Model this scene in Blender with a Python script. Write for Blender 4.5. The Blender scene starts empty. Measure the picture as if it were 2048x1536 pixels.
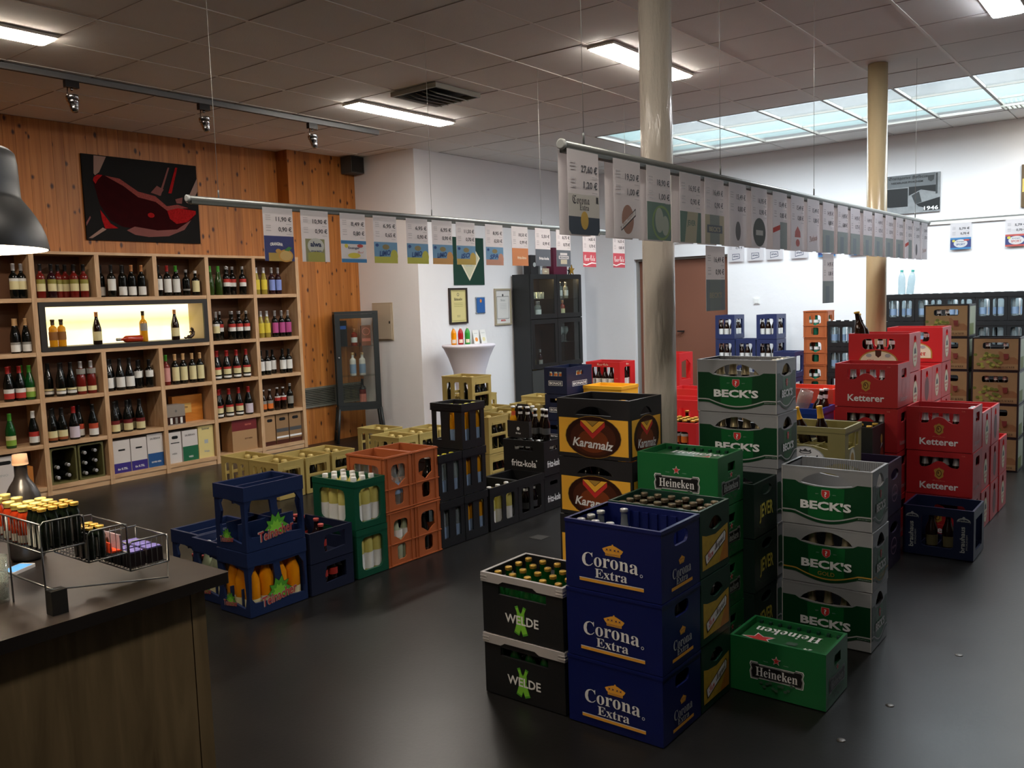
import bpy, math, random
from mathutils import Vector, Matrix
from mathutils.geometry import delaunay_2d_cdt
random.seed(7)
SC = bpy.context.scene
COL = SC.collection
# ------------------------------------------------------------------ camera
cam = bpy.data.cameras.new('camera')
cam.sensor_fit = 'HORIZONTAL'; cam.sensor_width = 36.0
cam.lens = 1748.0 / 2048.0 * 36.0
cam.clip_start = 0.05; cam.clip_end = 100
camo = bpy.data.objects.new('camera', cam); COL.objects.link(camo)
yaw, pit, rol = 0.659276, -0.0954477, -0.0320624
_f = Vector((-math.sin(yaw)*math.cos(pit), math.cos(yaw)*math.cos(pit), math.sin(pit)))
_r = Vector((math.cos(yaw), math.sin(yaw), 0)); _u = _r.cross(_f)
_r2 = _r*math.cos(rol) + _u*math.sin(rol); _u2 = -_r*math.sin(rol) + _u*math.cos(rol)
M = Matrix.Identity(4)
for i in range(3):
    M[i][0] = _r2[i]; M[i][1] = _u2[i]; M[i][2] = -_f[i]
M.translation = (0, 0, 1.6)
camo.matrix_world = M
SC.camera = camo
# ------------------------------------------------------------------ world, exposure, large lights
w = bpy.data.worlds.new('world'); SC.world = w; w.use_nodes = True
w.node_tree.nodes['Background'].inputs[0].default_value = (0.75, 0.85, 1, 1)
w.node_tree.nodes['Background'].inputs[1].default_value = 0.3
SC.view_settings.view_transform = 'Standard'
try: SC.view_settings.look = 'None'
except Exception: pass
SC.view_settings.exposure = 0.9
SC.view_settings.gamma = 1.0
SC.view_settings.use_curve_mapping = False
SC.cycles.max_bounces = 9; SC.cycles.diffuse_bounces = 6; SC.cycles.transparent_max_bounces = 24
SC.cycles.caustics_reflective = False; SC.cycles.caustics_refractive = False
LED = 41.0            # emission of the ceiling panels
SKY = 240.0           # daylight above the roof glazing (W)
def lamp(name, typ, loc, energy, col, size=None, sy=None, rot=(0,0,0), spot=None, blend=.5, radius=None):
    l = bpy.data.lights.new(name, typ); l.energy = energy; l.color = col
    if typ == 'AREA':
        l.shape = 'RECTANGLE'; l.size = size; l.size_y = sy or size
    if typ == 'SPOT': l.spot_size = spot; l.spot_blend = blend
    if radius is not None: l.shadow_soft_size = radius
    o = bpy.data.objects.new(name, l); COL.objects.link(o); o.location = loc; o.rotation_euler = rot
    return o
CZ = 3.36             # ceiling height
SKYX0, SKYX1, SKYY0, SKYY1 = -5.23, 1.0, 8.40, 10.19
lamp('sky_daylight', 'AREA', ((SKYX0+SKYX1)/2, (SKYY0+SKYY1)/2, CZ+0.25), SKY, (.96, .965, 1.0), SKYX1-SKYX0-.04, SKYY1-SKYY0-.04)
# ------------------------------------------------------------------ materials
def lin(h):
    h = h.lstrip('#'); c = [int(h[i:i+2], 16)/255 for i in (0, 2, 4)]
    return tuple(((x/12.92) if x <= .04045 else ((x+.055)/1.055)**2.4) for x in c) + (1,)
MATS = {}
def mat(name, hexc, rough=.5, metal=0., spec=.5, var=0., vscale=8., emit=0., trans=0., alpha=1., bump=0., bscale=40., coat=0., ior=1.45):
    if name in MATS: return MATS[name]
    m = bpy.data.materials.new(name); m.use_nodes = True; MATS[name] = m
    nt = m.node_tree; b = nt.nodes['Principled BSDF']
    c = lin(hexc)
    b.inputs['Base Color'].default_value = c
    b.inputs['Roughness'].default_value = rough
    b.inputs['Metallic'].default_value = metal
    b.inputs['Specular IOR Level'].default_value = spec
    b.inputs['IOR'].default_value = ior
    b.inputs['Transmission Weight'].default_value = trans
    b.inputs['Alpha'].default_value = alpha
    b.inputs['Coat Weight'].default_value = coat
    if emit:
        b.inputs['Emission Color'].default_value = c; b.inputs['Emission Strength'].default_value = emit
    if var or bump:
        tc = nt.nodes.new('ShaderNodeTexCoord')
    if var:
        n = nt.nodes.new('ShaderNodeTexNoise'); n.inputs['Scale'].default_value = vscale; n.inputs['Detail'].default_value = 4
        nt.links.new(tc.outputs['Object'], n.inputs['Vector'])
        mx = nt.nodes.new('ShaderNodeMix'); mx.data_type = 'RGBA'
        mx.inputs[6].default_value = tuple(x*(1-var) for x in c[:3]) + (1,)
        mx.inputs[7].default_value = tuple(min(1, x*(1+var)) for x in c[:3]) + (1,)
        nt.links.new(n.outputs['Fac'], mx.inputs[0]); nt.links.new(mx.outputs[2], b.inputs['Base Color'])
        mr = nt.nodes.new('ShaderNodeMapRange'); mr.inputs['To Min'].default_value = max(0, rough-.08); mr.inputs['To Max'].default_value = min(1, rough+.08)
        nt.links.new(n.outputs['Fac'], mr.inputs['Value']); nt.links.new(mr.outputs[0], b.inputs['Roughness'])
    if bump:
        n2 = nt.nodes.new('ShaderNodeTexNoise'); n2.inputs['Scale'].default_value = bscale; n2.inputs['Detail'].default_value = 6
        nt.links.new(tc.outputs['Object'], n2.inputs['Vector'])
        bp = nt.nodes.new('ShaderNodeBump'); bp.inputs['Strength'].default_value = bump; bp.inputs['Distance'].default_value = .01
        nt.links.new(n2.outputs['Fac'], bp.inputs['Height']); nt.links.new(bp.outputs[0], b.inputs['Normal'])
    return m
def glassy(name, hexc, op=.15, rough=.03, tl=False, mx=.6):
    """thin clear glass or plastic: see-through with a tint and a fresnel sheen"""
    if name in MATS: return MATS[name]
    m = bpy.data.materials.new(name); m.use_nodes = True; MATS[name] = m
    nt = m.node_tree; nt.nodes.remove(nt.nodes['Principled BSDF']); out = nt.nodes['Material Output']
    tr = nt.nodes.new('ShaderNodeBsdfTransparent'); tr.inputs[0].default_value = lin(hexc)
    df = nt.nodes.new('ShaderNodeBsdfTranslucent' if tl else 'ShaderNodeBsdfDiffuse'); df.inputs[0].default_value = lin(hexc)
    gl = nt.nodes.new('ShaderNodeBsdfGlossy'); gl.inputs['Roughness'].default_value = rough
    m1 = nt.nodes.new('ShaderNodeMixShader'); m1.inputs[0].default_value = op
    m2 = nt.nodes.new('ShaderNodeMixShader'); lw = nt.nodes.new('ShaderNodeLayerWeight'); lw.inputs[0].default_value = .5
    pw_ = nt.nodes.new('ShaderNodeMath'); pw_.operation = 'POWER'; pw_.inputs[1].default_value = 4.; nt.links.new(lw.outputs['Facing'], pw_.inputs[0])
    fr = nt.nodes.new('ShaderNodeMapRange'); fr.inputs['To Min'].default_value = .035; fr.inputs['To Max'].default_value = mx; nt.links.new(pw_.outputs[0], fr.inputs['Value'])
    nt.links.new(tr.outputs[0], m1.inputs[1]); nt.links.new(df.outputs[0], m1.inputs[2])
    nt.links.new(fr.outputs[0], m2.inputs[0]); nt.links.new(m1.outputs[0], m2.inputs[1]); nt.links.new(gl.outputs[0], m2.inputs[2])
    nt.links.new(m2.outputs[0], out.inputs[0])
    return m
def paper(name, hexc, tl=.35):
    """thin printed sheet that lets some light through"""
    if name in MATS: return MATS[name]
    m = bpy.data.materials.new(name); m.use_nodes = True; MATS[name] = m
    if name.startswith('art_'):      # faded print behind a plastic pocket
        hexc = '#'+''.join('%02x' % int(int(hexc[i:i+2], 16)*.74+205*.26) for i in (1, 3, 5))
    nt = m.node_tree; nt.nodes.remove(nt.nodes['Principled BSDF']); out = nt.nodes['Material Output']
    df = nt.nodes.new('ShaderNodeBsdfDiffuse'); df.inputs[0].default_value = lin(hexc)
    t = nt.nodes.new('ShaderNodeBsdfTranslucent'); t.inputs[0].default_value = lin(hexc)
    mx = nt.nodes.new('ShaderNodeMixShader'); mx.inputs[0].default_value = tl
    nt.links.new(df.outputs[0], mx.inputs[1]); nt.links.new(t.outputs[0], mx.inputs[2]); nt.links.new(mx.outputs[0], out.inputs[0])
    return m
def graph(name):
    m = bpy.data.materials.new(name); m.use_nodes = True; MATS[name] = m
    nt = m.node_tree; return m, nt, nt.nodes['Principled BSDF'], nt.nodes.new, nt.links.new
def ramp(new, stops):
    r = new('ShaderNodeValToRGB'); e = r.color_ramp.elements
    while len(e) < len(stops): e.new(.5)
    for k, (p, c) in enumerate(stops):
        e[k].position = p; e[k].color = lin(c) if isinstance(c, str) else (c, c, c, 1)
    return r
def wood(name, c0, c1, c2, grain=(1, 1, .06), scale=14., rough=.5, knots=None, perobj=.0):
    m, nt, b, new, lk = graph(name)
    tc = new('ShaderNodeTexCoord'); mp = new('ShaderNodeMapping'); mp.inputs['Scale'].default_value = grain
    lk(tc.outputs['Object'], mp.inputs[0])
    oi = new('ShaderNodeObjectInfo'); ad = new('ShaderNodeVectorMath'); ad.operation = 'ADD'
    ml = new('ShaderNodeVectorMath'); ml.operation = 'SCALE'; ml.inputs[3].default_value = 37.
    cb = new('ShaderNodeCombineXYZ'); lk(oi.outputs['Random'], cb.inputs[0]); lk(oi.outputs['Random'], cb.inputs[1]); lk(oi.outputs['Random'], cb.inputs[2])
    lk(cb.outputs[0], ml.inputs[0]); lk(mp.outputs[0], ad.inputs[0]); lk(ml.outputs[0], ad.inputs[1])
    n = new('ShaderNodeTexNoise'); n.inputs['Scale'].default_value = scale; n.inputs['Detail'].default_value = 6; n.inputs['Distortion'].default_value = 1.2
    lk(ad.outputs[0], n.inputs[0])
    r = ramp(new, [(.3, c0), (.52, c1), (.75, c2)]); lk(n.outputs['Fac'], r.inputs[0])
    col = r.outputs[0]
    if perobj:
        hs = new('ShaderNodeHueSaturation'); mr = new('ShaderNodeMapRange'); mr.inputs['To Min'].default_value = 1-perobj; mr.inputs['To Max'].default_value = 1+perobj*.5
        lk(oi.outputs['Random'], mr.inputs['Value']); lk(mr.outputs[0], hs.inputs['Value']); lk(col, hs.inputs['Color']); col = hs.outputs[0]
    if knots:
        v = new('ShaderNodeTexVoronoi'); v.voronoi_dimensions = '2D'; v.inputs['Scale'].default_value = knots[0]; v.inputs['Randomness'].default_value = 1
        mp2 = new('ShaderNodeMapping'); mp2.inputs['Scale'].default_value = knots[1]
        lk(tc.outputs['Object'], mp2.inputs[0]); a2 = new('ShaderNodeVectorMath'); a2.operation = 'ADD'; lk(mp2.outputs[0], a2.inputs[0]); lk(ml.outputs[0], a2.inputs[1]); sp_ = new('ShaderNodeSeparateXYZ'); lk(a2.outputs[0], sp_.inputs[0]); cb2 = new('ShaderNodeCombineXYZ'); lk(sp_.outputs[1], cb2.inputs[0]); lk(sp_.outputs[2], cb2.inputs[1]); lk(cb2.outputs[0], v.inputs[0])
        kr = ramp(new, [(.035, 1.), (.11, .0)]); nz = new('ShaderNodeTexNoise'); nz.inputs['Scale'].default_value = 9.; lk(ad.outputs[0], nz.inputs[0]); kp = new('ShaderNodeMath'); kp.operation = 'MULTIPLY_ADD'; kp.inputs[1].default_value = .22; kp.inputs[2].default_value = -.11; lk(nz.outputs['Fac'], kp.inputs[0]); ks = new('ShaderNodeMath'); lk(v.outputs['Distance'], ks.inputs[0]); lk(kp.outputs[0], ks.inputs[1]); lk(ks.outputs[0], kr.inputs[0])
        mx = new('ShaderNodeMix'); mx.data_type = 'RGBA'; lk(kr.outputs[0], mx.inputs[0]); lk(col, mx.inputs[6]); mx.inputs[7].default_value = lin(knots[2]); col = mx.outputs[2]
    lk(col, b.inputs['Base Color']); b.inputs['Roughness'].default_value = rough
    return m
# ------------------------------------------------------------------ mesh building
def rrect(u0, v0, u1, v1, r, n=4):
    pts = []
    for cx, cy, a in ((u1-r, v0+r, -90), (u1-r, v1-r, 0), (u0+r, v1-r, 90), (u0+r, v0+r, 180)):
        for k in range(n+1):
            t = math.radians(a+90*k/n); pts.append((cx+r*math.cos(t), cy+r*math.sin(t)))
    return pts
def ell(cu, cv, ru, rv, n=24, a0=0, a1=360):
    full = (a1-a0) == 360
    return [(cu+ru*math.cos(math.radians(a0+(a1-a0)*k/(n if full else n-1))), cv+rv*math.sin(math.radians(a0+(a1-a0)*k/(n if full else n-1)))) for k in range(n)]
def lens(u0, u1, v0, v1, sag=.25, n=14):
    """handle hole: arched top, slightly sagging bottom"""
    top = [(u1+(u0-u1)*k/n, v0+(v1-v0)*math.sin(math.pi*k/n)**.7) for k in range(n+1)]
    bot = [(u0+(u1-u0)*k/n, v0-(v1-v0)*sag*math.sin(math.pi*k/n)) for k in range(1, n)]
    return top+bot
def star(cu, cv, r, ri=.42, rot=90):
    return [(cu+(r if k % 2 == 0 else r*ri)*math.cos(math.radians(rot+36*k)), cv+(r if k % 2 == 0 else r*ri)*math.sin(math.radians(rot+36*k))) for k in range(10)]
def inside(p, poly):
    x, y = p; c = False; j = len(poly)-1
    for i in range(len(poly)):
        xi, yi = poly[i]; xj, yj = poly[j]
        if (yi > y) != (yj > y) and x < (xj-xi)*(y-yi)/(yj-yi)+xi: c = not c
        j = i
    return c
def tri(outer, holes=()):
    vs, es = [], []
    for lp in [outer]+list(holes):
        o = len(vs); n = len(lp); vs += [Vector(p) for p in lp]; es += [(o+k, o+(k+1) % n) for k in range(n)]
    V, E, F, *_ = delaunay_2d_cdt(vs, es, [], 0, 1e-6)
    keep = []
    for f in F:
        c = (sum(V[i].x for i in f)/len(f), sum(V[i].y for i in f)/len(f))
        if inside(c, outer) and not any(inside(c, h) for h in holes): keep.append(tuple(f))
    return [(v.x, v.y) for v in V], keep
TXT = {}
def text(s, style='bold'):
    """outline letters as flat polygons, scaled to a unit box; returns verts, faces, aspect"""
    key = (s, style)
    if key in TXT: return TXT[key]
    base = {'serif': (0x1D400, 0x1D41A), 'script': (0x1D4D0, 0x1D4EA), 'frak': (0x1D56C, 0x1D586)}.get(style.split('-')[0])
    t = s
    if base:
        t = ''.join(chr(base[0]+ord(c)-65) if 'A' <= c <= 'Z' else chr(base[1]+ord(c)-97) if 'a' <= c <= 'z' else c for c in s)
    cu = bpy.data.curves.new('text', 'FONT'); cu.body = t; cu.fill_mode = 'FRONT'; cu.resolution_u = 2
    if 'bold' in style: cu.offset = .022
    if 'black' in style: cu.offset = .04
    if 'italic' in style: cu.shear = .25
    ob = bpy.data.objects.new('text', cu); me = ob.to_mesh()
    vs = [(v.co.x, v.co.y) for v in me.vertices]; fs = [tuple(p.vertices) for p in me.polygons]
    ob.to_mesh_clear(); bpy.data.objects.remove(ob); bpy.data.curves.remove(cu)
    x0 = min(v[0] for v in vs); x1 = max(v[0] for v in vs); y0 = min(v[1] for v in vs); y1 = max(v[1] for v in vs)
    vs = [((x-x0)/(x1-x0), (y-y0)/(y1-y0)) for x, y in vs]
    TXT[key] = (vs, fs, (x1-x0)/(y1-y0)); return TXT[key]
class MB:
    def __init__(s): s.v = []; s.f = []; s.m = []; s.mats = []; s.smooth = []
    def mi(s, m):
        if m not in s.mats: s.mats.append(m)
        return s.mats.index(m)
    def add(s, vs, fs, m, smooth=False):
        o = len(s.v); k = s.mi(m); s.v += [tuple(v) for v in vs]
        for f in fs: s.f.append(tuple(o+i for i in f)); s.m.append(k); s.smooth.append(smooth)
    def box(s, x0, x1, y0, y1, z0, z1, m):
        s.add([(x0,y0,z0),(x1,y0,z0),(x1,y1,z0),(x0,y1,z0),(x0,y0,z1),(x1,y0,z1),(x1,y1,z1),(x0,y1,z1)],
              [(0,3,2,1),(4,5,6,7),(0,1,5,4),(1,2,6,5),(2,3,7,6),(3,0,4,7)], m)
        return s
    def ring(s, x0, x1, y0, y1, z0, z1, t, m):
        s.box(x0, x1, y0, y0+t, z0, z1, m); s.box(x0, x1, y1-t, y1, z0, z1, m)
        s.box(x0, x0+t, y0+t, y1-t, z0, z1, m); s.box(x1-t, x1, y0+t, y1-t, z0, z1, m); return s
    def slab(s, outer, holes, place, t, m):
        """flat plate with holes: place(u, v, offset) -> xyz; offset 0 is the visible face, -t the inner one"""
        V, F = tri(outer, holes); n = len(V)
        vs = [place(u, v, 0) for u, v in V]+[place(u, v, -t) for u, v in V]
        cnt = {}
        for f in F:
            for a, b in zip(f, f[1:]+f[:1]): cnt[(a, b)] = 1
        fs = list(F)+[tuple(i+n for i in reversed(f)) for f in F]
        for (a, b) in cnt:
            if (b, a) not in cnt: fs.append((a, a+n, b+n, b))
        s.add(vs, fs, m); return s
    def flat(s, poly, place, o, m):
        V, F = tri(poly); s.add([place(u, v, o) for u, v in V], F, m); return s
    def lathe(s, prof, n, m, c=(0,0,0), smooth=True, cap=True):
        vs = []; fs = []
        for r, z in prof:
            for k in range(n):
                a = 2*math.pi*k/n; vs.append((c[0]+r*math.cos(a), c[1]+r*math.sin(a), c[2]+z))
        for i in range(len(prof)-1):
            for k in range(n):
                a = i*n+k; b = i*n+(k+1) % n; fs.append((a, b, b+n, a+n))
        s.add(vs, fs, m, smooth)
        if cap:
            o = len(s.v)-len(vs); k = s.mi(m)
            s.f.append(tuple(o+i for i in reversed(range(n)))); s.m.append(k); s.smooth.append(False)
            e = o+(len(prof)-1)*n; s.f.append(tuple(e+i for i in range(n))); s.m.append(k); s.smooth.append(False)
        return s
    def tube(s, pts, r, m, n=6, closed=False):
        P = [Vector(p) for p in pts]; vs = []; fs = []; L = len(P)
        for i, p in enumerate(P):
            if closed: d = (P[(i+1) % L]-P[i-1])
            else: d = P[min(i+1, L-1)]-P[max(i-1, 0)]
            d.normalize(); a = d.orthogonal().normalized() if i == 0 else (pa-d*pa.dot(d)).normalized()
            pa = a; b = d.cross(a)
            for k in range(n):
                t = 2*math.pi*k/n; vs.append(p+a*r*math.cos(t)+b*r*math.sin(t))
        for i in range(L if closed else L-1):
            for k in range(n):
                fs.append((i*n+k, i*n+(k+1) % n, ((i+1) % L)*n+(k+1) % n, ((i+1) % L)*n+k))
        if not closed: fs += [tuple(reversed(range(n))), tuple((L-1)*n+k for k in range(n))]
        s.add(vs, fs, m, True); return s
    def txt(s, st, style, cu, cv, wd, ht, place, o, m, arc=0., rot=0, skew=0.):
        vs, fs, asp = text(st, style)
        if ht is None: ht = wd/asp
        if wd is None: wd = ht*asp
        out = []
        for a, b in vs:
            u = (a-.5)*wd; v = (b-.5)*ht + arc*(1-(2*a-1)**2) + skew*u
            if rot: u, v = u*math.cos(rot)-v*math.sin(rot), u*math.sin(rot)+v*math.cos(rot)
            out.append(place(cu+u, cv+v, o))
        s.add(out, fs, m); return s
    def mesh(s, name):
        me = bpy.data.meshes.new(name); me.from_pydata([tuple(v) for v in s.v], [], s.f)
        for m in s.mats: me.materials.append(m)
        me.polygons.foreach_set('material_index', s.m); me.polygons.foreach_set('use_smooth', s.smooth)
        me.update(); return me
def obj(name, data, parent=None, loc=None, rot=None):
    if isinstance(data, MB): data = data.mesh(name)
    o = bpy.data.objects.new(name, data); COL.objects.link(o)
    if parent: o.parent = parent
    if loc: o.location = loc
    if rot: o.rotation_euler = rot
    return o
def tag(o, label=None, cat=None, group=None, kind=None):
    if label: o['label'] = label
    if cat: o['category'] = cat
    if group: o['group'] = group
    if kind: o['kind'] = kind
    return o
def thing(name, loc, label, cat, group=None, rz=0):
    o = obj(name, None, None, loc, (0, 0, rz)); o.empty_display_size = .05
    return tag(o, label, cat, group)
def struct(name, mb, label=None, loc=None):
    return tag(obj(name, mb, None, loc), label, None, None, 'structure')
XY = lambda z: (lambda u, v, o: (u, v, z+o))
# ------------------------------------------------------------------ the room
plaster = mat('white_plaster', '#e9e8ea', .8, var=.03, vscale=3, bump=.35, bscale=9)
m, nt, b, new, lk = graph('floor_vinyl')
tc = new('ShaderNodeTexCoord'); n1 = new('ShaderNodeTexNoise'); n1.inputs['Scale'].default_value = 1.3; n1.inputs['Detail'].default_value = 8
lk(tc.outputs['Object'], n1.inputs[0]); r1 = ramp(new, [(.3, '#131211'), (.7, '#1c1b1a')]); lk(n1.outputs['Fac'], r1.inputs[0]); lk(r1.outputs[0], b.inputs['Base Color'])
n2 = new('ShaderNodeTexNoise'); n2.inputs['Scale'].default_value = 2.2; n2.inputs['Detail'].default_value = 8; lk(tc.outputs['Object'], n2.inputs[0])
mr = new('ShaderNodeMapRange'); mr.inputs['To Min'].default_value = .26; mr.inputs['To Max'].default_value = .38; lk(n2.outputs['Fac'], mr.inputs['Value']); lk(mr.outputs[0], b.inputs['Roughness'])
n3 = new('ShaderNodeTexNoise'); n3.inputs['Scale'].default_value = 60; lk(tc.outputs['Object'], n3.inputs[0])
bp = new('ShaderNodeBump'); bp.inputs['Strength'].default_value = .03; bp.inputs['Distance'].default_value = .01; lk(n3.outputs['Fac'], bp.inputs['Height']); lk(bp.outputs[0], b.inputs['Normal'])
b.inputs['Specular IOR Level'].default_value = .24
FLOOR = m
struct('floor', MB().box(-8.6, 3.2, -2.2, 11.3, -.1, 0, FLOOR), 'dark charcoal vinyl shop floor with a soft sheen')
# scuffs on the floor: flat metal anchor caps set in it
cap = mat('anchor_metal', '#6d6a66', .4, .6)
for k, (x, y) in enumerate(((-.93, 3.05), (-.86, 3.42), (-2.44, 3.02), (-.74, 4.07))):
    tag(obj('floor_anchor_cap', MB().lathe([(.016, 0), (.015, .002), (.004, .0025)], 12, cap), None, (x, y, .0002)), ['small metal floor cap beside the green crate lying on the floor', 'small metal floor cap nearer the tall silver crates', 'small metal floor cap in the bare aisle before the black crates', 'small metal floor cap beside the silver crate stack'][k], 'floor cap')
tag(obj('floor_plate', MB().box(-.05, .05, -.05, .05, 0, .002, mat('plate_metal', '#474542', .35, .5)), None, (-3.42, 4.66, .0002)), 'small square metal plate set in the floor by the black crates', 'floor plate')
# walls
struct('wall_right', MB().box(3.0, 3.2, -2.2, 11.3, 0, CZ, mat('wall_taupe', '#7d746b', .8)))
struct('wall_near', MB().box(-8.6, 3.0, -2.2, -2.0, 0, CZ, MATS['wall_taupe']))
struct('wall_middle', MB().box(-8.6, -7.05, 7.40, 11.3, 0, CZ, plaster), 'white plaster wall block beside the wood panelling')
YB = 10.93
DX0, DX1, DZ1 = -6.22, -4.82, 2.115
wb = MB(); wb.slab([(-7.05, 0), (DX0, 0), (DX0, DZ1), (DX1, DZ1), (DX1, 0), (3.0, 0), (3.0, CZ), (-7.05, CZ)], [], lambda u, v, o: (u, YB-o, v), .16, plaster)
struct('wall_back', wb, 'white rough plaster back wall under the skylight')
brown = mat('door_brown', '#7d5140', .45, var=.06, vscale=2)
d = MB().box(DX0, DX1, YB+.1, YB+.14, 0, DZ1, brown)
door = struct('door_1', d, 'reddish brown door in the back wall')
obj('door_handle', MB().box(-.07, .03, -.05, -.03, -.01, .01, mat('dark_metal', '#2e2e2e', .35, .7)).box(-.005, .015, -.03, 0, -.01, .01, MATS['dark_metal']), door, (-5.52, YB+.1, 1.10))
obj('door_frame', MB().box(DX0-.0, DX0+.035, YB+.06, YB+.1, 0, DZ1, mat('frame_grey', '#8b8a86', .5)).box(DX1-.03, DX1, YB+.06, YB+.1, 0, DZ1, MATS['frame_grey']).box(DX0+.035, DX1-.03, YB+.06, YB+.1, DZ1-.03, DZ1, MATS['frame_grey']), door)
obj('door_notice', MB().box(-.003, .003, 0, .004, 0, .9, mat('notice_white', '#dcdcdc', .5)).box(-.05, .05, .004, .006, .0, .9, MATS['notice_white']), door, (-5.93, YB+.09, .95))
# wood panelled wall: backing plus single planks
pine = wood('pine_planks', '#9c5c24', '#b4702f', '#c48242', (1, 3, .12), 6., .5, (4.6, (1, 1.3, .8), '#3d1a0a'), .16)
wl = struct('wall_left', MB().box(-8.6, -8.27, -2.0, 7.4, 0, CZ, mat('wood_gap', '#5c3014', .8)).box(-8.27, -8.07, 6.41, 7.4, 0, CZ, MATS['wood_gap']), 'knotty orange pine panelling on the wine wall')
y = 1.4; pm = {}
def plank(x, y0, wd):
    key = round(wd, 3)
    if key not in pm:
        q = MB(); q.slab([(0, 0), (key-.0016, 0), (key-.0016, CZ), (0, CZ)], [], lambda u, v, o: (o+.02, u, v), .018, pine); pm[key] = q.mesh('plank')
    obj('plank', pm[key], wl, (x, y0, 0))
while y < 6.405:
    wd = min(.105, 6.408-y); plank(-8.27, y, wd); y += .105
y = 6.41
while y < 7.395:
    wd = min(.105, 7.4-y); plank(-8.07, y, wd); y += .105
q = MB(); q.box(-8.25, -8.05, 6.405, 6.412, 0, CZ, pine); obj('plank', q, wl)
# heating grille low on the panelling
gr = thing('wall_grille', (-8.049, 6.46, .43), 'long grey slatted air grille low on the pine wall', 'air grille')
gm = mat('grille_grey', '#77766c', .5, .3)
obj('grille_frame', MB().box(0, .02, 0, .9, .21, .235, gm).box(0, .02, 0, .9, 0, .025, gm).box(0, .02, .455, .47, .025, .21, gm).box(0, .002, 0, .9, .02, .22, mat('grille_dark', '#1e1c1a', .7)), gr)
sm = MB().box(.002, .016, 0, .9, 0, .009, gm).mesh('slat')
for k in range(9): obj('slat', sm, gr, (0, 0, .032+k*.02))
# pillars with thick brushed paint
m, nt, b, new, lk = graph('pillar_paint')
tc = new('ShaderNodeTexCoord'); mp = new('ShaderNodeMapping'); mp.inputs['Scale'].default_value = (22, 22, 5); lk(tc.outputs['Object'], mp.inputs[0])
n = new('ShaderNodeTexNoise'); n.inputs['Scale'].default_value = 1.; n.inputs['Detail'].default_value = 5; lk(mp.outputs[0], n.inputs[0])
bp = new('ShaderNodeBump'); bp.inputs['Strength'].default_value = .8; bp.inputs['Distance'].default_value = .02; lk(n.outputs['Fac'], bp.inputs['Height']); lk(bp.outputs[0], b.inputs['Normal'])
b.inputs['Base Color'].default_value = lin('#d0c8bb'); b.inputs['Roughness'].default_value = .2
m2, nt, b2, new, lk = graph('pillar_paint_tan')
tc = new('ShaderNodeTexCoord'); mp = new('ShaderNodeMapping'); mp.inputs['Scale'].default_value = (20, 20, 3); lk(tc.outputs['Object'], mp.inputs[0])
n = new('ShaderNodeTexNoise'); n.inputs['Detail'].default_value = 4; n.inputs['Scale'].default_value = 1.; lk(mp.outputs[0], n.inputs[0])
bp = new('ShaderNodeBump'); bp.inputs['Strength'].default_value = .3; bp.inputs['Distance'].default_value = .012; lk(n.outputs['Fac'], bp.inputs['Height']); lk(bp.outputs[0], b2.inputs['Normal'])
b2.inputs['Base Color'].default_value = lin('#b9a57f'); b2.inputs['Roughness'].default_value = .25
P1 = (-2.055, 3.85); P2 = (-2.0, 7.42)
struct('pillar_1', MB().lathe([(.078, 0), (.079, 1.0), (.077, 2.2), (.078, CZ)], 40, m), 'thick glossy cream painted pillar near the karamel crates').location = (P1[0], P1[1], 0)
struct('pillar_2', MB().lathe([(.076, 0), (.077, 1.5), (.074, CZ)], 40, m2), 'thinner looking tan pillar near the red crates').location = (P2[0], P2[1], 0)
bpy.data.objects['pillar_1']['label'] = 'near glossy cream painted pillar with brush marks'; bpy.data.objects['pillar_2']['label'] = 'far tan painted pillar by the red crates'
# ceiling: slab, single tiles, carrying bars
tilem = mat('ceiling_tile', '#e4e2de', .85, var=.04, vscale=5, bump=.12, bscale=90)
barm = mat('ceiling_bar', '#e2ddd6', .6)
cs = MB()
cs.slab([(-8.6, -2.2), (3.2, -2.2), (3.2, 11.3), (-8.6, 11.3)], [[(SKYX0, SKYY0), (SKYX1, SKYY0), (SKYX1, SKYY1), (SKYX0, SKYY1)]], lambda u, v, o: (u, v, CZ+.03-o), .02, mat('ceiling_slab', '#6a6460', .9))
ceil_ = struct('ceiling', cs, 'suspended ceiling of square mineral tiles')
GX0, GY0, GP = -4.64, 4.70, .625
gxs = [GX0+GP*k for k in range(-6, 9)]; gys = [GY0+GP*k for k in range(-8, 11)]
tm = {}
def clip(a0, a1, lo, hi): return max(a0, lo), min(a1, hi)
for gx in gxs:
    for gy in gys:
        x0, x1 = clip(gx, gx+GP, -8.25, 2.99); y0, y1 = clip(gy, gy+GP, .5, YB)
        if x1-x0 < .02 or y1-y0 < .02: continue
        if x1 <= -7.04 and y0 >= 7.39: continue
        if gy < 7.4 < gy+GP and x1 < -7.04: y1 = 7.4
        if x0 < -7.05 < x1 and y0 > 7.38: x0 = -7.05
        rects = [(x0, x1, y0, y1)]
        if y1 > SKYY0 and y0 < SKYY1 and x1 > SKYX0 and x0 < SKYX1:
            rects = []
            if y0 < SKYY0-.02: rects.append((x0, x1, y0, SKYY0))
            if y1 > SKYY1+.02: rects.append((x0, x1, SKYY1, y1))
            if x0 < SKYX0-.02: rects.append((x0, SKYX0, max(y0, SKYY0), min(y1, SKYY1)))
        for (a, b_, c, d_) in rects:
            wx, wy = round(b_-a, 3), round(d_-c, 3)
            if (wx, wy) not in tm:
                q = MB(); q.box(.005, wx-.005, .002, wy-.002, 0, .02, tilem); tm[(wx, wy)] = q.mesh('ceiling_tile')
            obj('ceiling_tile', tm[(wx, wy)], ceil_, (a, c, CZ+random.uniform(0, .003)))
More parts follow.
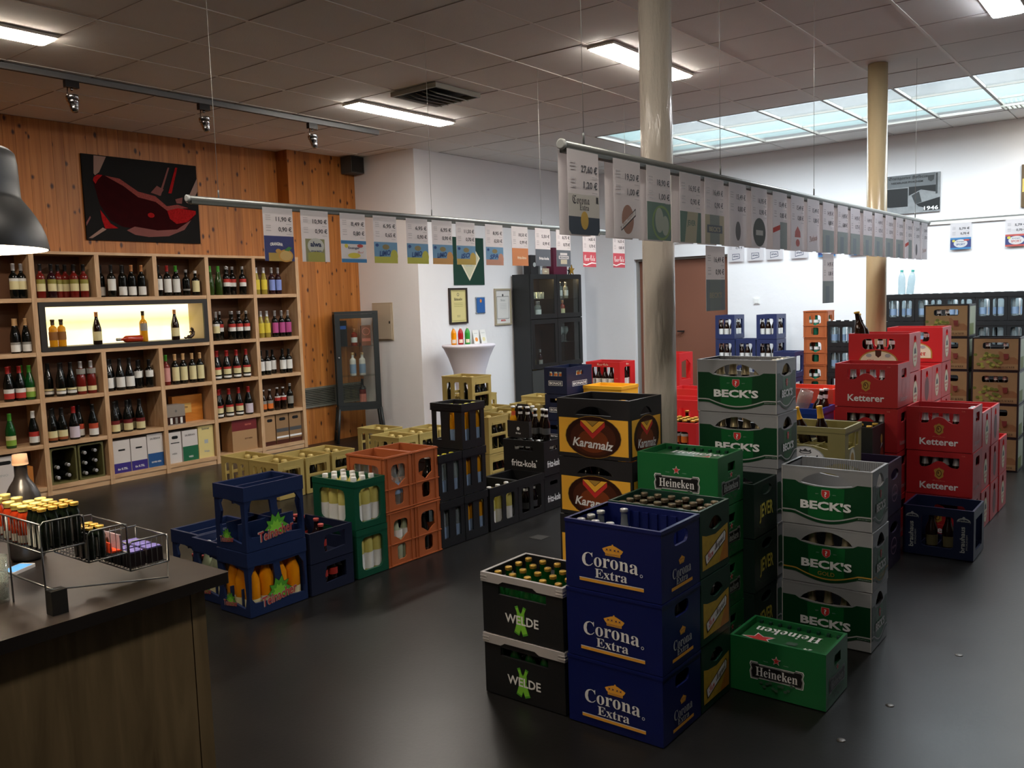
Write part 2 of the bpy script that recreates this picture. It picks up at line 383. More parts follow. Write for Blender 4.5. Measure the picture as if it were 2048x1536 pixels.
bl = MB().box(-.011, .011, .5, YB, -.003, .02, barm).mesh('ceiling_bar'); bls = MB().box(-.011, .011, .5, SKYY0, -.003, .02, barm).mesh('ceiling_bar')
for gx in gxs[1:]:
    obj('ceiling_bar', bls if SKYX0 < gx < SKYX1 else bl, ceil_, (gx, 0, CZ))
bc = MB().box(-8.25, 2.99, -.003, .003, -.001, .02, mat('tile_joint_shade', '#8d857f', .7)).mesh('tile_joint_shade')  # darker grey strip: the thin shadow line at the tile edges, as colour
for gy in gys[1:]:
    if gy > .6 and not (SKYY0-.1 < gy < SKYY1) and gy < YB: obj('tile_joint_shade', bc, ceil_, (0, gy, CZ))
# skylight: frosted panes in bars, a shallow shaft and daylight above
sk = MB(); shm = mat('shaft_teal', '#3a5f5d', .7)
sk.ring(SKYX0-.03, SKYX1+.03, SKYY0-.03, SKYY1+.03, CZ+.03, CZ+.36, .03, shm)
win = struct('window_1', sk, 'long frosted roof glazing letting daylight in')
frost = glassy('frosted_glass', '#eef4f5', .03, .25, True)
px = [SKYX0]+[g for g in gxs if SKYX0+.1 < g < SKYX1-.1]+[SKYX1]
py = [SKYY0, SKYY0+.62, SKYY0+1.24, SKYY1]
for a, b_ in zip(px, px[1:]):
    for c, d_ in zip(py, py[1:]):
        obj('pane', MB().box(.012, b_-a-.012, .006, d_-c-.006, 0, .006, frost), win, (a, c, CZ+.012))
gb = mat('glazing_bar', '#8f8b84', .5)
for a in px: obj('glazing_bar', MB().box(-.013, .013, SKYY0, SKYY1, -.004, .019, gb), win, (a, 0, CZ))
for c in py: obj('glazing_bar', MB().box(SKYX0, SKYX1, -.006, .006, -.002, .019, gb), win, (0, c, CZ))
# ceiling light panels
white_em = mat('led_diffuser', '#fff6ea', .5, emit=LED)
warm_em = mat('led_diffuser_warm', '#ffeeda', .5, emit=LED)
cool_em = mat('led_diffuser_cool', '#f4f7ff', .5, emit=LED*.8)
def led(x, y0, y1, em, label, wd=.2):
    t = thing('ceiling_light', (x, (y0+y1)/2, CZ), label, 'ceiling light', 'slim rectangular ceiling light panels')
    L = (y1-y0)/2
    obj('housing', MB().box(-wd/2-.008, wd/2+.008, -L-.008, L+.008, -.022, -.003, mat('led_housing', '#cfcac2', .5)), t)
    q = MB(); q.slab(rrect(-wd/2, -L, wd/2, L, .03), [], lambda u, v, o: (u, v, -.030-o), .008, em); obj('diffuser', q, t)
led(-5.82, 5.36, 6.60, white_em, 'bright slim ceiling light panel beside the ceiling air outlet')
led(-3.30, 5.39, 6.61, white_em, 'bright slim ceiling light panel crossing behind the cream pillar')
led(-5.82, 1.56, 2.80, warm_em, 'bright slim ceiling light panel over the wine track spots')
led(-.98, 5.40, 6.64, cool_em, 'bright slim ceiling light panel near the frame corner by the skylight', .18)
fill_em = mat('led_diffuser_fill', '#fff4e6', .5, emit=LED*.5)  # assumed panels out of view, added to fill the near pillar and signs
led(-3.30, 1.30, 2.54, fill_em, 'unseen dim ceiling panel added as fill light over the near end of the aisle')
led(-.98, 1.30, 2.54, fill_em, 'unseen dim ceiling panel added as fill light over the near end of the crate island')
led(-.9, 9.75, 10.6, mat('led_diffuser_wall', '#fff4e2', .5, emit=LED*.5), 'slim ceiling light washing the end of the white back wall', .15)
# ceiling air outlet with louvres
vt = thing('air_outlet', (-5.06, 5.62, CZ), 'grey metal ceiling air outlet with tilted louvres', 'air outlet')
vg = mat('vent_grey', '#a09f95', .5, .1)
obj('housing', MB().ring(-.27, .24, -.27, .29, -.04, -.003, .02, vg).box(-.25, .22, -.25, .27, -.01, -.004, mat('vent_dark', '#2b2a27', .8)), vt)
lv = MB(); lv.add([(-.02, -.2, -.025), (.06, -.2, -.062), (.062, -.2, -.058), (-.018, -.2, -.021), (-.02, .2, -.025), (.06, .2, -.062), (.062, .2, -.058), (-.018, .2, -.021)], [(0,1,2,3),(7,6,5,4),(0,4,5,1),(1,5,6,2),(2,6,7,3),(3,7,4,0)], vg)
lvm = lv.mesh('louvre')
for k in range(5): obj('louvre', lvm, vt, (-.18+.075*k, 0, -.012))
# small grille set in the skylight
vg2 = thing('roof_grille', (-1.32, 10.02, CZ-.01), 'small slotted metal grille at the end of the skylight', 'air grille')
obj('grille_frame', MB().ring(-.2, .2, -.1, .1, -.02, .0, .015, vg), vg2)
for k in range(9): obj('slat', MB().box(-.006, .006, -.09, .09, -.016, 0, vg), vg2, (-.16+.04*k, 0, 0))
# speaker, electric cabinet, wall switch
sp = thing('wall_speaker', (-7.95, 7.28, 3.16), 'small grey loudspeaker high in the corner of the pine wall', 'loudspeaker')
obj('body', MB().box(-.08, .1, -.1, .1, 0, .19, mat('speaker_grey', '#4b4b48', .6)), sp)
obj('speaker_cloth', MB().box(.1, .106, -.09, .09, .01, .18, mat('speaker_dark', '#232321', .9, bump=.5, bscale=200)), sp)
obj('wall_bracket', MB().box(-.12, -.08, -.02, .02, .06, .12, MATS['speaker_grey']), sp)
eb = thing('electric_cabinet', (-7.66, 7.399, 1.17), 'flat beige electric cabinet door on the white wall', 'cabinet')
em_ = mat('cabinet_beige', '#b3a58f', .55)
obj('frame', MB().box(-.17, .17, -.012, 0, 0, .45, em_), eb); obj('door', MB().box(-.155, .155, -.022, -.012, .015, .435, mat('cabinet_beige2', '#bcae99', .5)), eb); obj('lock', MB().box(.12, .135, -.028, -.022, .2, .23, MATS['dark_metal']), eb)
sw = thing('light_switch', (-4.42, YB-.001, 1.45), 'square white light switch on the back wall above the blue crates', 'switch')
obj('plate', MB().box(-.04, .04, -.01, 0, 0, .08, mat('switch_white', '#e8e8e6', .4)), sw); obj('rocker', MB().box(-.028, .028, -.016, -.01, .012, .068, MATS['switch_white']), sw)
# track with spotlights
tr = thing('lighting_track', (-6.58, 0, CZ), 'grey lighting track on the ceiling before the pine wall', 'lighting track')
tg = mat('track_grey', '#85878a', .4, .5)
obj('rail', MB().box(-.02, .02, 1.5, 6.40, -.045, -.004, tg).box(-.006, .006, 1.5, 6.40, -.047, -.045, MATS['vent_dark']), tr)
chrome = mat('chrome', '#9a9a9c', .2, 1.)
blk = mat('black_plastic', '#17171a', .4)
for k, yy in enumerate((3.30, 4.40, 5.55)):
    s_ = thing('track_spotlight', (-6.58, yy, CZ-.047), ['chrome track spotlight, first along from the pendant lamp', 'chrome track spotlight, middle one above the wine glass picture', 'chrome track spotlight, last one towards the track end'][k], 'spotlight', 'track spotlights')
    obj('adapter', MB().box(-.02, .02, -.05, .05, -.05, 0, blk), s_)
    obj('bracket', MB().tube([(0, -.03, -.05), (0, -.035, -.1), (0, -.03, -.16)], .004, chrome).tube([(0, .0, -.05), (0, 0, -.07)], .01, chrome), s_)
    hd = obj('head', MB().lathe([(.028, .0), (.032, -.02), (.038, -.05), (.034, -.052), (.03, -.09), (.022, -.115), (.0, -.115)][::-1], 20, chrome, cap=False).lathe([(.045, .003), (.045, -.025), (.036, -.028)][::-1], 20, chrome, cap=False), s_, (0, 0, -.115), (0, -.25, 0))
    obj('reflector', MB().lathe([(.0, -.01), (.028, .001)], 20, mat('spot_glass', '#d8d4c8', .15, 0), cap=False), hd)
# ------------------------------------------------------------------ crates: one builder, one spec per kind
def faces(W, D):
    return {'f': lambda u, v, o: (u, -D/2-o, v), 'r': lambda u, v, o: (W/2+o, u, v),
            'b': lambda u, v, o: (-u, D/2+o, v), 'l': lambda u, v, o: (-W/2-o, -u, v)}
def decals(mb, items, place, o0=.0006, step=.00035):
    o = o0
    for it in items:
        k = it[0]
        if k == 'poly': mb.flat(it[1], place, o, it[2])
        elif k == 'rect': mb.flat([(it[1], it[2]), (it[3], it[2]), (it[3], it[4]), (it[1], it[4])], place, o, it[5])
        elif k == 'ell': mb.flat(ell(it[1], it[2], it[3], it[4]), place, o, it[5])
        elif k == 'slab': V, F = tri(it[1], it[2]); mb.add([place(u, v, o) for u, v in V], F, it[3])
        elif k == 'text': mb.txt(it[1], it[2], it[3], it[4], it[5], it[6], place, o, it[7], *it[8:])
        o += step
CR = {}
def crate_type(key, W, D, H, m, front=(), side=(), fdec=(), sdec=(), t=.011, rim=None, grid=None, gh=None, ribs=True, top=None, extra=None):
    """shell with window holes, compartment grid, printed labels front and side"""
    F = faces(W, D); sh = MB()
    g = .0035
    sh.slab([(-W/2, g), (W/2, g), (W/2, H-.001), (-W/2, H-.001)], front, F['f'], t, m)
    sh.slab([(-W/2, g), (W/2, g), (W/2, H-.001), (-W/2, H-.001)], front, F['b'], t, m)
    e = D/2-t-.0004
    sh.slab([(-e, g), (e, g), (e, H-.001), (-e, H-.001)], side, F['r'], t, m)
    sh.slab([(-e, g), (e, g), (e, H-.001), (-e, H-.001)], side, F['l'], t, m)
    sh.box(-W/2+t+.001, W/2-t-.001, -D/2+t+.001, D/2-t-.001, .0, .012, m)
    parts = [('shell', sh)]
    if rim:
        z0, z1, pr, rm = rim; q = MB(); q.ring(-W/2-pr, W/2+pr, -D/2-pr, D/2+pr, z0, z1, pr+.002, rm); parts.append(('rim', q))
    if grid:
        nx, ny = grid; q = MB(); hh = gh or H*.45; gm_ = m
        for i in range(1, nx): x = -W/2+t+(W-2*t)*i/nx; q.box(x-.0015, x+.0015, -D/2+t+.002, D/2-t-.002, .013, hh, gm_)
        for j in range(1, ny): y_ = -D/2+t+(D-2*t)*j/ny; q.box(-W/2+t+.002, W/2-t-.002, y_-.0015, y_+.0015, .013, hh-.002, gm_)
        parts.append(('compartment_grid', q))
    if fdec: q = MB(); decals(q, fdec, F['f']); parts.append(('front_label', q))
    if sdec: q = MB(); decals(q, sdec, F['r']); parts.append(('side_label', q))
    if extra: parts += extra(W, D, H, F)
    CR[key] = dict(W=W, D=D, H=H, parts=[(n, q.mesh(n)) for n, q in parts], t=t)
def put(key, xr, yf, z, label, name='beer_crate', group=None, cat='crate', hs=1., rz=0, dx=0):
    """crate with its right end at x = xr and its front at y = yf"""
    c = CR[key]
    o = thing(name, (xr-c['W']/2, yf+c['D']/2, z), label, cat, group, rz)
    if hs != 1: o.scale = (1, 1, hs)
    for n, me in c['parts']: obj(n, me, o)
    return o
ORD = {1: ['the only'], 2: ['upper', 'lower'], 3: ['topmost', 'middle', 'lowest'], 4: ['topmost', 'second highest', 'third highest', 'lowest'], 5: ['topmost', 'second highest', 'middle', 'second lowest', 'lowest']}
def stack(key, xr, yf, n, desc, z0=0., name='beer_crate', group=None, h=None, top_rz=0, jit=.003):
    H = h or CR[key]['H']; out = []
    for k in range(n):
        od = ORD[n][n-1-k]
        lb = (od+' '+desc) if n > 1 else desc
        o = put(key, xr+random.uniform(-jit, jit), yf+random.uniform(-jit, jit)*.6, z0+k*H+.0004, lb, name, group or desc, hs=H/CR[key]['H'])
        out.append(o)
    return out
# colours
def pl(name, c, r=.38, v=.05): return mat(name, c, r, var=v, vscale=6, spec=.45)
c_navy = pl('crate_royal_blue', '#0d1854'); c_black = pl('crate_black', '#1b1c1e', .4); c_black2 = pl('crate_soft_black', '#232527', .42)
c_char = pl('crate_charcoal', '#2b2a2c', .33)
c_grey = pl('crate_silver', '#8f9092', .33); c_silver = mat('rim_silver', '#b9b6b6', .35, .2)
c_dgreen = pl('crate_bottle_green', '#15352a'); c_hgreen = pl('crate_bright_green', '#1c6737', .35); c_jgreen = pl('crate_dark_green', '#1b2a25', .35)
c_olive = pl('crate_olive_gold', '#8d8450', .4); c_tan = pl('crate_tan', '#ab975a', .45); c_orange = pl('crate_orange', '#a95b33', .42)
c_red = pl('crate_red', '#b0272b', .36); c_red2 = pl('crate_bright_red', '#c42b2e', .34); c_yel = pl('crate_yellow', '#e2a92b', .4)
c_dblue = pl('crate_dark_blue', '#1b2a50', .35); c_mid = pl('crate_midnight', '#1a2036', .36); c_purp = pl('crate_plum', '#241a33', .38); c_bnavy = pl('crate_navy', '#161f3d', .36)
c_green2 = pl('crate_green', '#0f4a35', .34)
k_white = mat('print_white', '#e8e8e8', .45); k_grey = mat('print_grey', '#a9adac', .45); k_gold = mat('print_gold', '#e5a53a', .45); k_cream = mat('print_cream', '#e6dfc3', .5)
k_black = mat('print_black', '#101012', .45); k_red = mat('print_red', '#c8312f', .45); k_lime = mat('print_lime', '#7ec63c', .45); k_lime2 = mat('print_green', '#4f9a2e', .45)
k_yel = mat('print_yellow', '#f2b53c', .42); k_brown = mat('print_brown', '#4a2417', .35); k_brown2 = mat('print_dark_brown', '#31160f', .35); k_beck = mat('print_beck_green', '#0f5a2b', .35)
k_beckd = mat('print_deep_green', '#0a3a1f', .35); k_pink = mat('print_salmon', '#cf7563', .45); k_gold2 = mat('print_old_gold', '#b08a3c', .45); k_blue = mat('print_blue', '#2257a5', .45); k_orange = mat('print_orange', '#e08a35', .45)
k_olive = mat('print_olive', '#8a8438', .45); k_dkgr = mat('print_dark_grey', '#4b4c4e', .5); k_fadegr = mat('print_faded_green', '#3f5a46', .5)
def crown(cu, cv, wd, ht, m, dark):
    p = [(-.5, .55), (-.42, .62), (-.3, .72), (-.15, .84), (-.04, .9), (-.03, 1.0), (.03, 1.0), (.04, .9), (.15, .84), (.3, .72), (.42, .62), (.5, .55), (.42, .3), (.36, .22), (.36, 0), (-.36, 0), (-.36, .22), (-.42, .3)]
    it = [('poly', [(cu+a*wd, cv+b_*ht) for a, b_ in p], m)]
    for s in (-1, 1):
        for q in (.1, .27):
            it.append(('poly', [(cu+s*(q+a)*wd, cv+(.5+b_)*ht) for a, b_ in ((-.07, -.08), (-.02, 0), (-.05, .12), (.0, .05), (.05, .14), (.03, 0), (.08, -.09), (0, -.03))], dark))
    for v in (.08, .17): it.append(('rect', cu-.34*wd, cv+v*ht, cu+.34*wd, cv+(v+.025)*ht, dark))
    return it
# royal blue crate, white serif lettering with a crown
def ribs_in(W, D, H, F):
    q = MB()
    for k in range(6): q.box(-.11+.04*k, -.085+.04*k, D/2-.02, D/2-.0115, .02, H-.02, c_navy)
    q.ring(-W/2-.002, W/2+.002, -D/2-.002, D/2+.002, H-.012, H, .013, c_navy)
    return [('inner_ribs', q)]
crate_type('corona', .40, .30, .262, c_navy, [], [rrect(-.055, .185, .055, .235, .02)],
   crown(.005, .145, .088, .044, k_gold, c_navy)+[('text', 'Corona', 'serif', -.008, .118, .235, .052, k_white, .006), ('text', 'Extra', 'serif', -.003, .073, .135, .034, k_white), ('rect', -.138, .036, .132, .047, k_gold), ('rect', -.138, .047, .132, .0495, k_white), ('slab', ell(.123, .093, .006, .006, 12), [ell(.123, .093, .004, .004, 12)], k_white)],
   crown(.005, .112, .048, .03, k_gold, c_navy)+[('text', 'Corona', 'serif', 0, .088, .145, .037, k_grey), ('text', 'Extra', 'serif', .0, .057, .09, .024, k_grey), ('rect', -.082, .03, .082, .042, k_gold)], grid=None, extra=ribs_in)
# black crate with silver rim
def welde_rim(W, D, H, F):
    q = MB()
    for fc, hw in (('f', W/2), ('r', D/2), ('b', W/2), ('l', D/2)):
        e = hw+.004
        q.slab([(-e, H-.038), (-.11, H-.038), (-.09, H-.026), (.0+.06, H-.026), (.08, H-.038), (e, H-.038), (e, H), (-e, H)], [], (lambda P: (lambda u, v, o: P(u, v, o+.0045)))(F[fc]), .012, c_silver)
        for s in (-1, 1):
            for k in range(2): q.slab([(s*e-.03*s, H-.028+.012*k), (s*e, H-.028+.012*k), (s*e, H-.025+.012*k), (s*e-.03*s, H-.025+.012*k)][::s], [], (lambda P: (lambda u, v, o: P(u, v, o+.0065)))(F[fc]), .003, c_silver)
    return [('rim', q)]
def bott(cu, cv, s, rot):
    p = [(-.012, -.5), (.012, -.5), (.014, .1), (.006, .3), (.007, .48), (-.007, .48), (-.006, .3), (-.014, .1)]
    c, d = math.cos(rot), math.sin(rot)
    return [(cu+(a*9*c-b_*d)*s, cv+(a*9*d+b_*c)*s) for a, b_ in p]
crate_type('welde', .395, .30, .2535, c_black, [[(-.115, .172), (.12, .172), (.12, .206), (-.115, .206)]], [[(-.06, .172), (.06, .172), (.06, .205), (-.06, .205)]],
   [('poly', bott(-.005, .085, .125, .36), k_lime2), ('poly', bott(-.005, .085, .125, -.36), k_lime2), ('poly', bott(-.005, .085, .11, .36), k_lime), ('poly', bott(-.005, .085, .11, -.36), k_lime), ('text', 'WELDE', 'bold', 0, .085, .165, .037, k_white)],
   [('text', 'WELDE', 'black', 0, .09, .13, .035, k_white)], extra=welde_rim, grid=(5, 4), gh=.12)
# dark green crate with yellow side panels
crate_type('sanmiguel', .40, .262, .2633, c_dgreen, [lens(-.1, .1, .19, .225)], [lens(-.055, .06, .188, .222, .55)],
   [('rect', -.17, .03, .17, .16, mat('label_straw', '#b99a35', .45, var=.35, vscale=30))],
   [('poly', [(-.115, .03), (.115, .03), (.115, .17), (.08, .165), (.0, .15), (-.08, .158), (-.115, .168)], MATS['label_straw']), ('poly', [(.03, .03), (.115, .03), (.115, .15), (.08, .1), (.05, .06)], mat('label_amber', '#b5742a', .45, var=.3, vscale=40)),
    ('poly', [(-.09, .062), (-.085, .045), (.09, .105), (.095, .135), (.085, .15), (-.095, .085)], k_black), ('poly', [(-.086, .064), (-.08, .05), (.086, .108), (.09, .134), (.082, .145), (-.09, .083)], k_white), ('text', 'San', 'script', -.05, .083, .05, .034, k_red, 0, .3), ('text', 'Miguel', 'script', .035, .108, .095, .045, k_brown2, 0, .3)], grid=(5, 4), gh=.12)
# charcoal crate with yellow band and brown oval
def karam(hw, cu, rx, sc):
    v0, v1 = .022, .19
    it = [('rect', -hw, v0, hw, v1, k_yel), ('ell', cu, .103, rx+.003, .1, k_gold2), ('ell', cu, .103, rx, .098, k_brown2), ('ell', cu, .1, rx*.82, .083, k_brown), ('ell', cu, .085, rx*.55, .055, mat('print_chestnut', '#7a3a1c', .35))]
    V = lambda pts, m: ('poly', [(cu+a*sc*.86, .146+b_*sc*.8) for a, b_ in pts], m)
    it += [V([(-.078, .04), (-.078, .012), (0, -.062), (.078, .012), (.078, .04), (0, -.032)], k_red), V([(-.078, .043), (.0, -.028), (.078, .043), (.042, .043), (0, .008), (-.042, .043)], k_yel), V([(-.038, .043), (0, .012), (.038, .043)], k_gold2)]
    it.append(('text', 'Karamalz', 'bold-italic', cu, .072, rx*1.48, .042, k_white, 0, 0, -.06 if rx > .1 else 0))
    return it
crate_type('karamalz', .40, .30, .2825, c_char, [lens(-.1, .1, .206, .247, .0)], [lens(-.055, .055, .206, .243, .0)], karam(.19, .0, .152, 1.), karam(.135, 0, .118, .8), grid=(5, 4), gh=.14, t=.013)
# bright green crate, banner lettering and star
def banner(cu, cv, s, fade):
    P = lambda pts: [(cu+a*s, cv+b_*s) for a, b_ in pts]
    outer = [(-.13, .03), (-.125, .042), (-.09, .042), (-.088, .034), (.088, .034), (.09, .042), (.125, .042), (.13, .03), (.124, .012), (.13, -.004), (.125, -.038), (.09, -.038), (.088, -.032), (-.088, -.032), (-.09, -.038), (-.125, -.038), (-.13, -.004), (-.124, .012)]
    it = [('poly', P([(a*1.03, b_*1.1) for a, b_ in outer]), k_grey if fade else k_white), ('poly', P(outer), k_black), ('poly', P([(a*.985, b_*.93) for a, b_ in outer]), k_grey), ('poly', P([(a*.965, b_*.86) for a, b_ in outer]), k_black),
          ('text', 'Heineken', 'serif', cu, cv+.001*s, .205*s, .046*s, k_white if not fade else k_grey), ('poly', star(cu, cv+.072*s, .024*s), k_white), ('poly', star(cu, cv+.072*s, .019*s), k_red)]
    for k in range(11):
        a = -.075+.015*k; it.append(('ell', cu+a*s, cv-(.05+.016*math.sin(k*1.7)+.012*(1-abs(a)/.08))*s, .009*s, .007*s, k_fadegr))
    it += [('text', 'TRADE', 'sans', cu-.05*s, cv+.06*s, .024*s, .004*s, k_grey), ('text', 'MARK', 'sans', cu+.05*s, cv+.06*s, .024*s, .004*s, k_grey)]
    return it
def hein_top(W, D, H, F):
    return [('rim_notch', MB().box(-W/2+.03+.04*k, -W/2+.042+.04*k, D/2-.026, D/2-.011, H-.03, H-.012, c_dgreen)) for k in range(9)]
crate_type('heineken', .385, .262, .2275, c_hgreen, [], [[(-.03, .15), (.045, .15), (.045, .19), (-.03, .19)]], banner(0, .1, .82, False), banner(0, .085, .72, True), extra=hein_top)
# dark green crate with yellow shield lettering
sh_ = [(-.1, .165), (-.06, .15), (.0, .148), (.06, .16), (.1, .178), (.1, .08), (.07, .045), (.0, .03), (-.07, .04), (-.1, .06)]
crate_type('jever', .40, .27, .2507, c_jgreen, [lens(-.1, .1, .19, .225)], [ell(.01, .205, .06, .023)], [], [('slab', sh_, [[(a*.96, .1+(b_-.1)*.96) for a, b_ in sh_]], k_fadegr), ('text', 'JEVER', 'bold', 0.005, .1, .16, .082, mat('print_dull_yellow', '#d2c552', .45), .008)], grid=(5, 4), gh=.12)
# silver crate with green waist band
def beck(hw, s, gold=False):
    top = .205; n = 20
    us = [-hw+2*hw*k/n for k in range(n+1)]
    wave = lambda u, base: base-(.034*math.cos(u/hw/.72*math.pi/2) if abs(u) < hw*.72 else 0)
    lens_low = [(hw*.60-1.2*hw*k/10, .194-.014*math.sin(math.pi*k/10)) for k in range(11)]
    up = [(hw, top), (hw*.7, top)]+lens_low+[(-hw*.7, top), (-hw, top)]
    low = [(u, wave(u, .070)) for u in us]; l2 = [(u, wave(u, .064)) for u in us]; l3 = [(u, wave(u, .052)) for u in us]
    mid = [(hw*.42-.84*hw*k/8, .1835) for k in range(9)]
    it = [('poly', up+low, k_beckd), ('poly', mid+[(u, wave(u, .070)) for u in us if abs(u) < hw*.45], k_beck), ('poly', low+l2[::-1], k_gold2 if gold else c_silver), ('poly', l2+l3[::-1], k_beckd)]
    it += [('poly', [(-.018*s, .172), (.018*s, .172), (.02*s, .152), (.015*s, .14), (0, .13), (-.015*s, .14), (-.02*s, .152)], k_grey), ('poly', [(-.016*s, .170), (.016*s, .170), (.018*s, .152), (.014*s, .141), (0, .132), (-.014*s, .141), (-.018*s, .152)], k_red), ('text', '?', 'bold', 0, .152, .011*s, .024, k_white),
           ('text', 'SEIT', 'sans', -.038*s, .152, .014*s, .004, k_grey), ('text', '1873', 'sans', .038*s, .152, .014*s, .004, k_grey)]
    it.append(('text', "BECK'S", 'black', 0, .1, .225*s, .040, k_white))
    if gold: it.append(('text', 'GOLD', 'sans', 0, .058, .075, .018, k_gold2))
    it.append(('text', 'BREMEN', 'sans', hw*.85, .058, .05*s, .004, k_grey))
    return it
def beck_in(W, D, H, F):
    q = MB()
    for k in range(36): q.box(-.17+.0096*k, -.166+.0096*k, D/2-.014, D/2-.0112, H-.05, H-.004, c_grey)
    q.ring(-W/2-.001, W/2+.001, -D/2-.001, D/2+.001, H-.008, H, .012, c_grey)
    for s in (-1, 1): q.box(s*W/2-(.004 if s > 0 else -.0), s*W/2+(.0 if s > 0 else .004), -D/2-.0015, -D/2, .004, H-.008, c_silver)
    return [('inner_ribs', q)]
for key, gd in (('becks', False), ('becks_gold', True)):
    crate_type(key, .40, .25, .27, c_grey, [lens(-.115, .115, .198, .25, .22)], [lens(-.06, .06, .198, .248, .22)], beck(.196, 1., gd), beck(.12, .62, gd), grid=(5, 4), gh=.12, extra=beck_in)
# olive gold crate
wr_hole = [(-.13, .175), (-.06, .19), (.03, .188), (.11, .17), (.11, .245), (-.13, .245)]
crate_type('warsteiner', .40, .29, .29, c_olive, [wr_hole], [[(-.085, .17), (.03, .17), (.03, .25), (-.085, .25)], [(.045, .175), (.09, .175), (.09, .245), (.045, .245)]],
   [('ell', -.01, .105, .11, .078, k_grey), ('ell', -.01, .105, .104, .072, k_white), ('slab', ell(-.01, .15, .034, .01), [ell(-.01, .15, .026, .006)], k_dkgr), ('poly', [(-.04, .152), (-.04, .166), (-.025, .157), (-.01, .17), (.005, .157), (.02, .166), (.02, .152)], k_dkgr), ('text', 'Warsteiner', 'frak-bold', .0, .112, .28, .052, k_black)],
   [('ell', -.02, .1, .052, .072, k_grey), ('ell', -.02, .1, .045, .064, k_cream), ('ell', -.02, .1, .03, .045, k_gold2)], grid=(5, 4), gh=.185, rim=(.262, .29, .003, c_olive))
crate_type('hop', .38, .27, .2533, c_black2, [], [], [], [('poly', [(.03, .02), (.11, .03), (.1, .09), (.06, .12), (.035, .08)], mat('print_rust', '#7a2f1f', .4)), ('ell', .06, .16, .02, .03, k_gold2), ('poly', [(.03, .1), (.09, .13), (.06, .135)], k_grey)], grid=(5, 4), gh=.1)
crate_type('plum', .40, .30, .31, c_purp, [], [ell(0, .23, .08, .03)], [], [('ell', 0, .12, .06, .05, mat('print_mauve', '#8d6f84', .45)), ('ell', 0, .12, .054, .044, c_purp), ('text', 'ORIGINAL', 'bold', 0, .115, .09, .016, MATS['print_mauve'])])
# red crates: arched window, crest and lettering
def kett_hole(u0, u1):
    n = 10; pts = [(u0, .19), (u0, .245), (u1, .245), (u1, .19), (u1-.012, .178), (u1-.04, .18)]
    return pts+[(u1-.06-(u1-u0-.12)*k/n, .19+.03*math.sin(math.pi*k/n)) for k in range(n+1)]+[(u0+.04, .18), (u0+.012, .178)]
crest = lambda cu, cv, s: [('poly', [(cu+a*s, cv+b_*s) for a, b_ in ((-.024, .026), (-.012, .03), (0, .038), (.012, .03), (.024, .026), (.03, .018), (.024, 0), (.026, -.02), (.012, -.03), (0, -.038), (-.012, -.03), (-.026, -.02), (-.024, 0), (-.03, .018))], k_gold2), ('ell', cu, cv, .016*s, .022*s, k_brown), ('ell', cu, cv, .012*s, .017*s, k_gold2), ('ell', cu-.004*s, cv+.004*s, .004*s, .009*s, k_brown)]
crate_type('ketterer', .385, .30, .2815, c_red, [kett_hole(-.115, .115)], [rrect(-.06, .185, .06, .245, .015)],
   crest(0, .142, 1.)+[('text', 'Brauhaus', 'script', 0, .096, .075, .008, k_pink), ('text', 'Ketterer', 'bold', 0, .062, .225, .044, k_white), ('text', 'D.M.', 'bold', .14, .262, .02, .007, k_pink)],
   [('slab', ell(0, .13, .055, .06), [ell(0, .13, .05, .054)], mat('print_faded_rose', '#a84a4a', .45)), ('text', 'Ketterer', 'bold', 0, .055, .17, .03, mat('print_rose', '#b98a8a', .45))], grid=(5, 4), gh=.13)
oval_side = [('ell', 0, .115, .062, .085, k_gold2), ('ell', 0, .115, .057, .08, k_cream), ('poly', [(-.03, .12), (.03, .12), (.02, .16), (.01, .15), (0, .17), (-.01, .15), (-.02, .16)], k_dkgr), ('text', 'KLOSTER', 'bold', 0, .1, .085, .014, k_red), ('text', 'BRÄU', 'bold', 0, .075, .05, .014, k_red)]
crate_type('redoval', .385, .30, .2605, c_red2, [rrect(-.105, .155, .105, .225, .025)], [rrect(-.032, .18, .032, .24, .028)],
   [('poly', ell(0, .07, .125, .08, 20, 0, 180)+[(-.125, .03), (.125, .03)], k_gold2), ('poly', ell(0, .072, .115, .07, 20, 0, 180)+[(-.115, .034), (.115, .034)], k_cream), ('poly', [(-.02, .15), (.02, .15), (.018, .115), (0, .1), (-.018, .115)], k_brown), ('ell', -.06, .115, .018, .012, k_grey), ('ell', .06, .115, .018, .012, k_grey), ('text', 'Kloster', 'frak', 0, .07, .16, .04, k_red)], oval_side, grid=(5, 4), gh=.12)
crate_type('redovald', .385, .30, .2605, c_red2, [rrect(-.105, .155, .105, .225, .025)], [rrect(-.032, .18, .032, .24, .028)], [], [('ell', 0, .115, .06, .085, mat('label_worn', '#7d5a5a', .6, var=.2, vscale=30))], grid=(5, 4), gh=.12)
# navy crate with upright lettering
def brau_txt(cu): return [('slab', ell(cu, .232, .036, .022), [ell(cu, .228, .034, .018)], k_grey), ('text', 'brauhaus', 'bold', cu, .236, .06, .011, k_grey), ('ell', cu, .253, .008, .009, k_grey), ('text', 'brauhaus', 'bold', cu-.006, .125, .155, .027, k_grey, 0, math.pi/2), ('text', 'PFORZHEIM', 'sans', cu+.018, .11, .09, .009, k_grey, 0, math.pi/2)]
crate_type('brau', .385, .32, .30, c_bnavy, [rrect(-.09, .06, .085, .25, .02)], [[(-.09, .05), (.09, .05), (.1, .07), (.1, .24), (-.1, .24), (-.1, .07)]], brau_txt(-.14)+brau_txt(.14), [], grid=(4, 3), gh=.08)
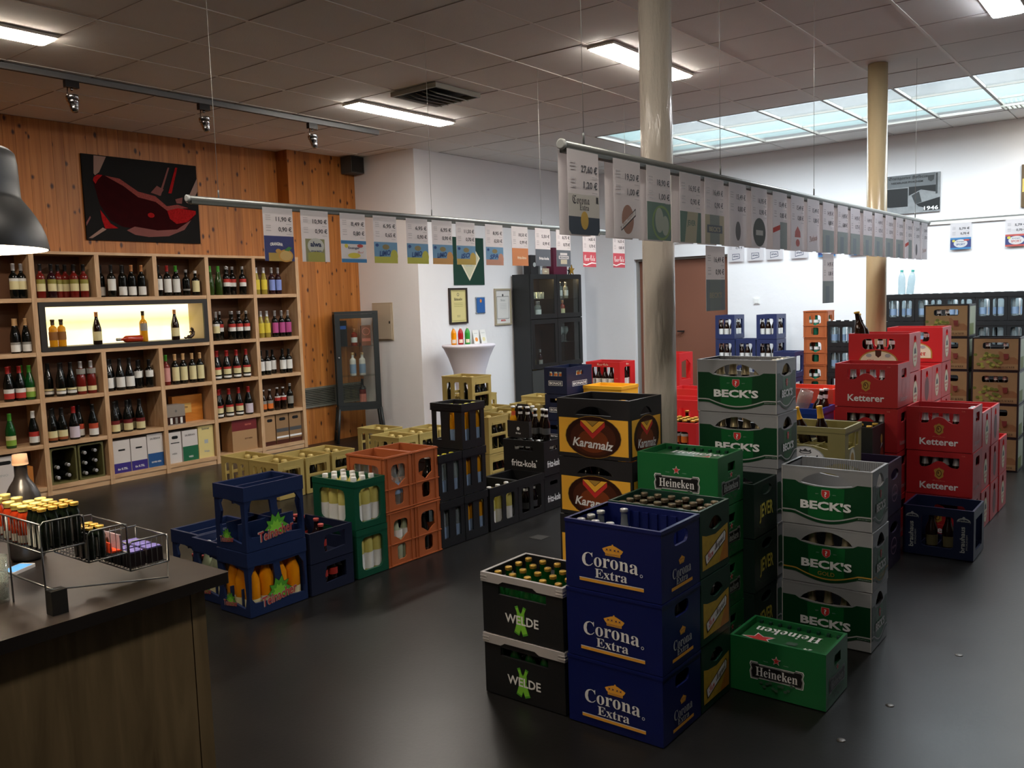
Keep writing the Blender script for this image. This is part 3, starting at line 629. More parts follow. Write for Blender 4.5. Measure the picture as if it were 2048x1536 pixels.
# black framed crate with a hop photograph
photo = mat('label_field', '#8a7250', .4, var=.3, vscale=5)
def hopphoto(hw, text_=True):
    it = [('rect', -hw, .012, hw, .276, photo), ('poly', [(-hw, .2), (-.02, .17), (.06, .19), (hw, .26), (hw, .276), (-hw, .276)], mat('label_dusk', '#a89676', .4, var=.2, vscale=6)), ('poly', [(.02, .17), (.04, .17), (.09, .12), (.14, .12), (hw, .1), (hw, .06), (.04, .06)], mat('label_wood', '#7d5a3c', .4, var=.3, vscale=9))]
    rnd = random.Random(3)
    for k in range(34):
        u = -hw+.01+rnd.random()*.2; v = .03+rnd.random()*(.13-.35*max(0, u+hw-.1)); it.append(('ell', u, v, .015, .012, (mat('hop_cone', '#8c9442', .5), mat('hop_cone_dark', '#5f6a2a', .5))[k % 2]))
    it += [('poly', [(.06, .15), (.1, .15), (.095, .105), (.065, .105)], mat('label_maroon', '#6e2f2c', .4)), ('text', 'DINKELACKER', 'serif', .07, .035, .15, .016, k_brown2)]
    return it
crate_type('dink', .365, .30, .288, c_black, [rrect(-.1, .19, .1, .245, .018)], [rrect(-.06, .2, .06, .25, .018)], hopphoto(.168), [('rect', -.13, .02, .13, .27, mat('label_pale', '#9aa08a', .45, var=.25, vscale=5)), ('rect', -.13, .02, .05, .12, mat('hop_cone_dark', '#5f6a2a'))], grid=(5, 4), gh=.13)
# the photo label must leave the handle hole open
for key, hw in (('dink', .168),):
    c = CR[key]; F = faces(c['W'], c['D']); q = MB(); it = hopphoto(hw); hole = rrect(-.1, .19, .1, .245, .018)
    q2 = MB(); V, T = tri([(-hw, .012), (hw, .012), (hw, .276), (-hw, .276)], [hole]); q2.add([F['f'](u, v, .0006) for u, v in V], T, photo)
    decals(q2, it[2:], F['f'], .0012); c['parts'] = [(n, me if n != 'front_label' else q2.mesh('front_label')) for n, me in c['parts']]
# dark blue crate with two big windows and leaf emblem
def tein_win(hw, H):
    return [[(-hw+.035, .075), (-.02, .06), (-.012, .1), (-.03, H-.09), (-hw+.045, H-.075), (-hw+.02, H-.12), (-hw+.015, .1)], [(.03, .06), (hw-.02, .05), (hw-.012, .1), (hw-.02, H-.13), (hw-.05, H-.085), (.01, H-.09), (.03, .12)]]
leaf = lambda cu, cv, s: [(cu+a*s, cv+b_*s) for a, b_ in ((0, -.06), (.008, -.03), (.05, -.045), (.04, -.015), (.075, -.005), (.045, .015), (.06, .04), (.03, .035), (.02, .07), (0, .045), (-.02, .065), (-.03, .03), (-.055, .035), (-.045, .01), (-.07, -.01), (-.04, -.015), (-.045, -.045), (-.01, -.03))]
def tein_dec(cu, cv, s, wd): return [('poly', leaf(cu, cv+.02*s, 1.06*s), k_black), ('poly', leaf(cu, cv+.02*s, s), k_lime2), ('poly', leaf(cu, cv+.012*s, .62*s), k_lime), ('text', 'Teinacher', 'bold', cu-.002, cv-.006*s+.001, wd*1.02, .056*s, k_grey, 0, 0, .12), ('text', 'Teinacher', 'bold', cu, cv-.006*s, wd, .051*s, mat('print_crimson', '#a8433f', .45), 0, 0, .12)]
def tein_in(W, D, H, F):
    q = MB(); q.box(-.006, .006, -D/2+.02, D/2-.02, H-.1, H-.012, c_dblue); q.box(-W/2+.012, W/2-.012, -.004, .004, .013, .15, c_dblue)
    for s in (-1, 1): q.box(s*.05-.004, s*.05+.004, -D/2+.012, D/2-.012, .013, .14, c_dblue)
    q.ring(-W/2-.003, W/2+.003, -D/2-.003, D/2+.003, H-.075, H, .006, c_dblue)
    return [('divider', q)]
crate_type('tein', .262, .375, .345, c_dblue, [[(-.085, .075), (.09, .045), (.105, .1), (.095, .25), (-.02, .272), (-.095, .262), (-.075, .2), (-.095, .13)]], tein_win(.1875, .345), tein_dec(-.035, .06, .62, .12), tein_dec(.0, .085, 1.05, .225), t=.014, extra=tein_in)
# low midnight crate
crate_type('lowmid', .40, .31, .178, c_mid, [lens(-.12, .12, .09, .14, .1)], [[(-.05, .05), (.1, .06), (.1, .15), (-.04, .145), (-.055, .1)]], [], [], t=.013)
# green crate with large rounded windows
crate_type('alwa', .365, .245, .29, c_green2, [rrect(-.125, .045, .1, .235, .035)], [rrect(-.085, .04, .085, .24, .035)], [], [], t=.016, rim=(.255, .29, .002, c_green2))
# orange crates with arched window over a smaller one
def or_win(hw):
    a = rrect(-hw, .18, hw, .285, .03); n = 8
    low = [(-hw, .19), (-hw+.02, .18), (-.02, .165), (0, .15), (.02, .165), (hw-.02, .18), (hw, .19)]
    return [low+[(hw, .25)]+[(hw-.03+.03*math.cos(math.radians(t)), .255+.03*math.sin(math.radians(t))) for t in (0, 30, 60, 90)]+[(-hw+.03+.03*math.cos(math.radians(t)), .255+.03*math.sin(math.radians(t))) for t in (90, 120, 150, 180)], rrect(-hw*.6, .035, hw*.6, .13, .02)]
def or_ribs(W, D, H, F):
    q = MB()
    for fc, hw in (('f', W/2), ('r', D/2), ('l', D/2), ('b', W/2)):
        P = F[fc]; S = lambda pts: q.slab(pts, [], (lambda u, v, o: P(u, v, o+.005)), .0048, c_orange)
        for z in (.003, .1365, H-.012): S([(-hw-.004, z), (hw+.004, z), (hw+.004, z+.006), (-hw-.004, z+.006)])
        for u in (-hw+.022, hw-.03): S([(u, .01), (u+.006, .01), (u+.006, H-.012), (u, H-.012)])
    return [('ribs', q)]
crate_type('orange', .335, .232, .342, c_orange, or_win(.115), or_win(.062), [], [], t=.008, extra=or_ribs)
crate_type('orangeb', .27, .27, .313, c_orange, [[(a*.9, b_*.915) for a, b_ in h_] for h_ in or_win(.075)], [[(a*.9, b_*.915) for a, b_ in h_] for h_ in or_win(.07)], [], [], t=.008, extra=or_ribs)
# black crate with tall slots
def slots(us, wd, z0, z1): return [[(u-wd/2*.9, z0), (u+wd/2*.9, z0), (u+wd/2, (z0+z1)/2), (u+wd/2*.9, z1), (u-wd/2*.9, z1), (u-wd/2, (z0+z1)/2)] for u in us]
def bl_rim(W, D, H, F):
    q = MB(); q.ring(-W/2-.005, W/2+.005, -D/2-.005, D/2+.005, H-.05, H, .006, c_black)
    for k in range(5): q.box(-W/2-.008, W/2+.008, -D/2-.008, -D/2-.005, H-.046+.009*k, H-.042+.009*k, c_black)
    return [('rim', q)]
crate_type('blackslot', .27, .235, .308, c_black, slots((-.075, .045), .055, .06, .25), slots((-.06, .055), .055, .06, .25), [], [], t=.012, extra=bl_rim)
crate_type('blackopen', .30, .32, .305, c_black, [rrect(-.12, .05, -.015, .235, .02), rrect(.015, .05, .12, .235, .02)], [rrect(-.12, .05, -.02, .235, .02), rrect(.02, .05, .12, .235, .02)], [], [], t=.012, rim=(.255, .305, .003, c_black))
# black crate with thin white lettering
fz = lambda wd: [('text', 'fritz-kola', 'bold', 0, .09, wd, .052, k_white), ('ell', wd*.52, .118, .006, .006, k_white)]
crate_type('fritz', .385, .25, .268, c_black, [rrect(-.09, .19, .09, .222, .012)], [rrect(-.05, .19, .05, .222, .012)], fz(.235), fz(.17), grid=(6, 4), gh=.12)
# navy crate with framed lettering
def bio(wd, v): return [('slab', rrect(-wd/2-.012, v-.022, wd/2+.012, v+.022, .002), [rrect(-wd/2-.009, v-.019, wd/2+.009, v+.019, .002)], k_white), ('text', 'BIONADE', 'bold', 0, v, wd, .024, k_white)]
crate_type('bionade', .25, .42, .245, c_bnavy, [rrect(-.07, .165, .07, .205, .006)], [rrect(-.06, .165, .06, .205, .006)], bio(.13, .1), bio(.22, .09), grid=(4, 6), gh=.1)
# tan crate with three slots in front and tall windows beside
def tan_in(W, D, H, F):
    q = MB(); q.ring(-W/2-.002, W/2+.002, -D/2-.002, D/2+.002, H-.014, H, .012, c_tan)
    for k in range(3): q.lathe([(.028, 0), (.028, .06), (.02, .075), (.004, .078)], 12, c_tan, (-W/2+.07+.1*k, D/2-.045, H-.095))
    q.box(-W/2+.012, W/2-.012, -.003, .003, .013, .12, c_tan); q.box(-.003, .003, -D/2+.012, D/2-.012, .013, .12, c_tan)
    P = F['r']; q.slab([(-.08, H-.07), (.08, H-.07), (.08, H-.05), (-.08, H-.05)], [], (lambda u, v, o: P(u, v, o+.003)), .0028, c_tan)
    q.slab([(-.105, .15), (.105, .15), (.105, .165), (-.105, .165)], [], (lambda u, v, o: P(u, v, o+.003)), .0028, c_tan)
    return [('inner_fittings', q)]
crate_type('tan', .35, .265, .315, c_tan, [rrect(-.125, .05, -.075, .265, .018), rrect(-.035, .05, .035, .265, .02), rrect(.075, .05, .125, .265, .018)], [rrect(-.095, .17, .095, .245, .01), rrect(-.095, .04, .095, .145, .01)], [], [], t=.012, extra=tan_in)
# red crates of bottled cola, plain red, yellow, blue
def cola(wd): return [('text', 'Coca-Cola', 'script', 0, .292, wd, .022, k_cream), ('rect', -.175, .15, -.15, .156, k_pink), ('rect', .15, .15, .175, .156, k_pink)]
crate_type('cola', .40, .30, .318, c_red2, [rrect(-.13, .05, .13, .265, .02)], [rrect(-.06, .05, .06, .265, .02)], cola(.13), [('text', 'Cola', 'script', 0, .292, .05, .02, k_cream)], t=.013)
crate_type('redwin', .40, .30, .267, c_red2, [rrect(-.13, .04, .13, .19, .02)], [rrect(-.09, .04, .09, .19, .02)], [], [], t=.012, grid=(5, 4), gh=.1)
crate_type('redhigh', .40, .30, .34, c_red2, [[(-.13, .07), (.13, .07), (.13, .25), (.05, .27), (-.13, .25)]], [[(-.1, .07), (.1, .07), (.1, .22), (.02, .27), (-.1, .25)]], [], [], t=.012)
def yel_in(W, D, H, F):
    q = MB(); q.ring(-W/2-.004, W/2+.004, -D/2-.004, D/2+.004, H-.03, H, .014, c_yel)
    for k in range(4): q.lathe([(.03, 0), (.03, .004), (.0, .005)], 12, c_yel, (-.12+.08*k, .06, H-.03))
    q.box(-W/2+.012, W/2-.012, -D/2+.012, D/2-.012, H-.04, H-.03, c_yel); return [('rim', q)]
crate_type('yellow', .40, .30, .267, c_yel, [rrect(-.1, .05, .1, .19, .02)], [rrect(-.08, .05, .08, .19, .02)], [], [], t=.012, extra=yel_in)
crate_type('bluewin', .255, .31, .302, pl('crate_slate_blue', '#263058', .4), [rrect(-.085, .06, .085, .25, .02)], [rrect(-.1, .06, .1, .25, .02)], [], [], t=.014)
crate_type('bluebin', .40, .30, .40, pl('crate_bin_blue', '#1a3f96', .4), [], [], [], [], t=.01, rim=(.36, .4, .006, MATS['crate_bin_blue']))
# ------------------------------------------------------------------ bottles
BOT = {}
def prof(kind, h, r):
    if kind == 'beer': p = [(.86, 0), (1, .02), (1, .52), (.95, .58), (.6, .70), (.46, .78), (.42, .95), (.46, .96), (.46, 1.0)]
    elif kind == 'bord': p = [(.9, 0), (1, .02), (1, .60), (.96, .64), (.7, .70), (.42, .735), (.38, .78), (.37, .97), (.4, .975), (.4, 1)]
    elif kind == 'burg': p = [(.9, 0), (1, .02), (1, .45), (.95, .52), (.75, .63), (.5, .75), (.38, .82), (.35, .97), (.38, .975), (.38, 1)]
    elif kind == 'flute': p = [(.9, 0), (1, .02), (1, .42), (.9, .55), (.6, .72), (.42, .84), (.38, .97), (.4, .975), (.4, 1)]
    elif kind == 'pet': p = [(.9, 0), (1, .03), (1, .3), (.93, .34), (1, .38), (1, .62), (.92, .72), (.7, .82), (.4, .9), (.36, .95), (.36, 1)]
    elif kind == 'square': p = [(.95, 0), (1, .02), (1, .66), (.9, .72), (.5, .76), (.4, .8), (.4, .93), (.45, .94), (.45, 1)]
    elif kind == 'mini': p = [(.95, 0), (1, .03), (1, .72), (.8, .8), (.68, .84), (.68, .93), (.72, .95), (.72, 1)]
    elif kind == 'jug': p = [(.8, 0), (.95, .02), (1, .06), (1, .58), (.93, .64), (.7, .72), (.45, .78), (.36, .82), (.36, .92), (.42, .925), (.42, .95)]
    return [(a*r, b_*h) for a, b_ in p]
def arc_band(r, z0, z1, m, a0, a1, n=10):
    q = MB(); vs = []; fs = []
    for k in range(n+1):
        a = math.radians(a0+(a1-a0)*k/n)
        for z in (z0, z1): vs.append((r*math.cos(a), r*math.sin(a), z))
    for k in range(n): fs.append((2*k, 2*k+2, 2*k+3, 2*k+1))
    q.add(vs, fs, m, True); return q
def bottle_type(key, kind, h, r, m, cap=None, labels=(), seg=14, face=0., spread=85, neck=None):
    pf = prof(kind, h, r); body = MB().lathe(pf, seg, m); parts = []
    for (z0, z1, lm) in labels:
        parts.append(('paper_label', arc_band(r*1.012+.0004, z0*h, z1*h, lm, math.degrees(face)-spread, math.degrees(face)+spread)))
    if cap:
        cz, cm, cr, ch = cap   # start height fraction, material, radius factor, overshoot
        rr = []
        for a, z in pf:
            if z >= cz*h-1e-6: rr.append((a*cr+.0008, z))
        lo = cz*h
        for (ra, za), (rb, zb) in zip(pf, pf[1:]):
            if za < lo <= zb and zb > za: rr.insert(0, ((ra+(rb-ra)*(lo-za)/(zb-za))*cr+.0008, lo)); break
        rr = rr+[(rr[-1][0]*.9, h*1.004+ch), (0.0005, h*1.005+ch)]
        parts.append(('cap', MB().lathe(rr, 12, cm, cap=False)))
    if neck: parts.append(('neck_label', arc_band(neck[2], neck[0]*h, neck[1]*h, neck[3], math.degrees(face)-100, math.degrees(face)+100)))
    BOT[key] = (body.mesh('bottle'), [(n, q.mesh(n)) for n, q in parts], h, r)
def bottle(key, loc, label, group=None, name='wine_bottle', cat='bottle', rot=None, hs=1., parts=True):
    me, pr, h, r = BOT[key]
    o = tag(obj(name, me, None, loc, rot), label, cat, group)
    if hs != 1: o.scale = (1, 1, hs)
    if parts:
        for n, q in pr: obj(n, q, o)
    return o
g_dark = mat('glass_dark', '#0c0e0c', .08, spec=.6); g_brown = mat('glass_brown', '#1d0e06', .08, spec=.6); g_green = mat('glass_green', '#0f4a1c', .1, spec=.6); g_olive = mat('glass_olive', '#2d4418', .1, spec=.6)
g_rose = mat('glass_rose', '#6e1d18', .1, spec=.6); g_white = mat('glass_white_wine', '#9a8b3a', .12, spec=.6); g_pale = mat('glass_pale', '#c7ccb0', .12, spec=.6); g_plum = mat('glass_plum', '#2a1118', .1, spec=.6)
g_or = mat('juice_orange', '#e8920c', .15, spec=.5); g_or2 = mat('juice_amber', '#c98a12', .15); g_lem = mat('juice_lemon', '#c9c06c', .15); g_lem2 = mat('juice_cloudy', '#b9c4a6', .2); g_amber = mat('glass_amber', '#8a2a10', .1, spec=.6); g_gold = mat('glass_gold', '#d9961f', .12)
g_clear = glassy('glass_clear', '#e4ecea', .16); g_water = glassy('pet_clear', '#dbe8ec', .22, .08); g_teal = mat('glass_teal', '#1d6a52', .12, spec=.6)
p_white = mat('paper_white', '#dcdcd8', .6, var=.05, vscale=40); p_cream = mat('paper_cream', '#d9cf9f', .6, var=.05, vscale=40); p_red = mat('paper_red', '#b03028', .6); p_blue = mat('paper_blue', '#7d8fd0', .6); p_pink = mat('paper_pink', '#b04a86', .6); p_green = mat('paper_green', '#7ea33a', .6); p_yel = mat('paper_yellow', '#d6c23c', .6); p_or = mat('paper_orange', '#d9722b', .6); p_grey = mat('paper_grey', '#8d8a84', .6); p_sky = mat('paper_sky', '#8298b4', .6)
cp_gold = mat('cap_gold', '#c09a42', .3, .6); cp_silver = mat('cap_silver', '#b9b9bb', .3, .6); cp_white = mat('cap_white', '#dcdcda', .45); cp_red = mat('cap_red', '#8e1b1a', .4); cp_black = mat('cap_black', '#0f0f10', .4); cp_green = mat('cap_green', '#3f8a2a', .4); cp_cork = mat('cap_cork', '#c99f6f', .6); cp_copper = mat('cap_copper', '#c98a5a', .35, .4); cp_yel = mat('cap_yellow', '#d9d43a', .4); cp_crown = mat('cap_bronze', '#7d705c', .3, .7)
FC = math.radians(-45)
bottle_type('corona_b', 'beer', .24, .0295, g_clear, (.955, cp_silver, 1.12, .001), [(.2, .45, p_white)], face=FC)
bottle_type('green_gold', 'beer', .236, .0295, g_green, (.95, cp_gold, 1.05, .001), seg=12)
bottle_type('green_gold_foil', 'beer', .25, .03, g_green, (.78, cp_gold, 1.06, .001), seg=12)
bottle_type('brown_silver', 'beer', .24, .0295, g_brown, (.95, cp_crown, 1.08, .001), seg=12)
bottle_type('beer_foil', 'beer', .238, .03, g_dark, (.72, mat('foil_champagne', '#b7a988', .28, .7), 1.25, .001), seg=12)
bottle_type('beer_silverneck', 'beer', .25, .032, g_brown, (.72, cp_silver, 1.25, .001), [(.18, .48, p_white)], seg=12, face=FC)
bottle_type('beer_whitecap', 'beer', .262, .034, g_brown, (.955, cp_white, 1.2, .001), [(.18, .45, p_white)], seg=14, face=FC, neck=(.75, .85, .019, p_white))
bottle_type('beer_goldcap', 'beer', .26, .034, g_brown, (.955, cp_gold, 1.2, .001), seg=12)
bottle_type('beer_orange_neck', 'beer', .26, .034, g_brown, (.74, mat('foil_mustard', '#d6a028', .45), 1.05, .001), seg=14)
bottle_type('cola_s', 'beer', .19, .028, mat('glass_cola', '#1a0a08', .08, spec=.6), (.93, mat('cap_rose', '#b9504c', .4), 1.25, .001), [(.35, .55, p_red)], seg=12, face=FC)
bottle_type('oj', 'beer', .30, .041, g_or, (.955, cp_gold, 1.2, .002), [(.08, .25, p_cream)], seg=16, face=FC)
bottle_type('cloudy', 'beer', .30, .041, g_lem2, (.955, cp_white, 1.2, .002), [(.08, .26, p_cream)], seg=16, face=FC)
bottle_type('lemon', 'pet', .285, .040, g_lem, (.93, cp_white, 1.15, .002), [(.08, .42, p_white)], seg=18, face=FC, spread=110)
bottle_type('orangepet', 'pet', .285, .040, g_or2, (.93, cp_yel, 1.15, .002), [(.12, .42, p_sky)], seg=16, face=FC, spread=110)
bottle_type('waterpet', 'pet', .29, .040, g_water, (.93, cp_white, 1.15, .002), [(.2, .45, p_sky)], seg=16, face=FC, spread=110)
bottle_type('waterpet_y', 'pet', .285, .040, g_water, (.93, cp_yel, 1.15, .002), [(.14, .42, p_sky)], seg=16, face=FC, spread=110)
bottle_type('waterteal', 'pet', .27, .038, g_water, (.93, mat('cap_teal', '#2f8f86', .4), 1.15, .002), seg=16)
bottle_type('glasswater', 'beer', .28, .04, g_clear, (.94, mat('cap_violet', '#3a3a8a', .4), 1.2, .002), [(.3, .55, p_sky)], seg=16, face=FC)
bottle_type('glasswater_w', 'beer', .28, .04, g_lem2, (.94, cp_white, 1.2, .002), [(.55, .72, p_white)], seg=16, face=FC)
bottle_type('teal', 'beer', .26, .036, g_teal, (.94, cp_white, 1.2, .002), [(.62, .75, p_white)], seg=12, face=FC)
bottle_type('darkglass', 'beer', .28, .039, g_dark, (.9, cp_white, 1.2, .001), seg=14)
bottle_type('wheat', 'beer', .27, .034, g_brown, (.95, cp_gold, 1.25, .001), [(.3, .5, p_or), (.5, .58, p_white)], seg=14, face=FC)
bottle_type('kola', 'beer', .235, .03, mat('glass_black_cola', '#120a08', .06, spec=.7), (.955, cp_white, 1.2, .001), [(.2, .4, k_dkgr)], seg=12, face=FC, neck=(.76, .84, .0165, p_white))
bottle_type('kola_or', 'beer', .235, .03, g_or2, (.955, cp_white, 1.2, .001), seg=12, neck=(.7, .84, .018, mat('paper_coral', '#d8603a', .5)))
bottle_type('kola_lem', 'beer', .235, .03, g_pale, (.955, cp_white, 1.2, .001), seg=12, neck=(.7, .8, .018, p_or))
bottle_type('colapet', 'beer', .27, .034, mat('glass_cola', '#1a0a08'), (.94, cp_white, 1.2, .001), [(.28, .5, p_white), (.1, .28, p_red)], seg=12, face=FC)
def fill(o, key, bot, nx, ny, mode, what, name='beer_bottle', skip=0., z=.0135, only=None, parts=True):
    """bottles standing in a crate; mode picks those a person in front of it could see"""
    c = CR[key]; W, D, t = c['W'], c['D'], c['t']; grp = what
    for i in range(nx):
        for j in range(ny):
            fr, rt = (j == 0), (i == nx-1)
            if mode == 'edge' and not (fr or rt): continue
            if mode == 'front' and not fr: continue
            if mode == 'right' and not rt: continue
            if only and (i, j) not in only: continue
            if random.random() < skip: continue
            x = -W/2+t+(W-2*t)*(i+.5)/nx; y_ = -D/2+t+(D-2*t)*(j+.5)/ny
            L = o.location; lb = what+', %s row %s' % (('front', 'second', 'third', 'fourth', 'fifth', 'sixth')[j], ('first', 'second', 'third', 'fourth', 'fifth', 'sixth')[i])
            if len(lb.split()) > 16: lb = lb.replace(' the ', ' ')
            if len(lb.split()) > 16: lb = ' '.join(lb.replace(' with ', ' ').replace(' a ', ' ').split()[-16:])
            bottle(bot, (L.x+x, L.y+y_, L.z+z), lb, grp, name, parts=parts)
# ------------------------------------------------------------------ crates in place: the island in the middle
co = stack('corona', -1.42, 2.64, 3, 'royal blue beer crate with white lettering and gold crown', group='royal blue crates')
fill(co[2], 'corona', 'corona_b', 6, 4, 'all', 'clear glass bottle with silver cap in the topmost royal blue crate', only={(0, 0), (0, 1), (0, 2), (1, 0), (1, 3), (2, 0)})
cb = tag(obj('cardboard_carrier', MB().slab([(-.11, 0), (.0, 0), (.0, .035), (.11, .035), (.11, .12), (-.11, .12)], [], lambda u, v, o: (u, -o, v), .003, mat('carrier_card', '#d9cdb9', .7)).box(-.11, .0, -.06, -.0, .06, .063, MATS['carrier_card']), None, (-1.70, 2.80, .262*2+.1)), 'white cardboard bottle carrier inside the topmost royal blue crate', 'carrier')
cb.location.z = .524+.0130
fill(co[1], 'corona', 'corona_b', 6, 4, 'right', 'clear beer bottle seen through the handle of the middle royal blue crate', only={(5, 1), (5, 2)})
we = stack('welde', -1.845, 2.65, 2, 'black beer crate with silver rim and crossed green bottles emblem', group='black crates with silver rim')
fill(we[1], 'welde', 'green_gold', 5, 4, 'all', 'green beer bottle with gold cap in the upper silver rimmed crate')
fill(we[0], 'welde', 'green_gold', 5, 4, 'front', 'green beer bottle in the lower silver rimmed crate')
sm_ = stack('sanmiguel', -1.42, 2.952, 3, 'dark green crate with yellow side panel behind the royal blue stack', group='dark green crates with yellow panels')
fill(sm_[2], 'sanmiguel', 'brown_silver', 6, 4, 'all', 'brown bottle with bronze cap in the topmost yellow panelled green crate')
for k in (0, 1): fill(sm_[k], 'sanmiguel', 'beer_silverneck', 6, 4, 'right', 'brown bottle with silver neck behind the handle of the %s yellow panelled crate' % ('lowest', 'middle')[k], only={(5, 1), (5, 2)})
ka = stack('karamalz', -1.98, 3.42, 4, 'charcoal malt beer crate with brown oval on a yellow band', group='charcoal crates with brown ovals')
fill(ka[2], 'karamalz', 'darkglass', 5, 4, 'front', 'dark bottle inside the second highest crate with the brown oval', only={(1, 0), (2, 0), (3, 0)})
hn = stack('heineken', -1.545, 3.39, 4, 'bright green beer crate with black banner in the tall stack', group='bright green crates with black banner')
hf = put('heineken', -1.04, 3.225, 0.0004, 'single bright green beer crate standing low on the floor', group='bright green crates with black banner')
def carton(loc, label, flip):
    t = thing('beer_carton', loc, label, 'carton', 'printed green cartons lying in crates')
    cg = mat('carton_green', '#1c5a2c', .3, var=.1, vscale=12)
    obj('box', MB().box(-.176, .176, -.115, .115, 0, .19, cg), t)
    q = MB(); s = -1 if flip else 1; P = lambda u, v, o: (s*u, s*v, .1905+o)
    decals(q, [('text', 'Heineken', 'serif', 0.02, .06 if not flip else -.045, .27, .06, k_white), ('poly', [(a*1.25, b_) for a, b_ in star(.06 if not flip else .08, -.035 if not flip else .055, .058, .45, 75)], k_white), ('poly', [(a*1.25, b_) for a, b_ in star(.06 if not flip else .08, -.035 if not flip else .055, .05, .45, 75)], k_red), ('text', '24', 'bold-italic', -.1, .07 if flip else -.07, .035, .025, k_white), ('text', 'BIER PILSENER', 'sans', -.02, .075 if flip else -.08, .05, .01, k_grey), ('rect', -.05, .03 if flip else -.055, -.01, .06 if flip else -.03, k_fadegr)], P)
    obj('top_print', q, t)
    return t
carton((hn[3].location.x, hn[3].location.y, hn[3].location.z+.0135), 'green printed carton in the topmost bright green crate', False)
carton((hf.location.x, hf.location.y, hf.location.z+.0135), 'green printed carton with red star in the low floor crate', True)
je = stack('jever', -1.50, 3.66, 3, 'very dark green crate with yellow shield lettering', group='very dark green crates')
bt = stack('becks', -1.50, 3.945, 5, 'silver and green beer crate in the taller silver stack', group='tall silver and green crates', h=.2565)
for k in (3, 4): fill(bt[k], 'becks', 'beer_foil', 6, 4, 'edge', 'beer bottle with gold foil neck in the %s crate of the taller silver stack' % ('second highest', 'topmost')[k-3])
bn_ = [put('becks', -1.055, 3.88, .0004, 'lowest silver and green beer crate in the shorter silver stack', group='short silver and green crates'),
       put('becks_gold', -1.052, 3.882, .2704, 'middle silver and green crate with gold wording in the shorter stack', group='short silver and green crates'),
       put('becks', -1.055, 3.88, .5404, 'topmost empty silver and green beer crate in the shorter silver stack', group='short silver and green crates')]
for k in (0, 1): fill(bn_[k], 'becks', 'beer_foil', 5, 4, 'edge', 'beer bottle with gold foil neck in the %s crate of the shorter silver stack' % ('lowest', 'middle')[k])
wa = stack('warsteiner', -1.41, 4.67, 3, 'olive gold beer crate with round white label', group='olive gold crates')
for k, (x, y_, a, b_) in enumerate(((-1.66, 4.84, -.25, .1), (-1.585, 4.88, -.1, .05))):
    bottle('beer_orange_neck', (x, y_, .70), ['bottle with mustard foil leaning to the side in the olive gold crate', 'bottle with mustard foil standing nearly straight in the olive gold crate'][k], 'mustard foil bottles', 'beer_bottle', rot=(b_, a, 0))
ho = stack('hop', -1.49, 5.475, 3, 'black crate with a rust coloured print behind the olive crate', group='black crates behind the olive crates')
fill(ho[2], 'hop', 'beer_goldcap', 5, 4, 'all', 'bottle with gold cap in the topmost black crate behind the olive crate', only={(2, 1), (3, 1), (4, 1), (3, 2), (4, 3)}, z=-.012)
pu = stack('plum', -1.30, 5.075, 2, 'dark plum coloured crate half hidden behind the shorter silver stack', group='plum crates')
bb = put('bluebin', -1.95, 5.9, .4, 'bright blue box with loose bottles and a glass', 'storage_box', None, 'box')
put('bluebin', -1.95, 5.9, .0, 'lower bright blue box under the box with loose bottles', 'storage_box', None, 'box')
for k, (x, y_, a, b_) in enumerate(((-2.05, 6.06, .22, -.1), (-1.995, 6.08, .1, -.05))):
    bottle('beer_whitecap', (x, y_, .66), ['brown bottle with white cap leaning against the big clear glass', 'brown bottle with white cap standing highest in the blue box'][k], 'loose brown bottles', 'beer_bottle', rot=(b_, a, 0))
tag(obj('beer_glass', MB().lathe([(.03, 0), (.035, .02), (.045, .08), (.05, .15), (.044, .2), (.043, .2), (.049, .15), (.044, .08), (.033, .022), (.0, .02)], 20, glassy('glass_rosy', '#eadfd8', .2), cap=False), None, (-2.135, 6.02, .72), (0, .3, 0)), 'big clear bellied glass leaning in the blue box', 'glass')
tag(obj('storage_tray', MB().ring(-.2, .2, -.15, .15, .0, .12, .01, mat('tray_coral', '#d8523c', .4)).box(-.19, .19, -.14, .14, 0, .01, MATS['tray_coral']), None, (-2.17, 6.4, .78)), 'coral red tray behind the blue box with loose bottles', 'tray')
put('redwin', -1.97, 6.25, .0, 'lower red crate under the coral tray', 'beer_crate', 'red crates under the coral tray'); put('redwin', -1.97, 6.25, .267, 'middle red crate under the coral tray', 'beer_crate', 'red crates under the coral tray'); 
put('redwin', -1.97, 6.25, .512, 'upper red crate directly under the coral tray', 'beer_crate', 'red crates under the coral tray')
# red stacks
kl = stack('ketterer', -1.417, 5.76, 4, 'red beer crate with gold crest in the stack of four', group='red crates with gold crest')
kr = stack('ketterer', -1.024, 5.945, 3, 'red beer crate with gold crest in the stack of three', group='red crates with gold crest')
for st, nm in ((kl[2:], 'stack of four'), (kr[1:], 'stack of three')):
    for k, o in enumerate(st): fill(o, 'ketterer', 'beer_silverneck', 6, 4, 'edge', 'silver necked beer bottle in the %s crest crate of the red %s' % (('second highest', 'topmost')[k] if nm.endswith('four') else ('middle', 'topmost')[k], nm))
r2 = stack('redoval', -1.425, 6.07, 5, 'bright red crate with white oval right behind the crest stack of four', group='bright red crates with ovals')
r3 = stack('redovald', -1.42, 6.38, 4, 'bright red crate with worn grey oval in the red block', group='bright red crates with ovals')
r4 = stack('redoval', -1.42, 6.69, 4, 'bright red crate with white oval between worn oval and tallest rear stack', group='bright red crates with ovals')
r5 = stack('redoval', -1.42, 7.0, 5, 'bright red crate with white oval in the rear tall stack', group='bright red crates with ovals')
r6 = stack('redoval', -1.024, 6.252, 3, 'bright red crate with white oval behind the crest stack of three', group='bright red crates with ovals')
r7 = stack('redovald', -1.02, 6.56, 3, 'bright red crate with worn oval along the open aisle', group='bright red crates with ovals')
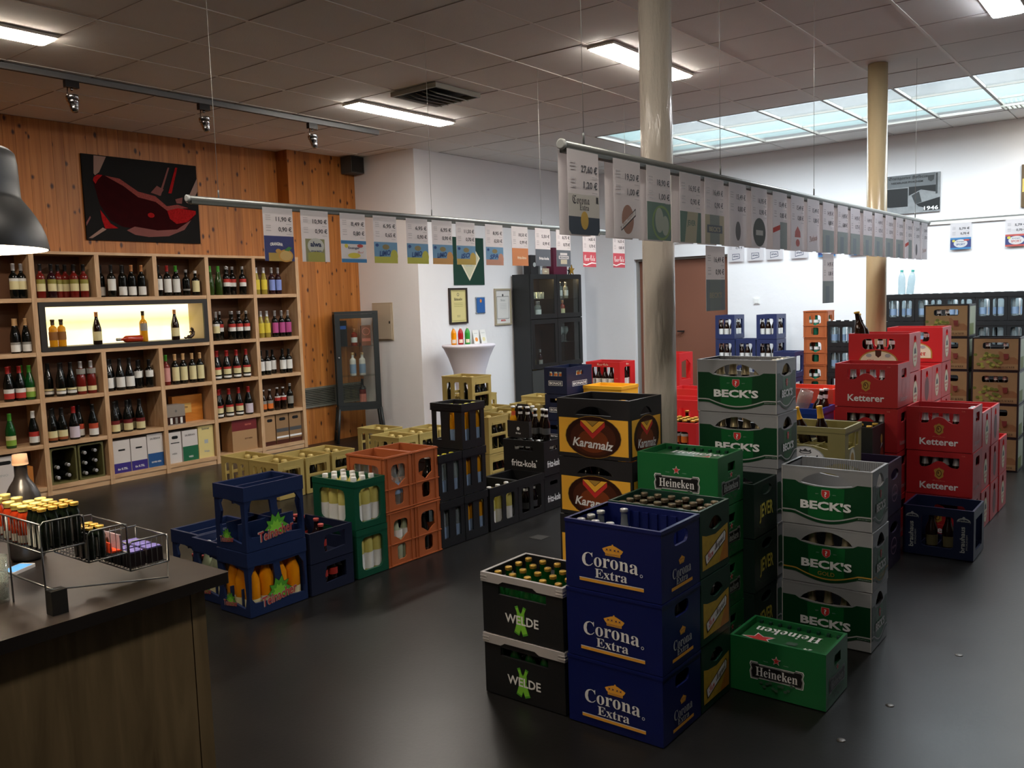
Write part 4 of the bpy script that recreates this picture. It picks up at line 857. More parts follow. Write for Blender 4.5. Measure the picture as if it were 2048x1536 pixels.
r8 = stack('redoval', -1.015, 6.87, 2, 'bright red crate with white oval at the end of the aisle side', group='bright red crates with ovals')
fill(r2[4], 'redoval', 'beer_whitecap', 5, 4, 'front', 'white labelled bottle in the topmost bright red crate behind the crest stack', z=-.01)
fill(r5[4], 'redoval', 'beer_whitecap', 5, 4, 'front', 'white labelled bottle in the topmost crate of the rear tall red stack', z=-.01, only={(3, 0), (4, 0)})
for k, (dx, a) in enumerate(((0, -.16), (.03, -.3))):
    bottle('beer_goldcap', (-1.745+dx, 6.16+.05*k, 1.19-.01*k), ['brown bottle with gold cap sticking high out of the bright red crate', 'brown bottle leaning behind the high standing one in the red crate'][k], 'brown bottles in the red crate', 'beer_bottle', rot=(0, a, 0))
br = put('brau', -.94, 5.53, .0004, 'navy crate with upright lettering standing alone before the red stacks', cat='crate')
bottle_type('beer_dim', 'beer', .262, .034, g_brown, (.955, cp_white, 1.2, .001), [(.18, .42, mat('paper_dim_olive', '#5a5236', .6))], seg=14, face=FC)
fill(br, 'brau', 'beer_dim', 4, 3, 'front', 'brown bottle with white cap in the navy crate with upright lettering', only={(0, 0), (1, 0), (2, 0)})
# hop picture crates by the back
dk = stack('dink', -1.11, 8.43, 4, 'black crate with hop photograph in the stack of four', group='crates with hop photograph')
dl = stack('dink', -1.50, 8.44, 5, 'black crate with hop photograph in the stack of five', group='crates with hop photograph')
for o, nm in ((dk[3], 'topmost crate of the hop photograph stack of four'), (dk[2], 'second highest crate of the hop photograph stack of four'), (dl[4], 'topmost crate of the hop photograph stack of five')):
    fill(o, 'dink', 'beer_whitecap', 5, 4, 'front', 'white labelled bottle in the '+nm, skip=.2)
# black water crates against the back wall
wn = 0
for i in range(6):
    st = stack('blackopen', -2.42+.304*i, 10.5, 5, 'black water crate at the back wall, column %s from the tan pillar' % ('one', 'two', 'three', 'four', 'five', 'six')[i], name='water_crate', group='black water crates at the back wall')
    for k in (3, 4): fill(st[k], 'blackopen', 'waterpet', 3, 3, 'front', 'clear water bottle in the %s black crate, back wall column %s' % (('second highest', 'topmost')[k-3], ('one', 'two', 'three', 'four', 'five', 'six')[i]), 'water_bottle')
for k, (x, a) in enumerate(((-2.585, .0), (-2.50, .12))):
    bottle('waterteal', (x, 10.62, 1.526), ['clear plastic bottle on the black crates close to the tan pillar', 'clear plastic bottle with teal cap tilted on the black crates'][k], 'clear bottles on the black crates', 'water_bottle', rot=(0, a, 0))
# pallet and stacks near the door
plm = mat('pallet_wood', '#7d6242', .8, var=.2, vscale=9)
def pallet(x0, x1, y0, y1, h, label):
    t = thing('pallet', ((x0+x1)/2, (y0+y1)/2, 0), label, 'pallet'); w2, d2 = (x1-x0)/2, (y1-y0)/2
    for k in range(4): obj('board', MB().box(-w2, w2, -.04, .04, h-.02, h, plm), t, (0, -d2+.04+(2*d2-.08)*k/3, 0))
    for s in (-1, 0, 1): obj('bearer', MB().box(-.04, .04, -d2, d2, 0, h-.02, plm), t, (s*(w2-.04), 0, 0))
pallet(-4.8, -3.85, 10.3, 10.75, .12, 'low wooden pallet under the slate blue crates'); pallet(-3.58, -3.275, 10.15, 10.5, .115, 'low wooden pallet under the orange crate tower'); pallet(-3.27, -2.97, 10.2, 10.5, .06, 'flat wooden pallet under the black crates by the orange tower')
bA = stack('bluewin', -4.48, 10.35, 4, 'slate blue crate in the column next to the brown door', .12, 'juice_crate', 'slate blue crates at the back wall')
bB = stack('bluewin', -4.21, 10.35, 3, 'slate blue crate in the shorter middle column', .12, 'juice_crate', 'slate blue crates at the back wall')
bC = stack('bluewin', -3.94, 10.35, 4, 'slate blue crate in the column next to the orange tower', .12, 'juice_crate', 'slate blue crates at the back wall')
for st, nm in ((bA[2:], 'column next to the door'), (bB[2:], 'shorter middle column'), (bC[2:], 'column next to the orange tower')):
    for k, o in enumerate(st): fill(o, 'bluewin', 'beer_whitecap', 3, 3, 'edge', 'dark bottle with white label in slate blue crate, %s, %s' % (nm, ('lower', 'top')[k] if len(st) > 1 else 'top'))
oT = stack('orangeb', -3.29, 10.2, 4, 'orange crate in the tall tower at the back wall', .115, 'water_crate', 'orange tower at the back wall')
for k in (0, 1, 2, 3): fill(oT[k], 'orangeb', 'teal', 3, 3, 'edge', 'green water bottle in the %s crate of the orange tower' % ORD[4][3-k], 'water_bottle')
kM = stack('blackopen', -2.98, 10.2, 4, 'black water crate next to the orange tower', .06, 'water_crate', 'black crates by the orange tower', h=.296)
for k in (2, 3): fill(kM[k], 'blackopen', 'waterpet', 3, 3, 'front', 'clear water bottle in the %s black crate by the orange tower' % ('second highest', 'topmost')[k-2], 'water_bottle')
bS = stack('bluewin', -3.56, 9.9, 3, 'slate blue crate standing before the gap left of the orange tower', 0, 'juice_crate', 'slate blue crates at the back wall')
# red and yellow crates behind the cream pillar
cc = stack('cola', -4.45, 7.5, 3, 'red cola crate in the stack beside the black glass cabinet', 0, 'soft_drink_crate', 'red cola crates')
fill(cc[2], 'cola', 'colapet', 5, 4, 'edge', 'cola bottle with white label in the topmost red cola crate', 'soft_drink_bottle')
ye = stack('yellow', -3.98, 6.72, 3, 'yellow crate in front of the red cola crates', 0, 'soft_drink_crate', 'yellow crates')
rh = stack('redhigh', -4.0, 7.9, 3, 'red crate in the stack half hidden by the cream pillar', 0, 'soft_drink_crate', 'red crates behind the cream pillar')
fill(rh[1], 'redhigh', 'colapet', 5, 4, 'right', 'dark cola bottle in the middle red crate behind the cream pillar', 'soft_drink_bottle')
rw = stack('redwin', -3.20, 6.6, 2, 'red crate of wheat beer showing in the gap beside the cream pillar', 0, 'beer_crate', 'red wheat beer crates')
fill(rw[1], 'redwin', 'wheat', 5, 4, 'all', 'wheat beer bottle with orange label in the red crate gap by the pillar', z=.0135)
rg = stack('redhigh', -3.35, 6.95, 2, 'open red crate behind the wheat beer crate', 0, 'beer_crate', 'open red crates')
fill(rg[1], 'redhigh', 'wheat', 5, 4, 'front', 'dark bottle low in the open red crate behind the wheat beer', z=-.03, only={(1, 0), (3, 0)})
rr_ = stack('redhigh', -3.5, 7.45, 2, 'open red crate at the back of the gap beside the pillar', 0, 'beer_crate', 'open red crates', h=.36)
# ------------------------------------------------------------------ crates in place: the row by the counter
te = stack('tein', -3.79, 2.62, 2, 'dark blue juice crate with green leaf emblem at the aisle corner', 0, 'juice_crate', 'dark blue crates with leaf emblem')
fill(te[0], 'tein', 'oj', 3, 4, 'all', 'orange juice bottle in the lower dark blue leaf crate', 'juice_bottle', z=.0145)
t2 = put('tein', -4.30+.215, 2.66, .0004, 'single dark blue leaf crate with cloudy bottles beside the corner stack', 'juice_crate', 'dark blue crates with leaf emblem')
t3 = put('tein', -4.36, 2.70, .0004, 'single dark blue leaf crate farthest behind the counter', 'juice_crate', 'dark blue crates with leaf emblem')
fill(t2, 'tein', 'cloudy', 3, 4, 'all', 'pale cloudy bottle in the single dark blue leaf crate', 'juice_bottle', only={(0, 0), (1, 0), (2, 0), (0, 1), (2, 1), (2, 2)}, z=.0145)
fill(t3, 'tein', 'cola_s', 3, 4, 'all', 'small dark bottle in the farthest dark blue leaf crate', 'soft_drink_bottle', skip=.4, z=.0145)
lo = stack('lowmid', -3.785, 3.02, 2, 'low midnight blue crate of small dark bottles', 0, 'soft_drink_crate', 'low midnight blue crates')
fill(lo[1], 'lowmid', 'cola_s', 6, 4, 'all', 'small dark bottle with rose cap in the upper low midnight crate', 'soft_drink_bottle', only={(0, 2), (1, 1), (1, 2), (3, 2), (5, 1)})
fill(lo[0], 'lowmid', 'cola_s', 6, 4, 'right', 'small dark bottle in the lower low midnight crate', 'soft_drink_bottle', only={(5, 1), (5, 2)})
al = stack('alwa', -3.79, 3.365, 2, 'bottle green crate of pale lemon bottles', 0, 'soft_drink_crate', 'bottle green crates of lemon bottles')
for k in (0, 1): fill(al[k], 'alwa', 'lemon', 4, 3, 'all' if k else 'edge', 'pale lemon bottle with white label in the %s bottle green crate' % ('lower', 'upper')[k], 'soft_drink_bottle', z=.017)
o1 = stack('orange', -3.79, 3.615, 2, 'orange crate next to the bottle green crates', 0, 'water_crate', 'orange crates in the aisle row')
o2 = stack('orange', -3.79, 3.854, 2, 'orange crate next to the tall black crates', 0, 'water_crate', 'orange crates in the aisle row')
for st, nm, bt_ in ((o1, 'orange stack by the green crates', 'glasswater_w'), (o2, 'orange stack by the black crates', 'darkglass')):
    for k in (0, 1): fill(st[k], 'orange', bt_ if k == 0 or st is o2 else 'glasswater', 4, 3, 'edge', 'glass bottle in the %s crate of the %s' % (('lower', 'upper')[k], nm), 'water_bottle', skip=.12)
k1 = stack('blackslot', -3.79, 4.092, 2, 'slotted black crate in the black column of two', 0, 'soft_drink_crate', 'slotted black crates')
k2 = stack('blackslot', -3.79, 4.332, 3, 'slotted black crate in the black column of three', 0, 'soft_drink_crate', 'slotted black crates')
for k in (0, 1): fill(k1[k], 'blackslot', 'waterpet_y', 3, 3, 'edge', 'clear bottle with yellow cap in the %s slotted crate, column of two' % ('lower', 'upper')[k], 'soft_drink_bottle', z=.013)
for k in (0, 1, 2): fill(k2[k], 'blackslot', 'orangepet', 3, 3, 'right' if k < 2 else 'all', 'orange lemonade bottle with yellow cap in the %s slotted crate, column of three' % ORD[3][2-k], 'soft_drink_bottle', only=None if k < 2 else {(1, 0), (2, 1), (2, 2), (2, 0)}, z=.013)
q1 = put('blackopen', -3.79, 4.60, .0004, 'single black crate with pale lemonade bottles low in the row', 'soft_drink_crate', 'low single black crates')
q2 = put('blackopen', -3.79, 4.925, .0004, 'single black crate with brown bottles low before the lettered black crates', 'soft_drink_crate', 'low single black crates')
fill(q1, 'blackopen', 'lemon', 3, 3, 'edge', 'pale lemonade bottle in the low single black crate', 'soft_drink_bottle', z=.013)
fill(q2, 'blackopen', 'kola', 3, 3, 'edge', 'dark bottle in the low single black crate before the lettered crates', 'soft_drink_bottle', z=.013)
fr_ = stack('fritz', -3.79, 5.25, 2, 'black crate with thin white lettering', 0, 'soft_drink_crate', 'black crates with white lettering')
fill(fr_[1], 'fritz', 'kola', 6, 4, 'all', 'black cola bottle with white cap in the upper lettered black crate', 'soft_drink_bottle', skip=.25, z=.0135)
cr_ = thing('bottle_carrier', (-4.08, 5.39, .537+.002), 'dark cardboard six pack carrier on the lettered black crate', 'carrier')
obj('box', MB().ring(-.105, .105, -.065, .065, 0, .13, .003, mat('carrier_dark', '#1c1a1b', .6)).box(-.102, .102, -.062, .062, 0, .003, MATS['carrier_dark']), cr_)
obj('handle', MB().slab([(-.1, .0), (.1, .0), (.1, .17), (.05, .255), (-.05, .255), (-.1, .17)], [rrect(-.03, .215, .03, .238, .01)], lambda u, v, o: (u, -o, v), .004, MATS['carrier_dark']), cr_)
q = MB(); decals(q, [('ell', 0, .07, .014, .014, k_white), ('text', 'fritz', 'bold', 0, .035, .05, .014, k_white)], lambda u, v, o: (u, -.065-o, v)); obj('print', q, cr_)
for i in range(3):
    for j in (-1, 1):
        bottle('kola_or' if i == 0 else ('kola' if j < 0 or i == 1 else 'kola_lem'), (-4.08-.07+.07*i, 5.39+.032*j, .543), '%s %s in the cardboard carrier' % (('front', 'rear')[j > 0], ('orange necked bottle', 'black cola bottle in the middle', 'pale bottle with orange neck label' if j > 0 else 'black cola bottle at the end')[i]), 'bottles in the six pack carrier', 'soft_drink_bottle')
NM3 = ('first', 'second', 'third')
for k in range(3):
    bottle('kola', (-3.91+.05*k, 5.32+.03*(k % 2), .537+.001), NM3[k]+' loose black cola bottle standing on the lettered black crate', 'loose cola bottles', 'soft_drink_bottle')
bi = stack('bionade', -4.41, 6.5, 4, 'navy crate with framed white lettering', 0, 'soft_drink_crate', 'navy crates with framed lettering')
fill(bi[3], 'bionade', 'kola_lem', 4, 6, 'edge', 'pale bottle in the topmost navy crate with framed lettering', 'soft_drink_bottle', z=.0, skip=.2)
# tan crates
TN = 0
def tan(xr, yf, n, desc, bot=None):
    st = stack('tan', xr, yf, n, 'tan water crate '+desc, 0, 'water_crate', 'tan water crates')
    if xr < -5.9 and n == 1:
        for o in st: o.scale = (1.14, 1, 1); o.location.x -= .0245
    if bot:
        for k_, o in enumerate(st): fill(o, 'tan', bot, 4, 3, 'edge', 'dark bottle in the %stan crate ' % ('' if n == 1 else ORD[n][n-1-k_]+' ')+desc, 'water_bottle', skip=.3, z=.0135)
tan(-5.93, 4.45, 1, 'at the front corner of the tan row', 'darkglass')
tan(-6.33, 4.45, 1, 'at the front, next to the wine shelf')
tan(-5.93, 4.74, 1, 'second along the tan row', 'darkglass')
tan(-5.93, 5.03, 1, 'third along the tan row', 'darkglass')
tan(-5.98, 5.91, 1, 'starting the second tan group behind the orange crates', 'darkglass')
tan(-6.50, 6.22, 1, 'beside the dark display cabinet legs')
tan(-5.98, 6.20, 1, 'second in the tan group behind the orange crates', 'darkglass')
tan(-5.98, 6.49, 1, 'third in the tan group behind the orange crates')
tan(-5.80, 6.95, 2, 'beyond the tan group under the white wall')
tan(-4.92, 5.78, 3, 'in the tan tower before the white round table', 'darkglass')
tan(-4.60, 5.60, 2, 'right beside the tan tower', 'darkglass')
tan(-4.60, 5.90, 2, 'behind the one beside the tan tower')
tan(-4.97, 6.12, 2, 'between tan tower and navy crates')
tan(-4.69, 6.46, 2, 'partly hidden by the navy lettered crates')
tan(-5.0, 7.05, 2, 'behind the navy lettered crates')
# ------------------------------------------------------------------ wine shelf
oak = wood('shelf_oak', '#b48e68', '#c6a27c', '#d3b491', (3, 3, .5), 5., .5)
oak_h = wood('shelf_oak_boards', '#b48e68', '#c6a27c', '#d3b491', (3, .5, 3), 5., .5)
backm = mat('shelf_back', '#6b4a33', .7, var=.1, vscale=4)
SX0, SX1 = -8.24, -7.95
UY = [2.945, 3.518, 4.094, 4.665, 5.235, 5.803, 6.380]; SZ = [.085, .465, .868, 1.278, 1.75, 2.135]; BT = .036
ws = thing('wine_shelf', (-8.1, 4.7, 0), 'long light oak wine shelf against the pine wall', 'shelf')
def rel(q, name): return obj(name, q, ws, (8.1, -4.7, 0))
for k, yy in enumerate(UY):
    if 2 <= k <= 3:
        rel(MB().box(SX0, SX1, yy-.021, yy+.021, .0, SZ[3]-BT, oak), 'upright'); rel(MB().box(SX0, SX1, yy-.021, yy+.021, SZ[4], SZ[5], oak), 'upright')
    else: rel(MB().box(SX0, SX1, yy-.021, yy+.021, .0, SZ[5], oak), 'upright')
for j, z in enumerate(SZ):
    if j == 5: rel(MB().box(SX0, SX1+.003, UY[0]-.021, UY[-1]+.021, z, z+.025, oak_h), 'top_board'); continue
    for i in range(6):
        if j == 4 and 1 <= i <= 3 or j == 3 and 1 <= i <= 3:
            if i > 1: continue
            rel(MB().box(SX0+.01, SX1-.004, UY[1]+.0215, UY[4]-.0215, z-BT, z, oak_h), 'shelf_board'); continue
        rel(MB().box(SX0+.01, SX1-.004, UY[i]+.0215, UY[i+1]-.0215, z-BT, z, oak_h), 'shelf_board')
rel(MB().box(SX0, SX1-.012, UY[0], UY[-1]+.02, 0, .048, oak_h), 'plinth')
for i in range(6):
    rel(MB().box(SX0, SX0+.006, UY[i]+.022, UY[i+1]-.022, .05, SZ[5]-.002, backm), 'back_panel')
# lit display niche
ni = thing('display_niche', (-8.1, 4.377, 1.279), 'backlit display niche with black frame in the wine shelf', 'display niche')
ny0, ny1, nz = -.832, .832, .433
obj('frame', MB().slab([(ny0, 0), (ny1, 0), (ny1, nz), (ny0, nz)], [[(ny0+.055, .035), (ny1-.045, .035), (ny1-.045, nz-.04), (ny0+.055, nz-.04)]], lambda u, v, o: (.155+o, u, v), .02, mat('niche_black', '#26221f', .5)), ni)
obj('inner_walls', MB().box(-.12, .135, ny0+.045, ny0+.055, .03, nz-.03, mat('niche_inner', '#c2a985', .5)).box(-.12, .135, ny1-.045, ny1-.035, .03, nz-.03, MATS['niche_inner']).box(-.12, .135, ny0+.05, ny1-.04, .02, .035, MATS['niche_black']).box(-.12, .135, ny0+.05, ny1-.04, nz-.04, nz-.03, MATS['niche_inner']), ni)
m, nt, b, new, lk = graph('niche_light')
tc = new('ShaderNodeTexCoord'); sx = new('ShaderNodeSeparateXYZ'); lk(tc.outputs['Generated'], sx.inputs[0]); rp = ramp(new, [(.0, '#ffefc0'), (.35, '#fff2b0'), (.6, '#f3ec88'), (.85, '#fff6d0')]); lk(sx.outputs[2], rp.inputs[0])
lk(rp.outputs[0], b.inputs['Emission Color']); b.inputs['Emission Strength'].default_value = .8; b.inputs['Base Color'].default_value = lin('#fff8e0')
obj('light_panel', MB().box(-.124, -.12, ny0+.056, ny1-.046, .036, nz-.041, m), ni)
# bottle kinds on the shelf (labels face the room, +X)
def wt(key, kind, glass, capm, labels, h=.30, r=.037, cz=.80): bottle_type(key, kind, h, r, glass, (cz, capm, 1.06, .0), labels, seg=14, face=-.3, spread=70)
wt('w_cream', 'bord', g_dark, cp_silver, [(.26, .5, p_cream), (.5, .58, p_white)]); wt('w_white', 'bord', g_dark, cp_black, [(.2, .56, p_white)]); wt('w_lowwhite', 'bord', g_dark, cp_black, [(.05, .32, p_white)]); wt('w_lowor', 'bord', g_dark, cp_copper, [(.05, .32, p_white)])
wt('w_rose', 'bord', g_rose, cp_black, [(.2, .42, p_cream), (.42, .55, k_olive)]); wt('w_darklab', 'bord', g_plum, cp_black, [(.2, .42, p_cream), (.42, .55, k_olive)])
wt('w_redcap', 'bord', g_dark, cp_red, [(.12, .56, p_white)]); wt('w_greencap', 'bord', g_dark, cp_green, [(.12, .56, p_white)]); wt('w_short', 'bord', g_dark, cp_white, [(.15, .6, p_cream)], .25, .038, .9); wt('w_dark', 'bord', g_dark, cp_silver, [(.2, .26, p_grey)], .26, .037, .9)
wt('w_greenw', 'flute', g_olive, cp_green, [], .30, .038); wt('w_redwhite', 'bord', g_dark, cp_silver, [(.3, .44, p_white), (.44, .56, p_red)], cz=.9); wt('w_yel', 'flute', g_white, cp_silver, [(.18, .55, p_yel)], .29, .036); wt('w_blue', 'bord', g_plum, cp_silver, [(.15, .55, p_blue)], .29, .035); wt('w_pink', 'bord', g_dark, cp_silver, [(.16, .55, p_pink)], .29, .036)
wt('w_cork', 'burg', g_dark, cp_cork, [(.05, .25, p_white), (.25, .32, p_grey)]); wt('w_redlab', 'burg', g_dark, cp_red, [(.08, .24, p_red), (.24, .36, p_white)], r=.041); wt('w_grnlab', 'burg', g_green, cp_green, [(.08, .24, p_green), (.24, .36, p_cream)], r=.041)
wt('w_band', 'burg', g_dark, cp_black, [(.08, .16, p_white), (.18, .24, p_cream)], r=.04); wt('w_rosec', 'burg', g_rose, cp_silver, [(.1, .24, p_cream), (.62, .78, p_grey)], r=.04); wt('w_burgw', 'burg', g_dark, cp_black, [(.1, .42, p_white)], r=.041); wt('w_midw', 'bord', g_dark, cp_black, [(.38, .62, p_white)], .27)
wt('w_tallc', 'bord', g_dark, cp_cork, [(.12, .58, p_cream)]); wt('w_tallp', 'bord', g_rose, cp_green, [(.12, .58, mat('paper_rose', '#c98f8a', .6))]); wt('w_burgr', 'burg', g_dark, cp_red, [(.06, .13, p_white), (.18, .36, p_cream), (.36, .44, p_red)], r=.042); wt('w_label2', 'bord', g_dark, cp_black, [(.18, .56, p_white)], .27)
wt('w_rw2', 'burg', g_dark, cp_white, [(.08, .26, p_white), (.26, .4, p_red)], r=.042); wt('w_cream2', 'burg', g_dark, cp_black, [(.06, .14, mat('paper_russet', '#8a4a24', .6)), (.14, .34, p_cream)], r=.042); wt('w_pinkw', 'burg', g_dark, cp_red, [(.06, .4, mat('paper_lilac', '#cfc4d2', .6))], r=.044); wt('w_orw', 'burg', g_dark, cp_black, [(.06, .26, p_white), (.26, .42, mat('paper_brick', '#b8492e', .6))], r=.042)
wt('w_maroon', 'burg', g_dark, cp_black, [(.06, .28, p_cream), (.28, .4, mat('paper_maroon', '#6e1c1c', .6))], r=.043); wt('w_mi', 'beer', g_brown, cp_silver, [(.12, .36, p_or), (.36, .5, p_grey)], .24, .035, .95); wt('w_redb', 'beer', g_brown, cp_silver, [(.42, .56, p_red), (.56, .62, p_white)], .25, .035, .95); wt('w_greyb', 'bord', g_dark, cp_silver, [(.2, .5, p_grey)], .28, .036, .9)
ROWN = ['top row', 'second row', 'third row', 'fourth row', 'bottom row']; COLN = ['first', 'second', 'third', 'fourth', 'fifth', 'sixth']
DES = {'w_cream': 'dark wine bottle with cream label', 'w_white': 'dark wine bottle with tall white label', 'w_lowwhite': 'dark wine bottle with low white label', 'w_lowor': 'wine bottle with copper capsule and low white label', 'w_rose': 'rose red bottle with cream label', 'w_darklab': 'plum bottle with cream label', 'w_redcap': 'wine bottle with red capsule', 'w_greencap': 'wine bottle with green capsule', 'w_short': 'short bottle with big cream label', 'w_dark': 'short black bottle', 'w_greenw': 'unlabelled green wine bottle', 'w_redwhite': 'wine bottle with red and white label', 'w_yel': 'yellow wine bottle', 'w_blue': 'plum bottle with pale blue label', 'w_pink': 'dark bottle with pink label', 'w_cork': 'wine bottle with beige capsule', 'w_redlab': 'wine bottle with red label', 'w_grnlab': 'green bottle with green label', 'w_band': 'dark sparkling bottle with white bands', 'w_rosec': 'rose sparkling bottle', 'w_burgw': 'sloping dark bottle with white label', 'w_midw': 'dark bottle with white label high up', 'w_tallc': 'wine bottle with tall cream label', 'w_tallp': 'rose bottle with pink label and green cap', 'w_burgr': 'sloping bottle with red capsule and cream label', 'w_label2': 'dark bottle with white label', 'w_rw2': 'bottle with white capsule, red and white label', 'w_cream2': 'sloping bottle with cream and russet label', 'w_pinkw': 'sloping bottle with lilac label', 'w_orw': 'sloping bottle with brick and white label', 'w_maroon': 'sloping bottle with maroon and cream label', 'w_mi': 'small bottle with orange label', 'w_redb': 'small bottle with red shoulder label', 'w_greyb': 'slim dark bottle with grey label'}
CELLS = {
 (0, 0): [('w_cream', .80), ('w_cream', .96)], (0, 1): [('w_rose', .14), ('w_darklab', .32), ('w_rose', .5, 1), ('w_rose', .69), ('w_rose', .86), ('w_rose', .62, 1), ('w_rose', .78, 1)],
 (0, 2): [('w_lowwhite', .15, 1), ('w_white', .27), ('w_lowwhite', .47), ('w_lowor', .65), ('w_lowor', .84), ('w_lowwhite', .57, 1), ('w_lowwhite', .75, 1)],
 (0, 3): [('w_white', .09), ('w_redcap', .27), ('w_greencap', .45), ('w_dark', .66), ('w_dark', .56, 1), ('w_short', .86)],
 (0, 4): [('w_greenw', .1), ('w_greenw', .29), ('w_redwhite', .47), ('w_redwhite', .6, 1), ('w_redwhite', .72, 1), ('w_redwhite', .85), ('w_greenw', .2, 1)],
 (0, 5): [('w_yel', .1), ('w_yel', .28), ('w_blue', .48), ('w_blue', .64), ('w_blue', .4, 1)],
 (1, 0): [('w_cork', .74), ('w_cork', .92), ('w_cork', .83, 1)],
 (1, 4): [('w_cream', .17), ('w_redwhite', .36, 1), ('w_redwhite', .54), ('w_redwhite', .71), ('w_redwhite', .88), ('w_redwhite', .62, 1), ('w_redwhite', .8, 1)],
 (1, 5): [('w_yel', .15), ('w_yel', .3), ('w_pink', .5), ('w_pink', .67), ('w_pink', .83)],
 (2, 0): [('w_redlab', .58), ('w_redlab', .76), ('w_grnlab', .94), ('w_redlab', .67, 1), ('w_grnlab', .85, 1)],
 (2, 1): [('w_band', .2, 1), ('w_band', .33), ('w_band', .51), ('w_rosec', .68), ('w_rosec', .86), ('w_band', .42, 1)],
 (2, 2): [('w_burgw', .08), ('w_burgw', .3), ('w_burgw', .48), ('w_midw', .64), ('w_midw', .75, 1), ('w_midw', .86), ('w_burgw', .2, 1)],
 (2, 3): [('w_tallp', .12), ('w_tallc', .31), ('w_tallc', .48), ('w_tallc', .67), ('w_tallc', .84), ('w_tallc', .4, 1), ('w_tallc', .58, 1)],
 (2, 4): [('w_burgr', .13), ('w_burgr', .36), ('w_burgr', .59), ('w_burgr', .82), ('w_burgr', .25, 1), ('w_burgr', .48, 1)],
 (2, 5): [('w_label2', .1), ('w_label2', .26), ('w_label2', .5, 1), ('w_label2', .64), ('w_label2', .8)],
 (3, 0): [('w_grnlab', .55), ('w_rw2', .92)], (3, 1): [('w_cream2', .13), ('w_cream2', .3), ('w_pinkw', .5), ('w_orw', .66, 1), ('w_orw', .83), ('w_cream2', .22, 1)],
 (3, 2): [('w_maroon', .14), ('w_maroon', .38), ('w_maroon', .62), ('w_maroon', .27, 1), ('w_maroon', .52, 1)],
 (3, 4): [('w_burgr', .12), ('w_burgr', .36), ('w_burgr', .59), ('w_pinkw', .82), ('w_burgr', .25, 1)], (3, 5): [('w_mi', .1), ('w_mi', .26), ('w_redb', .45), ('w_redb', .6), ('w_greyb', .78)]}
from collections import Counter
for (r_, c_), lst in CELLS.items():
    y0, y1 = UY[c_]+.021, UY[c_+1]-.021; cnt = Counter(); tot = Counter(k[0] for k in lst)
    for it in sorted(lst, key=lambda q: q[1]):
        key, fr = it[0], it[1]; bk = len(it) > 2; x = SX1-(.15 if bk else .07); cnt[key] += 1
        r0 = BOT[key][3]; yy = min(max(y0+fr*(y1-y0), y0+r0+.004), y1-r0-.004)
        nth = ('' if tot[key] == 1 else ['first ', 'second ', 'third ', 'fourth ', 'fifth ', 'sixth ', 'seventh '][cnt[key]-1])
        bottle(key, (x, yy, SZ[4-r_]+.0003), '%s%s, %s, %s compartment' % (nth, DES[key], ROWN[r_], COLN[c_]), 'wine bottles, %s, %s compartment' % (ROWN[r_], COLN[c_]))
# things in the niche
bottle_type('n_gold', 'square', .245, .036, g_gold, (.8, mat('cap_umber', '#3a2a1a', .5), 1.1, .0), [(.25, .55, mat('paper_umber', '#8a5a2a', .6))], face=-.3, seg=8); bottle_type('n_dark', 'burg', .30, .04, g_brown, (.86, cp_copper, 1.05, 0), [(.12, .4, p_cream)], face=-.3, spread=60); bottle_type('n_amb', 'bord', .295, .037, g_gold, (.86, mat('cap_umber', '#3a2a1a'), 1.05, 0), [(.36, .6, p_grey)], face=-.3, spread=60); bottle_type('n_red', 'bord', .25, .034, mat('glass_coral', '#a83218', .12), (.85, p_grey, 1.05, 0))
NZ = 1.279+.0353
bottle('n_gold', (-8.03, 3.69, NZ), 'square gold bottle standing first in the lit niche', 'gold bottles in the lit niche', 'spirits_bottle'); bottle('n_gold', (-8.03, 3.765, NZ), 'square gold bottle standing second in the lit niche', 'gold bottles in the lit niche', 'spirits_bottle')
bottle('n_dark', (-8.03, 4.09, NZ), 'brown bottle with cream label alone in the lit niche', None); bottle('n_amb', (-8.05, 4.56, NZ), 'upright amber gold bottle with grey label in the lit niche', None)
bottle('n_red', (-7.99, 4.50, NZ+.0345), 'coral red bottle lying down in the lit niche', None, rot=(math.pi/2, 0, 0)); bottle('n_dark', (-8.03, 4.885, NZ), 'brown sloping bottle near the figurine in the lit niche', None)
fg = MB(); bz = mat('bronze_figure', '#3a2a20', .4, .3)
fg.tube([(0, -.03, .02), (0, .0, .02), (0, .025, .04), (0, .03, .075)], .019, bz, 8); fg.tube([(0, .03, .07), (0, .022, .1), (0, .01, .105)], .014, bz, 8); fg.tube([(0, -.03, .02), (0, -.055, .008), (0, -.07, .018)], .009, bz, 8); fg.tube([(0, .02, .06), (0, .0, .075), (0, -.012, .065)], .007, bz, 6)
tag(obj('bronze_figurine', fg, None, (-8.02, 5.045, NZ+.0015)), 'small bronze crouching figurine beside the last niche bottle', 'figurine')
